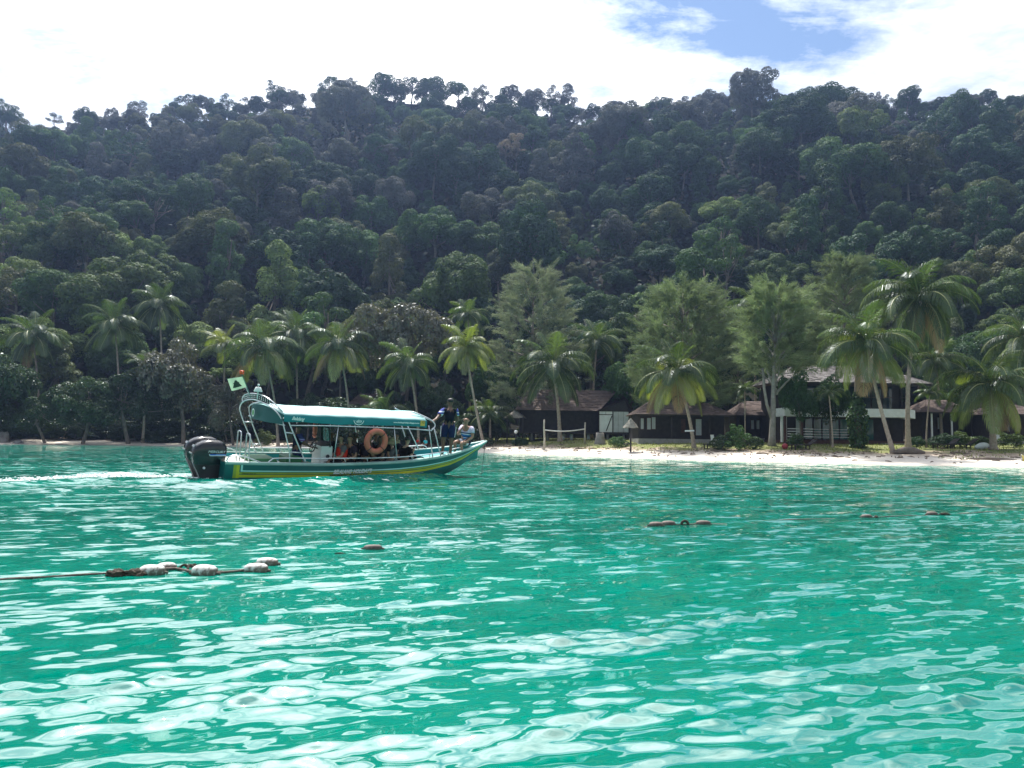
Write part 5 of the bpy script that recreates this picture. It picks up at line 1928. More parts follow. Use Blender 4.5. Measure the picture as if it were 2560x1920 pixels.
    def hairy(w, t, p):
        if w != 'neck>head':
            return False
        q = Vector(p) - hc
        f_, u_ = q.dot(L_) / k, q.dot(up2) / k
        if hair == 'long':
            return u_ > 0.035 or f_ < 0.0
        return u_ > 0.045 + 0.5 * max(0, f_) or (f_ < -0.02 and u_ > -0.03)
    if hair:
        garment('hair', hairy, HAIR, 0.010)
    for s in (-1, 1):
        MB().lathe([(0, -0.011), (0.008, -0.007), (0.011, 0), (0.008, 0.007), (0, 0.011)], 8, tuple(hc + L_ * 0.076 * k + left * s * 0.031 * k + up2 * 0.004)).build('eye', EYE, o_)
        MB().lathe([(0.004, -0.03), (0.014, -0.015), (0.017, 0.01), (0.006, 0.03)], 8, tuple(hc + left * s * 0.083 * k - L_ * 0.008 * k - up2 * 0.01)).build('ear', SKIN[skin], o_)
    MB().box(tuple(hc + L_ * 0.083 * k - up2 * 0.062 * k), (0.012, 0.04, 0.008)).build('mouth', MATS.get('lip') or mat_plain('lip', (0.20, 0.07, 0.06), 0.5), o_)
    if extras:
        extras(o_, J, hc, L_, left, up2, k)
    tag(o_, label, 'person', group)
    return o_


def frame(local, heading, base=BM_):
    return base @ Matrix.Translation(local) @ Matrix.Rotation(heading, 4, 'Z')


NAVY = cloth_bands('navy_shirt', [(9, (0.008, 0.010, 0.022))])
BLACKC = cloth_bands('black_cloth', [(9, (0.010, 0.010, 0.012))])
SLEEVE = cloth_bands('striped_sleeve', [(1.37, (0.75, 0.76, 0.80)), (1.42, (0.05, 0.08, 0.40)), (1.46, (0.62, 0.64, 0.76)), (9, (0.06, 0.08, 0.30))])
SHORTN = cloth_bands('navy_shorts', [(9, (0.012, 0.020, 0.075))])
SIDE_W = cloth_bands('white_stripe', [(9, (0.75, 0.75, 0.80))])
BLUES = cloth_bands('blue_striped_shirt', [(0.075, (0.02, 0.11, 0.50)), (0.09, (0.6, 0.65, 0.75)), (0.17, (0.03, 0.18, 0.62)), (0.185, (0.55, 0.6, 0.72)), (0.25, (0.03, 0.20, 0.60)), (0.27, (0.6, 0.66, 0.75)), (0.31, (0.02, 0.07, 0.22)),
                                           (0.36, (0.03, 0.20, 0.50)), (0.39, (0.7, 0.72, 0.78)), (0.43, (0.02, 0.05, 0.16)), (9, (0.62, 0.58, 0.74))])
STRSH = cloth_bands('striped_shorts', [(0.10, (0.02, 0.025, 0.07)), (0.16, (0.03, 0.04, 0.10)), (9, (0.75, 0.75, 0.78))], 'X')
RED = cloth_bands('red_life_vest', [(9, (0.75, 0.045, 0.025))])
PLUM = cloth_bands('plum_cloth', [(9, (0.045, 0.028, 0.045))])
GREYC = cloth_bands('grey_cloth', [(9, (0.14, 0.13, 0.14))])
DRSH = cloth_bands('driver_shirt', [(9, (0.010, 0.012, 0.030))])
DRSL = cloth_bands('driver_sleeve', [(0.36, (0.05, 0.20, 0.65)), (0.385, (0.55, 0.6, 0.8)), (0.42, (0.20, 0.08, 0.30)), (0.45, (0.30, 0.25, 0.5)), (9, (0.05, 0.05, 0.16))])
STRAW = mat_plain('straw', (0.34, 0.27, 0.16), 0.85, var=0.2, nscale=14)


def cap_hat(mat, brim_dir=1):
    def f(o_, J, hc, L_, left, up2, k):
        R = Matrix((L_, left, up2)).transposed()
        b_ = MB()
        b_.lathe([(0.102, 0.02), (0.100, 0.06), (0.080, 0.098), (0.04, 0.118), (0.0, 0.122)], 14, tuple(hc), R)
        b_.add([hc + R @ Vector(v) for v in ((0.07, -0.075, 0.035), (0.07, 0.075, 0.035), (0.185, 0.055, 0.02), (0.185, -0.055, 0.02), (0.07, -0.075, 0.045), (0.07, 0.075, 0.045), (0.185, 0.055, 0.028), (0.185, -0.055, 0.028))],
               [(0, 1, 2, 3), (4, 5, 6, 7), (2, 3, 7, 6), (1, 2, 6, 5), (0, 3, 7, 4)])
        b_.build('cap', mat, o_)
    return f


def sun_hat(o_, J, hc, L_, left, up2, k):
    R = Matrix((L_, left, up2)).transposed() @ Matrix.Rotation(-0.25, 3, 'Y')
    b_ = MB()
    b_.lathe([(0.235, -0.005), (0.24, 0.005), (0.16, 0.035), (0.108, 0.045), (0.10, 0.085), (0.075, 0.12), (0.0, 0.13)], 20, tuple(hc + up2 * 0.01), R)
    b_.build('straw_hat', STRAW, o_)


def side_stripe(o_, J, hc, L_, left, up2, k):
    for s, n_ in ((1, 'l'), (-1, 'r')):
        h_, kn = J['hip_' + n_], J['knee_' + n_]
        out = Vector((0, s, 0))
        P_ = []
        for t in np.linspace(-0.12, 0.72, 8):
            c_ = h_.lerp(kn, t)
            rr = (0.118 - 0.035 * max(0, t)) * k
            P_.append([c_ + out * rr * 0.96 + Vector((-0.045, 0, 0)), c_ + out * (rr + 0.012), c_ + out * rr * 0.96 + Vector((0.045, 0, 0))])
        MB().grid(P_ if s < 0 else [r[::-1] for r in P_]).build('side_stripe', SIDE_W, o_)
    cap_hat(BLACK_M)(o_, J, hc, L_, left, up2, k)


# crew member standing on the bow with a hand on the canopy frame; seen from behind
J = pose('stand', 1.06)
fm = Vector((6.93, -0.50, hss(6.93) - 0.115 + 0.02))
hd = math.radians(62)        # faces away from the camera, over the port bow
Rb = Matrix.Rotation(-hd, 3, 'Z')
hand_t = Rb @ (Vector((6.14, -0.80, 1.86)) - fm)
J['elb_l'] = J['sho_l'].lerp(hand_t, 0.5) + Vector((-0.05, 0.05, -0.13))
J['wri_l'] = hand_t + (J['elb_l'] - hand_t).normalized() * 0.09
J['han_l'] = hand_t
J['wri_r'] = Vector((0.25, -0.22, 1.08))
J['han_r'] = Vector((0.33, -0.20, 1.11))
person('person in navy shirt with striped sleeves and cap standing on the bow, seen from behind', J, frame(fm, hd), 'dark', NAVY, SHORTN, SLEEVE, 0.62, 0.82, 'short', (1, 0.1, -0.05), 1.1, side_stripe)

# crew member sitting on the bow in a blue striped shirt, hand at the chin
J = pose('sit')
hd = math.radians(205)
J['elb_r'], J['wri_r'], J['han_r'] = Vector((0.20, -0.20, 0.30)), Vector((0.20, -0.06, 0.52)), Vector((0.17, -0.03, 0.59))
J['elb_l'], J['wri_l'], J['han_l'] = Vector((0.05, 0.25, 0.28)), Vector((0.24, 0.17, 0.14)), Vector((0.32, 0.14, 0.13))
J['chest'] += Vector((0.04, 0, 0))
J['neck'] += Vector((0.06, 0, -0.01))
J['ankle_l'], J['toe_l'] = Vector((0.40, 0.12, -0.24)), Vector((0.54, 0.13, -0.28))
J['ankle_r'], J['toe_r'] = Vector((0.38, -0.12, -0.24)), Vector((0.52, -0.13, -0.28))
J = {n_: v * 1.08 for n_, v in J.items()}
person('person in blue striped shirt sitting on the bow with a hand raised to the chin', J, frame(Vector((7.92, -0.05, 1.02)), hd), 'tan', BLUES, STRSH, None, 0.62, 0.6, 'short', (1, 0.25, 0.05), 1.1)

# driver
J = pose('stand')
for n_ in J:
    if not n_.startswith(('knee', 'ankle', 'toe')):
        J[n_] = J[n_] + Vector((0, 0, -0.12))
for s, n_ in ((1, 'l'), (-1, 'r')):
    J['knee_' + n_] = Vector((0.14, s * 0.13, 0.46))
    J['elb_' + n_] = J['sho_' + n_] + Vector((0.14, s * 0.06, -0.22))
    J['wri_' + n_] = J['sho_' + n_] + Vector((0.33, -s * 0.02, -0.33))
    J['han_' + n_] = J['sho_' + n_] + Vector((0.40, -s * 0.05, -0.34))
Jd = {n_: v * 0.92 for n_, v in J.items()}
DRSL2 = cloth_bands('driver_sleeve_bands', [(1.02, (0.05, 0.20, 0.65)), (1.04, (0.55, 0.6, 0.8)), (1.08, (0.20, 0.08, 0.30)), (1.11, (0.30, 0.25, 0.5)), (9, (0.05, 0.05, 0.16))])
person('boat driver in dark shirt with banded sleeves standing at the wheel under the canopy', Jd, frame(Vector((2.16, -0.22, 0.105)), 0.0), 'dark', DRSH, SHORTN, DRSL2, 0.8, 0.8, 'short', (1, -0.1, 0), 0.92, cap_hat(BLACK_M))

# passengers on the benches
def passenger(label, x, y, hd, top, bottom, skin='tan', hair='short', extras=None, k=1.03, seat=0.46, lean=0.0, look=(1, 0, 0), red=False):
    J = pose('sit', k)
    for n_ in ('spine', 'chest', 'neck', 'sho_l', 'sho_r'):
        J[n_] = J[n_] + Vector((lean * J[n_].z, 0, 0))
    def ex(o_, J_, hc, L_, left, up2, kk):
        if extras:
            extras(o_, J_, hc, L_, left, up2, kk)
        if red:
            b_ = MB()
            c_ = (J_['chest'] + J_['spine']) / 2
            G_ = []
            for zz, hw, dp in ((-0.16, 0.17, 0.14), (-0.05, 0.19, 0.16), (0.08, 0.20, 0.16), (0.17, 0.16, 0.13)):
                G_.append([c_ + Vector((dp * math.cos(t), hw * math.sin(t), zz)) for t in np.linspace(0, 2 * math.pi, 17)[:-1]])
            b_.grid(G_, True, 0, True)
            b_.build('life_vest', RED, o_)
    return person(label, J, frame(Vector((x, y, seat)), hd), skin, top, bottom, None, 0.7, 0.9, hair, look, k, ex, group='passengers in the boat')


R_ = math.radians
passenger('passenger in a bright red life vest sitting just ahead of the console', 3.42, -0.42, R_(180), GREYC, BLACKC, 'tan', 'long', red=True)
passenger('passenger in plum clothes sitting beside the one in the red life vest', 3.75, -0.45, R_(200), PLUM, BLACKC, 'tan', 'long', lean=0.15)
passenger('passenger in black sitting on the far side behind the console', 3.50, 0.45, R_(170), BLACKC, BLACKC, 'dark')
passenger('passenger in plum clothes seen through the orange lifebuoy', 4.20, -0.40, R_(10), PLUM, BLACKC, 'tan', 'long', lean=0.1)
passenger('passenger in dark clothes on the far end of the bench behind the lifebuoy', 4.18, 0.42, R_(-20), BLACKC, BLACKC, 'dark')
passenger('passenger with dark top leaning forward between lifebuoy and straw hat', 4.80, -0.25, R_(0), BLACKC, PLUM, 'tan', lean=0.25)
passenger('passenger in grey on the far side under the front of the canopy', 4.88, 0.45, R_(-10), GREYC, BLACKC, 'tan', 'long')
passenger('passenger wearing a broad straw hat under the front of the canopy', 5.02, -0.40, R_(30), GREYC, BLACKC, 'light', 'long', sun_hat, lean=0.05, k=0.88)
passenger('passenger in black shirt and dark cap sitting in front of the straw hat', 5.45, -0.52, R_(15), BLACKC, BLACKC, 'light', 'short', cap_hat(BLACK_M), k=0.98, lean=0.05)
passenger('small child in dark clothes sitting beside the passenger in the dark cap', 5.66, -0.60, R_(20), NAVY, BLACKC, 'light', 'short', None, k=0.62)


passenger('passenger in dark shirt turned sideways behind the red life vest', 3.98, -0.05, R_(120), BLACKC, PLUM, 'dark', 'short', lean=0.05)
passenger('passenger in plum top sitting at the middle of the bench under the canopy emblem', 4.45, 0.02, R_(-90), PLUM, BLACKC, 'dark', 'long')
passenger('passenger in dark top sitting at the middle of the foremost bench', 5.55, 0.10, R_(160), NAVY, BLACKC, 'tan', 'short', lean=0.1)
passenger('passenger in dark hooded top just behind the orange lifebuoy', 4.62, -0.55, R_(185), BLACKC, BLACKC, 'dark', 'long')

# ================================================================ houses behind the beach
TIMBER = mat_plain('dark_timber', (0.035, 0.028, 0.026), 0.85, var=0.3, nscale=3, bump=0.3)
TIMBER_R = mat_plain('red_brown_timber', (0.085, 0.038, 0.030), 0.8, var=0.25, nscale=3)
ROOF_B = mat_plain('brown_shingle', (0.105, 0.074, 0.064), 0.9, var=0.4, nscale=2.5)
ROOF_G = mat_plain('grey_shingle', (0.17, 0.155, 0.15), 0.85, var=0.45, nscale=2.0)
WALL_W = mat_plain('white_wall', (0.80, 0.82, 0.84), 0.7, var=0.10, nscale=1.5)
WALL_GR = mat_plain('shade_and_rail_grey', (0.52, 0.55, 0.58), 0.7, var=0.15, nscale=2)  # shade put into the white of the hut wing boards; also grey rail slats
PAINT_W = mat_plain('white_paint', (0.74, 0.75, 0.77), 0.55, var=0.08)
CURTAIN = mat_plain('pale_curtain', (0.50, 0.52, 0.56), 0.8, var=0.1)
GLASS_T = mat_plain('tinted_glass', (0.010, 0.085, 0.085), 0.08, var=0.15, nscale=0.8, spec=0.7)
GLASS_D = mat_plain('dark_glass', (0.012, 0.03, 0.035), 0.08, var=0.15, nscale=0.8, spec=0.7)
CONC = mat_plain('concrete', (0.30, 0.29, 0.28), 0.9, var=0.2)
THATCH = mat_plain('thatch', (0.22, 0.20, 0.17), 0.95, var=0.35, nscale=6, bump=0.5)
HR = random.Random(5)


def shingles(b, e0, e1, r1, r0, rows, size=0.34, lift=0.035):
    """courses of overlapping shingles between eave e0-e1 and ridge r0-r1"""
    e0, e1, r0, r1 = map(Vector, (e0, e1, r0, r1))
    n_ = (e1 - e0).cross(r0 - e0)
    if n_.length < 1e-6:
        n_ = (e1 - e0).cross(r1 - e0)
    n_.normalize()
    if n_.z < 0:
        n_ = -n_
    for i in range(rows):
        t0, t1 = i / rows, min(1.0, (i + 1.25) / rows)
        a, c = e0.lerp(r0, t0), e1.lerp(r1, t0)
        d, f = e0.lerp(r0, t1), e1.lerp(r1, t1)
        k = max(1, int((c - a).length / size))
        for j in range(k):
            u0, u1 = j / k, (j + 0.97) / k
            h = lift * HR.uniform(0.6, 1.6)
            p = [a.lerp(c, u0) + n_ * h, a.lerp(c, u1) + n_ * h, d.lerp(f, u1) + n_ * 0.004, d.lerp(f, u0) + n_ * 0.004]
            q = [a.lerp(c, u0) - n_ * 0.01, a.lerp(c, u1) - n_ * 0.01]
            b.add(p + q, [(0, 1, 2, 3), (4, 5, 1, 0)])
    b.add([e0 - n_ * 0.02, e1 - n_ * 0.02, r1 - n_ * 0.02, r0 - n_ * 0.02], [(0, 1, 2, 3)])


def house(name, px, Y, label, cat='house'):
    p = at(px, 1060, Y)
    z = gz(p[0], Y)
    e = empty(name, (p[0], Y, z))
    tag(e, label, cat)
    s = Y / FPX
    def X(q):
        return at(q, 1060, Y)[0] - p[0]
    def Z(qx, qy):
        return at(qx, qy, Y)[2] - z
    return e, X, Z, s


def box2(name, mat, par, x0, x1, y0, y1, z0, z1):
    return MB().box(((x0 + x1) / 2, (y0 + y1) / 2, (z0 + z1) / 2), (abs(x1 - x0), abs(y1 - y0), abs(z1 - z0))).build(name, mat, par)


# dark brown hut with a white-walled wing
e, X, Z, s = house('beach_hut', 1495, 79, 'dark brown timber hut on stilts with a white-panelled wing and brown shingle roof')
zf = 0.75
zeave, zridge = Z(1497, 1027), Z(1500, 970)
xl, xr, xw = X(1300), X(1572), X(1497)
box2('wall', TIMBER, e, xl, xw - 0.02, 1.6, 1.75, zf, zeave + 0.2)
box2('side_wall', TIMBER, e, xl, xl + 0.15, 1.76, 6.4, zf, zeave + 0.2)
box2('back_wall', TIMBER, e, xl, xr, 6.4, 6.55, zf, zeave + 0.2)
box2('floor', TIMBER, e, xl - 0.1, xr, -0.1, 6.4, zf - 0.16, zf)
b = MB()
shingles(b, (xl - 0.5, 0.6, zeave), (xw + 0.1, 0.6, zeave), (X(1556), 4.0, zridge), (xl + 0.6, 4.0, zridge), 13)
shingles(b, (xr + 0.4, 7.4, zeave), (xl - 0.5, 7.4, zeave), (xl + 0.6, 4.0, zridge), (X(1556), 4.0, zridge), 8)
shingles(b, (xr + 0.3, 2.2, Z(1560, 999)), (xr + 0.4, 7.4, zeave), (X(1556), 4.0, zridge), (X(1556), 4.0, zridge), 8)
shingles(b, (xl - 0.5, 7.4, zeave), (xl - 0.5, 0.6, zeave), (xl + 0.6, 4.0, zridge), (xl + 0.6, 4.0, zridge), 8)
b.build('roof', ROOF_B, e)
zp = Z(1560, 998)
b = MB()
shingles(b, (xw - 0.15, 2.6, zeave), (xw - 0.15, -0.25, zeave), (X(1562), -0.25, zp), (X(1562), 2.6, zp), 8)
shingles(b, (xr + 0.45, -0.25, zeave + 0.05), (xr + 0.45, 2.6, zeave + 0.05), (X(1562), 2.6, zp), (X(1562), -0.25, zp), 6)
b.build('wing_roof', ROOF_B, e)
b = MB()
b.add([(xw, 0.02, zeave - 0.02), (xr, 0.02, zeave - 0.02), (X(1562), 0.02, zp - 0.08)], [(0, 1, 2)])
b.build('gable', TIMBER, e)
xm = X(1532)
box2('wall_panel', WALL_W, e, xw + 0.06, xm - 0.05, 0.0, 0.08, zf + 0.05, zeave - 0.42)
box2('wall_panel', WALL_W, e, xw + 0.06, (xw + xm) / 2 - 0.02, 0.0, 0.08, zeave - 0.34, zeave - 0.06)
box2('wall_panel', WALL_W, e, (xw + xm) / 2 + 0.02, xm - 0.05, 0.0, 0.08, zeave - 0.34, zeave - 0.06)
for i in range(3):
    w = (xr - xm - 0.04) / 3
    box2('wall_board', WALL_GR, e, xm + 0.04 + i * w, xm + 0.04 + (i + 1) * w - 0.03, 0.0, 0.07, zf + 0.05, zeave - 0.06)  # white boards coloured grey, standing in for a side face in shade
box2('back_panel', TIMBER, e, xw, xr, 0.09, 0.16, zf, zeave)
box2('end_wall', TIMBER, e, xr, xr + 0.12, 0.0, 6.3, zf, zeave - 0.02)
for x in (xw, xm):
    box2('post', TIMBER, e, x - 0.05, x + 0.05, -0.06, 0.02, 0.0, zeave)
b = MB().tube([(xw + 0.75, -0.05, zf + 0.15), (xm - 0.1, -0.05, zeave - 0.5)], 0.045, 4, smooth=False)
b.build('brace', TIMBER, e)
for q in (1411, 1432, 1475):
    MB().tube([(X(q), 1.4, -0.2), (X(q), 1.4, zf - 0.16)], 0.17, 10).build('stilt', PAINT_W, e)
for q in (1330, 1370, 1520, 1560):
    MB().tube([(X(q), 1.0 if q < 1500 else 0.3, -0.2), (X(q), 1.0 if q < 1500 else 0.3, zf - 0.16)], 0.13, 8).build('stilt', CONC, e)


def chalet(px0, px1, Y, roof_top, eave_py, label, mat_roof=ROOF_B, hip=1.6, veranda=1.3, wins=(), posts=(), depth=5.5, zf=0.35, wallmat=TIMBER):
    e, X, Z, s = house('chalet', (px0 + px1) / 2, Y, label)
    xl, xr = X(px0), X(px1)
    pm = (px0 + px1) / 2
    ze, zr = Z(pm, eave_py), Z(pm, roof_top)
    box2('floor', CONC, e, xl + 0.3, xr - 0.3, 0.0, depth, -0.3, zf)
    box2('wall', wallmat, e, xl + 0.5, xr - 0.5, veranda, veranda + 0.15, zf, ze + 0.35)
    box2('side_wall', wallmat, e, xl + 0.5, xl + 0.65, veranda + 0.15, depth, zf, ze + 0.35)
    box2('side_wall', wallmat, e, xr - 0.65, xr - 0.5, veranda + 0.15, depth, zf, ze + 0.35)
    b_ = MB()
    ym = depth / 2
    A, B_, C_, D = (xl, -0.3, ze), (xr, -0.3, ze), (xr, depth + 0.3, ze), (xl, depth + 0.3, ze)
    r0, r1 = (xl + hip, ym, zr), (xr - hip, ym, zr)
    rows = max(5, int((Vector(r0) - Vector((xl + hip, -0.3, ze))).length / 0.28))
    shingles(b_, A, B_, r1, r0, rows)
    shingles(b_, B_, C_, r1, r1, rows)
    shingles(b_, C_, D, r0, r1, rows)
    shingles(b_, D, A, r0, r0, rows)
    b_.build('roof', mat_roof, e)
    box2('fascia', TIMBER, e, xl + 0.02, xr - 0.02, -0.27, -0.23, ze - 0.14, ze - 0.02)
    for q0, q1, t0, t1, m_ in wins:
        f = box2('window_frame', TIMBER_R, e, X(q0) - 0.06, X(q1) + 0.06, veranda - 0.05, veranda - 0.003, Z(q0, t1) - 0.06, Z(q0, t0) + 0.06)
        box2('window_pane', m_, f, X(q0), X(q1), veranda - 0.075, veranda - 0.055, Z(q0, t1), Z(q0, t0))
    for q, m_ in posts:
        MB().box((X(q), 0.05, (zf + ze) / 2), (0.13, 0.13, ze - zf)).build('post', m_, e)
    return e, X, Z


chalet(1588, 1835, 69, 1003, 1037, 'low dark chalet with brown roof behind the drooping palm', wins=[(1608, 1615, 1045, 1072, CURTAIN), (1624, 1633, 1044, 1073, CURTAIN), (1636, 1645, 1042, 1072, CURTAIN), (1748, 1762, 1047, 1088, CURTAIN), (1712, 1720, 1048, 1080, TIMBER_R)],
       posts=[(1600, TIMBER), (1680, TIMBER), (1775, TIMBER), (1825, TIMBER)])
chalet(1838, 1990, 72, 1000, 1039, 'second dark chalet with brown roof behind the bare forked trunk', wins=[(1888, 1895, 1050, 1072, CURTAIN), (1902, 1909, 1050, 1072, CURTAIN)], posts=[(1850, TIMBER), (1925, PAINT_W), (1958, PAINT_W)])
chalet(2312, 2450, 71, 996, 1031, 'dark open chalet right of the white house, behind the loungers', wins=[(2363, 2370, 1043, 1072, CURTAIN)], posts=[(2330, PAINT_W), (2380, PAINT_W), (2430, TIMBER)])
e, X, Z = chalet(2490, 2640, 67, 1008, 1036, 'chalet with a white side wall and brown roof behind bushes', wins=[(2540, 2552, 1048, 1078, GLASS_D)], posts=[(2528, TIMBER)])
box2('white_wall', WALL_W, e, X(2500), X(2520), 1.2, 1.29, 0.36, Z(2510, 1040))
chalet(855, 985, 97, 981, 1024, 'brown ribbed roof of a chalet behind the boat canopy', wins=[(905, 915, 1040, 1070, GLASS_D)], posts=[(870, TIMBER), (960, TIMBER)])

# two-storey white house
e, X, Z, s = house('white_house', 2125, 66, 'two-storey white house with long white balcony, teal glass doors and grey hip roof')
xl, xr = X(1962), X(2292)
z1, z2, ze, zr = Z(2125, 1042), Z(2125, 1021), Z(2125, 957), Z(2125, 908)
zf = 0.30
box2('plinth', TIMBER_R, e, xl + 0.2, xr, 0.4, 7.0, -0.3, zf)
box2('ground_wall', TIMBER, e, xl + 0.4, xr - 0.3, 2.0, 2.15, zf, z1)
box2('upper_wall', TIMBER, e, xl + 0.4, xr - 0.3, 2.2, 2.35, z2, ze)
box2('side_wall', TIMBER, e, xr - 0.3, xr - 0.15, 2.0, 7.0, zf, ze)
box2('side_wall', TIMBER, e, xl + 0.25, xl + 0.4, 2.0, 7.0, zf, ze)
bal = box2('balcony', PAINT_W, e, xl, xr - 0.6, 0.0, 2.3, z1, z2)
b = MB()
b.prism([(xr - 0.6, 0.0, z1), (xr + 0.12, 0.45, z1 - 0.08), (xr + 0.12, 2.3, z1 - 0.08), (xr - 0.6, 2.3, z1)], (0, 0, 0), (0, 0, z2 - z1))
b.build('balcony_end', PAINT_W, e)
b = MB()
A, B_, C_, D = (X(1940), -0.2, ze), (X(2330), -0.2, ze), (X(2330), 7.6, ze), (X(1940), 7.6, ze)
r0, r1 = (X(2022), 3.7, zr), (X(2245), 3.7, zr)
shingles(b, A, B_, r1, r0, 14, 0.4, 0.05)
shingles(b, B_, C_, r1, r1, 12, 0.4, 0.05)
shingles(b, C_, D, r0, r1, 10, 0.5, 0.05)
shingles(b, D, A, r0, r0, 12, 0.4, 0.05)
b.build('roof', ROOF_G, e)
MB().tube([r0, tuple((Vector(r0) + Vector(r1)) / 2 + Vector((0, 0, 0.02))), r1], 0.09, 6).build('ridge_cap', ROOF_G, e)
for q in (r0, r1):
    c = A if q is r0 else B_
    MB().tube([c, q], 0.08, 6).build('hip_cap', ROOF_G, e)
box2('fascia', TIMBER, e, X(1941), X(2329), -0.17, -0.13, ze - 0.18, ze - 0.02)
q0 = 2032
for i in range(8):
    a_, c = q0 + i * 22.5, q0 + (i + 1) * 22.5
    d = box2('glass_door', TIMBER, e, X(a_), X(c) - 0.02, 1.92, 1.97, zf + 0.02, z1 - 0.06)
    box2('door_pane', GLASS_T, d, X(a_) + 0.07, X(c) - 0.09, 1.89, 1.915, zf + 0.12, z1 - 0.16)
for i in range(8):
    a_, c = 2040 + i * 28, 2040 + (i + 1) * 28
    d = box2('upper_window', TIMBER, e, X(a_), X(c) - 0.02, 2.12, 2.17, z2 + 0.05, ze - 0.1)
    box2('window_pane', GLASS_D, d, X(a_) + 0.06, X(c) - 0.08, 2.09, 2.115, z2 + 0.12, ze - 0.18)
for q, y_, top in ((2275, 0.25, ze), (1957, 0.15, z1)):
    box2('column', PAINT_W, e, X(q) - 0.09, X(q) + 0.09, y_, y_ + 0.18, zf - 0.2, top)
box2('column', PAINT_W, e, X(1968) - 0.06, X(1968) + 0.06, 0.25, 0.37, zf, z1)
for q in (1963, 2005):
    box2('porch_post', TIMBER_R, e, X(q) - 0.09, X(q) + 0.09, -0.05, 0.12, 0.0, z1)
for i in range(4):
    zz = zf + 0.25 + 0.22 * i
    box2('rail_slat', PAINT_W, e, X(1969), X(2001), 0.0, 0.05, zz, zz + 0.07)
    box2('rail_slat', PAINT_W, e, X(2009), X(2033), 0.0, 0.05, zz, zz + 0.07)
    box2('rail_slat', WALL_GR, e, X(2036), X(2130), 0.3, 0.34, zz, zz + 0.035)
for i in range(4):
    zz = z2 + 0.18 + 0.2 * i
    box2('rail_slat', WALL_GR, e, X(2008), X(2032), 0.1, 0.14, zz, zz + 0.05)
box2('porch_door', CURTAIN, e, X(2010), X(2022), 1.85, 1.9, zf + 0.03, zf + 1.95)
for q in (1968, 2050, 2130, 2200):
    box2('rail_post', TIMBER, e, X(q) - 0.03, X(q) + 0.03, 0.2, 0.26, z2, z2 + 0.95)
box2('rail_top', TIMBER, e, X(1968), X(2270), 0.19, 0.27, z2 + 0.95, z2 + 1.02)
box2('step', CONC, e, X(2205), X(2292), -0.4, 0.39, -0.3, 0.12)

# small thatched shelters
def shelter(px, top_py, eave_py, Y, halfw_px, label, n=4, posts=True):
    p, h = stand(px, top_py, Y)
    e = empty('thatched_shelter', p)
    w = halfw_px * Y / FPX
    he = h - (eave_py - top_py) * Y / FPX
    b_ = MB()
    for k in range(5):
        t0, t1 = k / 5, (k + 1) / 5
        G_ = []
        for t, d in ((t0, 0.05), (t1, 0.0)):
            G_.append([Vector((w * (1.02 - 0.92 * t) * math.cos(a) * (1 + 0.05 * math.sin(7 * a + k)), w * (1.02 - 0.92 * t) * math.sin(a), he + (h - he) * t - d + 0.03 * math.sin(5 * a + 2 * k))) for a in np.linspace(0, 2 * math.pi, 25)[:-1]])
        b_.grid(G_, False, 0, True)
    b_.build('thatch_roof', THATCH, e)
    if posts:
        for sx in (-1, 1):
            for sy in (-1, 1):
                MB().tube([(sx * w * 0.7, sy * w * 0.7, -0.2), (sx * w * 0.7, sy * w * 0.7, he + 0.1)], 0.06, 7).build('post', TIMBER, e)
    else:
        MB().tube([(0, 0, -0.2), (0, 0, h - 0.1)], 0.07, 8).build('post', TIMBER, e)
        MB().lathe([(0.5, 0.62), (0.52, 0.66), (0.5, 0.70)], 14).build('round_table', TIMBER, e)
    tag(e, label, 'shelter')


shelter(1288, 1026, 1044, 80, 28, 'small open shelter with pale ragged thatch left of the dark brown hut')
shelter(1577, 1046, 1068, 61, 19, 'thatched sunshade on a single post between hut and low chalet', posts=False)

# ================================================================ things on the beach
WOODP = mat_plain('pale_wood', (0.38, 0.34, 0.28), 0.9, var=0.25, nscale=6, bump=0.4)
NETW = mat_plain('net_band', (0.62, 0.62, 0.60), 0.8, var=0.1)
Yn = 69.0
pa, ha = stand(1361, 1049, Yn)
pb, hb_ = stand(1463, 1056, Yn + 2.5)
e = empty('volleyball_net', pa)
dv = pb - pa
MB().tube([(0, 0, -0.4), (0.03, 0, ha * 0.4), (-0.03, 0, ha * 0.75), (0.0, 0, ha)], [0.10, 0.09, 0.075, 0.06], 8).build('post', WOODP, e)
MB().tube([dv + Vector((0, 0, -0.4)), dv + Vector((-0.03, 0, hb_ * 0.5)), dv + Vector((0, 0, hb_))], [0.09, 0.075, 0.06], 8).build('post', WOODP, e)
P = []
for i in range(13):
    t = i / 12
    c = Vector((0, 0, ha * 0.66)).lerp(dv + Vector((0, 0, hb_ * 0.70)), t) + Vector((0, 0, -0.16 * math.sin(math.pi * t)))
    P.append([c + Vector((0, 0, 0.055)), c + Vector((0, -0.012, 0)), c - Vector((0, 0, 0.055))])
o_ = MB().grid(P).build('net_band', NETW, e)
so = o_.modifiers.new('thick', 'SOLIDIFY')
so.thickness = 0.02
tag(e, 'volleyball net rope sagging between two rough wooden posts on the sand', 'net')

p, h = stand(1290, 1076, 76)
e = empty('garden_lamp', p)
MB().tube([(0, 0, -0.2), (0, 0, h - 0.3)], 0.06, 8).build('post', TIMBER, e)
MB().lathe([(0.05, -0.18), (0.15, -0.10), (0.19, 0.0), (0.15, 0.11), (0.03, 0.17)], 12, (0, 0, h - 0.15)).build('globe', PAINT_W, e)
tag(e, 'garden lamp with a white globe on a short dark post', 'lamp')

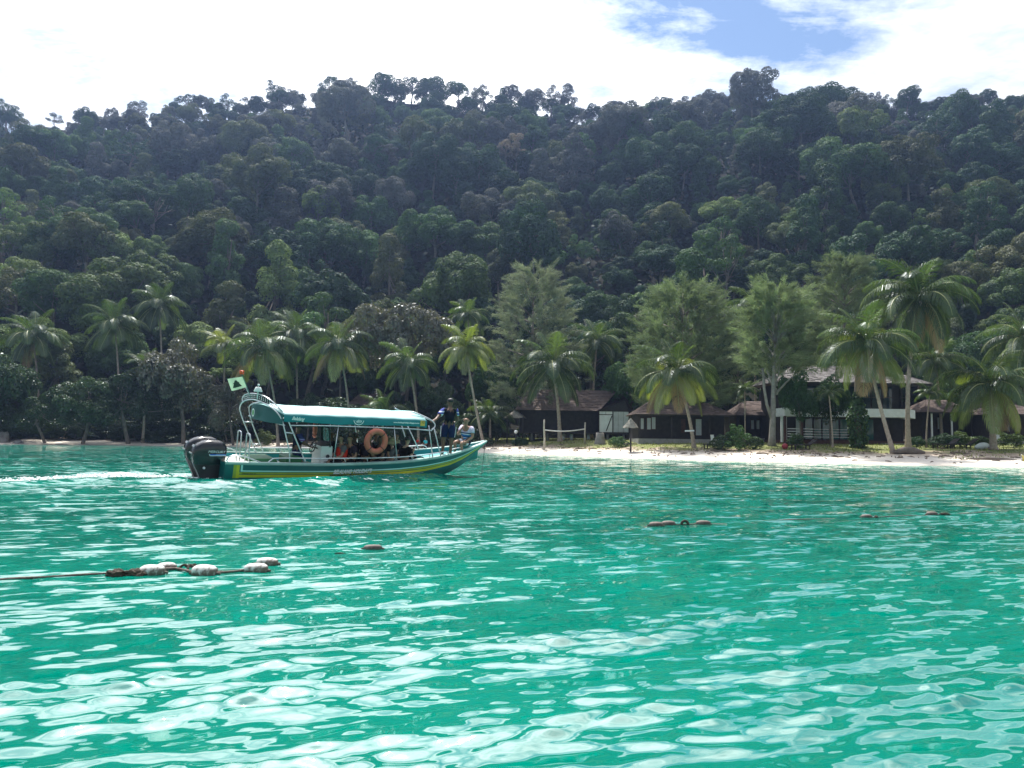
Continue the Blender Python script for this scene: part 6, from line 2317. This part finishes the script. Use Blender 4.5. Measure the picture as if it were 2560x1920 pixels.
# board nailed across the curved palm trunk
pq = at(1724, 1077, 61.7)
bd = MB().box((0, 0, 0), (0.75, 0.03, 0.12), Matrix.Rotation(-0.05, 3, 'Y')).build('sign_board', PAINT_W)
bd.location = pq
bevel(bd, 0.008)
tag(bd, 'narrow pale board fixed across the curved palm trunk', 'board')

# stump and stones
p, h = stand(1500, 1082, 71)
b = MB()
sr = random.Random(9)
b.tube([(0, 0, -0.3), (0, 0, 0.1), (0.02, 0, h * 0.6), (0, 0, h)], [0.55, 0.48, 0.36, 0.34], 12)
o_ = b.build('tree_stump', BARK_PALE)
o_.location = p
for v in o_.data.vertices:
    v.co += Vector((sr.uniform(-0.05, 0.05), sr.uniform(-0.05, 0.05), sr.uniform(-0.04, 0.04)))
tag(o_, 'grey tree stump standing in front of the white-panelled hut wing', 'stump')


def rock(p, r, label, seed, sq=0.6, name='rock', cat='rock', mat=None):
    bm_ = bmesh.new()
    bmesh.ops.create_icosphere(bm_, subdivisions=3, radius=1.0)
    for v in bm_.verts:
        d = 1 + 0.45 * mnoise.noise(v.co * 1.3 + Vector((seed, seed * 2, 0))) + 0.15 * mnoise.noise(v.co * 4 + Vector((seed, 0, 0)))
        v.co = Vector((v.co.x * r[0], v.co.y * r[1], v.co.z * r[2])) * d
    me_ = bpy.data.meshes.new(name)
    bm_.to_mesh(me_)
    bm_.free()
    me_.materials.append(mat or MATS['rock'])
    o2 = link(name, me_)
    o2.location = p
    tag(o2, label, cat)
    return o2


mat_plain('rock', (0.20, 0.18, 0.17), 0.9, var=0.3, nscale=1.5, bump=0.6, bscale=4)
p, h = stand(8, 1078, 84)
rock(p, (0.75, 0.6, h * 0.9), 'pale grey upright rock at the left end of the narrow sand', 3.1)
p, h = stand(45, 1100, 83)
rock(p, (0.5, 0.5, 0.35), 'low dark rock beside the upright grey rock', 5.7)

# driftwood log and sand bank root at the big palm
p = stand(2270, 1120, 54)[0]
b = MB().tube([(-1.0, 0, 0.12), (-0.3, 0.1, 0.26), (0.4, 0.0, 0.22), (1.1, -0.1, 0.10)], [0.12, 0.26, 0.28, 0.12], 9)
o_ = b.build('driftwood_log', BARK)
o_.location = p
tag(o_, 'dark weathered log lying on the sand beside the large ringed palm', 'log')
p = stand(2480, 1145, 50)[0]
b = MB().tube([(-1.4, 0, 0.06), (-0.3, 0.05, 0.10), (0.5, 0.0, 0.09), (1.5, -0.1, 0.05)], [0.05, 0.09, 0.08, 0.04], 8)
o_ = b.build('driftwood_pole', BARK)
o_.location = p
tag(o_, 'thin grey pole of driftwood lying on the open sand', 'driftwood')


def lounger(px, Y, rz, label):
    p = stand(px, 1100, Y)[0]
    e = empty('sun_lounger', p, rz)
    box2('seat', TIMBER, e, -0.95, 0.35, -0.32, 0.32, 0.30, 0.37)
    MB().box((0.62, 0, 0.52), (0.75, 0.62, 0.06), Matrix.Rotation(-0.65, 3, 'Y')).build('backrest', TIMBER, e)
    for x in (-0.85, 0.30):
        for y in (-0.27, 0.27):
            box2('leg', TIMBER, e, x - 0.035, x + 0.035, y - 0.035, y + 0.035, -0.1, 0.299)
    tag(e, label, 'sun lounger', 'wooden sun loungers on the grass')


lounger(2365, 57.5, 0.1, 'dark wooden sun lounger on the grass before the right-hand chalet')
lounger(2410, 57.5, -0.05, 'dark wooden sun lounger on the grass before the right-hand chalet')
lounger(2010, 58.5, 0.15, 'dark wooden sun lounger before the white railings')
lounger(1790, 60.5, 0.2, 'dark wooden sun lounger at the corner of the low dark chalet')
p = stand(2452, 1100, 57.2)[0]
b = MB()
G_ = []
for t in np.linspace(-1, 1, 13):
    w = 0.27 * (1 - abs(t) ** 2.5) + 0.02
    G_.append([Vector((0.55 * t, -0.05, 0.24 - w)), Vector((0.55 * t, -0.12, 0.24)), Vector((0.55 * t, -0.05, 0.24 + w))])
b.grid(G_)
o_ = b.build('bodyboard', [PAINT_W])
so = o_.modifiers.new('thick', 'SOLIDIFY')
so.thickness = 0.05
o_.location = p + Vector((0, 0, 0.02))
o_.rotation_euler = (0.35, -0.12, 0)
tag(o_, 'white board propped on its edge beside the bushy short palm', 'board')
p = stand(1962, 1092, 59)[0]
o_ = MB().lathe([(0.02, -0.02), (0.16, 0.02), (0.24, 0.18), (0.22, 0.32), (0.10, 0.43), (0.03, 0.45)], 14).build('float_buoy', mat_plain('red_plastic', (0.32, 0.03, 0.04), 0.5))
o_.location = p
tag(o_, 'round red float lying by the pale forked trunk', 'buoy')


def plastic_chair(px, Y, rz, label):
    p = stand(px, 1090, Y)[0]
    e = empty('plastic_chair', p, rz)
    box2('seat', PAINT_W, e, -0.22, 0.22, -0.22, 0.22, 0.42, 0.46)
    MB().box((-0.22, 0, 0.66), (0.04, 0.42, 0.40), Matrix.Rotation(-0.15, 3, 'Y')).build('backrest', PAINT_W, e)
    for x in (-0.19, 0.19):
        for y in (-0.19, 0.19):
            box2('leg', PAINT_W, e, x - 0.02, x + 0.02, y - 0.02, y + 0.02, -0.05, 0.42)
    tag(e, label, 'chair')


plastic_chair(1786, 66, 0.4, 'white plastic chair on the porch of the low dark chalet')

# two people and a table on the beach, seen behind the boat
J = pose('sit')
TEALS = cloth_bands('turquoise_shirt', [(9, (0.05, 0.50, 0.60))])
def beach_person(px, Y, hd, top, label):
    p = stand(px, 1100, Y)[0]
    st = empty('beach_stool', p)
    MB().lathe([(0.17, -0.05), (0.15, 0.36), (0.19, 0.38), (0.19, 0.42), (0.0, 0.43)], 12).build('seat', TIMBER, st)
    tag(st, 'small dark stool under ' + label.split(' sitting')[0], 'stool')
    person(label, pose('sit'), Matrix.Translation(p + Vector((0, 0, 0.41))) @ Matrix.Rotation(hd, 4, 'Z'), 'tan', top, BLACKC, None, 0.7, 0.8)


beach_person(1044, 76.5, 0.3, RED, 'person in red top sitting on the beach behind the boat')
beach_person(1064, 75.5, 2.6, TEALS, 'person in turquoise shirt sitting on the beach behind the boat')
p = stand(1052, 1100, 76)[0]
e = empty('beach_table', p)
box2('table_top', TIMBER, e, -0.75, 0.75, -0.35, 0.35, 0.66, 0.71)
for x in (-0.65, 0.65):
    for y in (-0.28, 0.28):
        box2('leg', TIMBER, e, x - 0.04, x + 0.04, y - 0.04, y + 0.04, -0.05, 0.66)
tag(e, 'dark low table on the beach between two seated people', 'table')

# stern of a small yellow boat at the water's edge
p = onz(2570, 1166, 0.0)
e = empty('dinghy', (p[0] + 1.55, p[1], 0.0))
G_, G2 = [], []
for t in np.linspace(0, 1, 14):
    x = -1.75 + 3.5 * t
    w = 0.62 * math.sin(math.pi * min(1, 0.12 + 0.55 * (1 - abs(2 * t - 1) ** 2.2) + 0.0)) ** 0.8
    zs = 0.42 + 0.30 * (2 * t - 1) ** 2
    G_.append([Vector((x, -w, zs)), Vector((x * 0.97, -w * 0.85, zs * 0.45)), Vector((x * 0.9, 0, -0.12)), Vector((x * 0.97, w * 0.85, zs * 0.45)), Vector((x, w, zs))])
    G2.append((x, w, zs))
hh = MB().grid(G_).build('hull', mat_plain('dinghy_yellow', (0.55, 0.46, 0.08), 0.45), e)
hh.modifiers.new('thick', 'SOLIDIFY').thickness = 0.03
for s_ in (-1, 1):
    MB().tube([(x, s_ * w, zs) for x, w, zs in G2], 0.03, 6).build('gunwale', PAINT_W, e)
for x in (-0.6, 0.5):
    box2('thwart', PAINT_W, e, x - 0.12, x + 0.12, -0.5, 0.5, 0.34, 0.38)
tag(e, 'small yellow dinghy floating at the edge of the sand', 'boat')

# ================================================================ float lines in the foreground
def sea_z(x, y):
    return float(sea_height(np.array([[x]]), np.array([[y]]), np.array([[0.1]]))[0, 0])


FLOATM, n, l = new_mat('float_foam')
o_ = n.new('ShaderNodeOutputMaterial')
b_ = n.new('ShaderNodeBsdfPrincipled')
tc_ = n.new('ShaderNodeTexCoord')
sp = n.new('ShaderNodeSeparateXYZ')
l.new(tc_.outputs['Object'], sp.inputs[0])
dirt_ = add_math(n, l, 'ADD', add_noise(n, l, 16, 6, 0.7), add_range(n, l, sp.outputs['Z'], -0.05, 0.07, 0.32, -0.16))
l.new(add_mix(n, l, add_range(n, l, dirt_, 0.42, 0.66, 0, 1, True), (0.62, 0.60, 0.57), (0.13, 0.10, 0.08)), b_.inputs['Base Color'])
b_.inputs['Roughness'].default_value = 0.8
l.new(b_.outputs[0], o_.inputs[0])
FLOATD, n, l = new_mat('float_brown')
o_ = n.new('ShaderNodeOutputMaterial')
b_ = n.new('ShaderNodeBsdfPrincipled')
l.new(add_mix(n, l, add_range(n, l, add_noise(n, l, 12, 5), 0.35, 0.65, 0, 1), (0.20, 0.155, 0.135), (0.07, 0.05, 0.045)), b_.inputs['Base Color'])
b_.inputs['Roughness'].default_value = 0.7
l.new(b_.outputs[0], o_.inputs[0])
WEED = mat_plain('weed_crust', (0.055, 0.042, 0.030), 0.9, var=0.5, nscale=14, bump=0.8, bscale=40)
ROPE = mat_plain('wet_rope', (0.13, 0.10, 0.085), 0.8, var=0.35, nscale=30, bump=0.6, bscale=90)


def float_buoy(px, py, wpx, hpx, rz, label, mat, fat=0.62):
    p = onz(px, py + hpx * 0.42, 0.0)
    s = p[1] / FPX
    L = wpx * s / 2 * 1.03
    R = hpx * s / 2 * 1.12
    e = empty('float_buoy', (p[0], p[1], sea_z(p[0], p[1]) + R * 0.30), rz)
    prof = [(0.012, -L), (R * 0.62, -L * 0.95), (R * 0.90, -L * 0.66), (R, -L * 0.2), (R, L * 0.2), (R * 0.90, L * 0.66), (R * 0.62, L * 0.95), (0.012, L)]
    sm = []
    for (r0, z0), (r1, z1) in zip(prof[:-1], prof[1:]):
        sm += [(r0, z0), ((r0 + r1) / 2 * 1.01, (z0 + z1) / 2)]
    sm.append(prof[-1])
    o2 = MB().lathe(sm, 20, (0, 0, 0), Matrix.Rotation(math.pi / 2, 3, 'Y')).build('float', mat, e)
    r_ = random.Random(int(px))
    for v in o2.data.vertices:
        v.co *= 1 + 0.05 * mnoise.noise(v.co * 14 + Vector((px, 0, 0)))
    MB().tube([(-L * 1.25, 0, -0.01), (-L * 0.9, 0, 0), (L * 0.9, 0, 0), (L * 1.25, 0, -0.01)], 0.012, 6).build('rope_core', ROPE, e)
    tag(e, label, 'buoy', 'floats on the swimming-zone lines')
    return e


def blob(name, px, py, wpx, hpx, label, seed, mat=WEED, cat='seaweed'):
    p = onz(px, py + hpx * 0.4, 0.0)
    s = p[1] / FPX
    bm_ = bmesh.new()
    bmesh.ops.create_icosphere(bm_, subdivisions=4, radius=1.0)
    for v in bm_.verts:
        d = 1 + 0.5 * mnoise.noise(v.co * 2.3 + Vector((seed, 0, 0))) + 0.32 * mnoise.noise(v.co * 7 + Vector((0, seed, 0)))
        v.co = Vector((v.co.x * wpx * s / 2, v.co.y * hpx * s * 0.6, v.co.z * hpx * s / 2)) * d
    me_ = bpy.data.meshes.new(name)
    bm_.to_mesh(me_)
    bm_.free()
    me_.materials.append(mat)
    for q in me_.polygons:
        q.use_smooth = True
    o2 = link(name, me_)
    o2.location = (p[0], p[1], sea_z(p[0], p[1]) + hpx * s * 0.16)
    tag(o2, label, cat)
    return o2


float_buoy(380, 1419, 58, 32, 0.15, 'whitish float with a bright end beside the brown seaweed clump', FLOATM)
float_buoy(417, 1412, 44, 24, 0.05, 'greyer float lying behind the whitish one with a bright end', FLOATM)
float_buoy(512, 1420, 60, 34, -0.05, 'blotchy grey-white float standing alone between ropes', FLOATM)
float_buoy(640, 1415, 55, 29, 0.05, 'brown-stained float in front of the bright-topped one', FLOATM)
float_buoy(668, 1401, 50, 24, 0.0, 'bright-topped white float behind the brown-stained one', FLOATM)
float_buoy(932, 1364, 44, 16, 0.1, 'dark crusted float lying alone on the rope', FLOATD)
float_buoy(1640, 1310, 33, 15, -0.1, 'brown float with a loop of rope, first of the far cluster by the tyre', FLOATD)
float_buoy(1671, 1307, 33, 15, 0.05, 'rounded brown float next to the tyre piece', FLOATD)
float_buoy(1758, 1305, 34, 14, -0.08, 'brown float on the far side of the tyre piece', FLOATD)
float_buoy(2166, 1288, 26, 11, -0.1, 'small low brown float followed by a dark knot in the rope', FLOATD)
float_buoy(2330, 1283, 25, 12, -0.1, 'round dark brown float followed by a thick stretch of crusted rope', FLOATD)
blob('seaweed_clump', 290, 1428, 46, 22, 'brown crusted seaweed clump at the end of the long bare rope', 1.3)
blob('seaweed_clump', 336, 1427, 44, 24, 'dark crusted seaweed clump touching the whitish float', 4.1)
blob('seaweed_clump', 480, 1412, 30, 12, 'small dark weed clump hanging on the rope ring', 7.7)
blob('rope_knot', 2191, 1290, 9, 8, 'dark rope knot beside the small low float', 2.2, WEED, 'knot')
blob('rope_knot', 850, 1381, 26, 4, 'flat weed tangle on the rope before the dark crusted float', 3.9, WEED, 'knot')
blob('rope_knot', 2362, 1285, 26, 7, 'thick crusted rope end beside the round dark brown float', 5.2, WEED, 'knot')


def half_ring(px, py, rpx, label, rr=0.3, tilt=0.0, name='tyre_piece', cat='tyre', mat=WEED):
    p = onz(px, py + rpx * 0.5, 0.0)
    s = p[1] / FPX
    R = rpx * s
    pts = [(R * math.cos(t), 0.3 * R * math.sin(t) * tilt, R * math.sin(t)) for t in np.linspace(-0.3, math.pi + 0.3, 16)]
    o2 = MB().tube(pts, R * rr, 10).build(name, mat)
    o2.location = (p[0], p[1], sea_z(p[0], p[1]) + 0.01)
    tag(o2, label, cat)


half_ring(1712, 1309, 8, 'dark arched tyre piece standing out of the water between brown floats', 0.42)
half_ring(458, 1420, 11, 'dark ring of rope and weed between whitish floats', 0.28, 2.5, 'rope_ring', 'rope')


def rope(name, pts_px, label, r=0.014, lift=0.012):
    P_ = [onz(px, py, 0.0) for px, py in pts_px]
    out = []
    for a_, c in zip(P_[:-1], P_[1:]):
        k = max(2, int(np.linalg.norm(c - a_) / 0.12))
        for i in range(k):
            q = a_ + (c - a_) * i / k
            out.append((q[0], q[1] + 0.012 * math.sin(7 * q[0]), sea_z(q[0], q[1]) + lift + 0.008 * math.sin(3.1 * q[0])))
    out.append((P_[-1][0], P_[-1][1], sea_z(P_[-1][0], P_[-1][1])))
    rad = [r * (1 + 0.25 * math.sin(1.7 * i) + 0.15 * math.sin(5.3 * i)) for i in range(len(out))]
    tag(MB().tube(out, rad, 7).build(name, ROPE), label, 'rope')


rope('mooring_rope', [(-160, 1456), (60, 1446), (270, 1436), (300, 1432)], 'long bare brown rope running to the seaweed clump', 0.010, 0.010)
rope('float_rope', [(400, 1428), (440, 1424), (490, 1430)], 'short brown rope between the whitish and the blotchy float', 0.014, 0.02)
rope('float_rope', [(440, 1412), (500, 1409), (560, 1404), (650, 1406), (760, 1388), (850, 1380), (930, 1370), (1100, 1352), (1300, 1340), (1480, 1331)], 'long half-sunk rope running past the bright-topped float and the dark crusted float', 0.007, -0.016)
rope('float_rope', [(530, 1432), (565, 1430), (620, 1424)], 'short frayed rope between the blotchy and the brown-stained float', 0.016, 0.012)
rope('float_rope', [(1560, 1322), (1600, 1317), (1640, 1314), (1712, 1312), (1760, 1310), (1860, 1308), (1950, 1300), (2160, 1292), (2330, 1288), (2420, 1284), (2600, 1272)], 'half-sunk brown rope joining the far floats', 0.009, -0.003)

# foam churned up behind the engines
fr_ = np.random.default_rng(23)
b = MB()
oct_v = [(1, 0, 0), (-1, 0, 0), (0, 1, 0), (0, -1, 0), (0, 0, 1), (0, 0, -1)]
oct_f = [(0, 2, 4), (2, 1, 4), (1, 3, 4), (3, 0, 4), (2, 0, 5), (1, 2, 5), (3, 1, 5), (0, 3, 5)]
seglen = np.hypot(*(WAKE[1:] - WAKE[:-1]).T)
for i in range(1500):
    t = fr_.random() ** 1.6 * 10.5
    k = 0
    tt = t
    while k < len(seglen) - 1 and tt > seglen[k]:
        tt -= seglen[k]
        k += 1
    a_, c = WAKE[k], WAKE[k + 1]
    q = a_ + (c - a_) * min(1, tt / seglen[k])
    wdt = 0.32 + 0.045 * t
    x, y = q[0] + fr_.normal() * wdt * 0.6, q[1] + fr_.normal() * wdt * 0.55
    hgt = 0.11 * math.exp(-((t - 3.5) / 3.0) ** 2) * fr_.random() + 0.01
    r = fr_.uniform(0.008, 0.03) * (1.1 if t < 6 else 0.8)
    z = sea_z(x, y) if i % 4 == 0 else 0.03
    b.add([(x + v[0] * r * 1.8, y + v[1] * r * 1.4, z + hgt + v[2] * r * 0.8) for v in oct_v], oct_f, True)
FOAM = mat_plain('foam', (0.84, 0.87, 0.87), 0.8, var=0.05)
tag(b.build('wake_foam', FOAM), 'white foam churned up in the wake behind the outboards', 'foam', kind='stuff')

# ================================================================ haze in the air
m, n, l = new_mat('haze')
o = n.new('ShaderNodeOutputMaterial')
vol = n.new('ShaderNodeVolumePrincipled')
vol.inputs['Color'].default_value = (0.40, 0.57, 1.0, 1)
vol.inputs['Density'].default_value = HAZE
vol.inputs['Anisotropy'].default_value = 0.6
l.new(vol.outputs[0], o.inputs['Volume'])
hz = MB().box((0, 190, 66), (720, 500, 140)).build('haze', m)
tag(hz, 'thin pale blue haze in the air over the bay and hill', 'haze', kind='stuff')
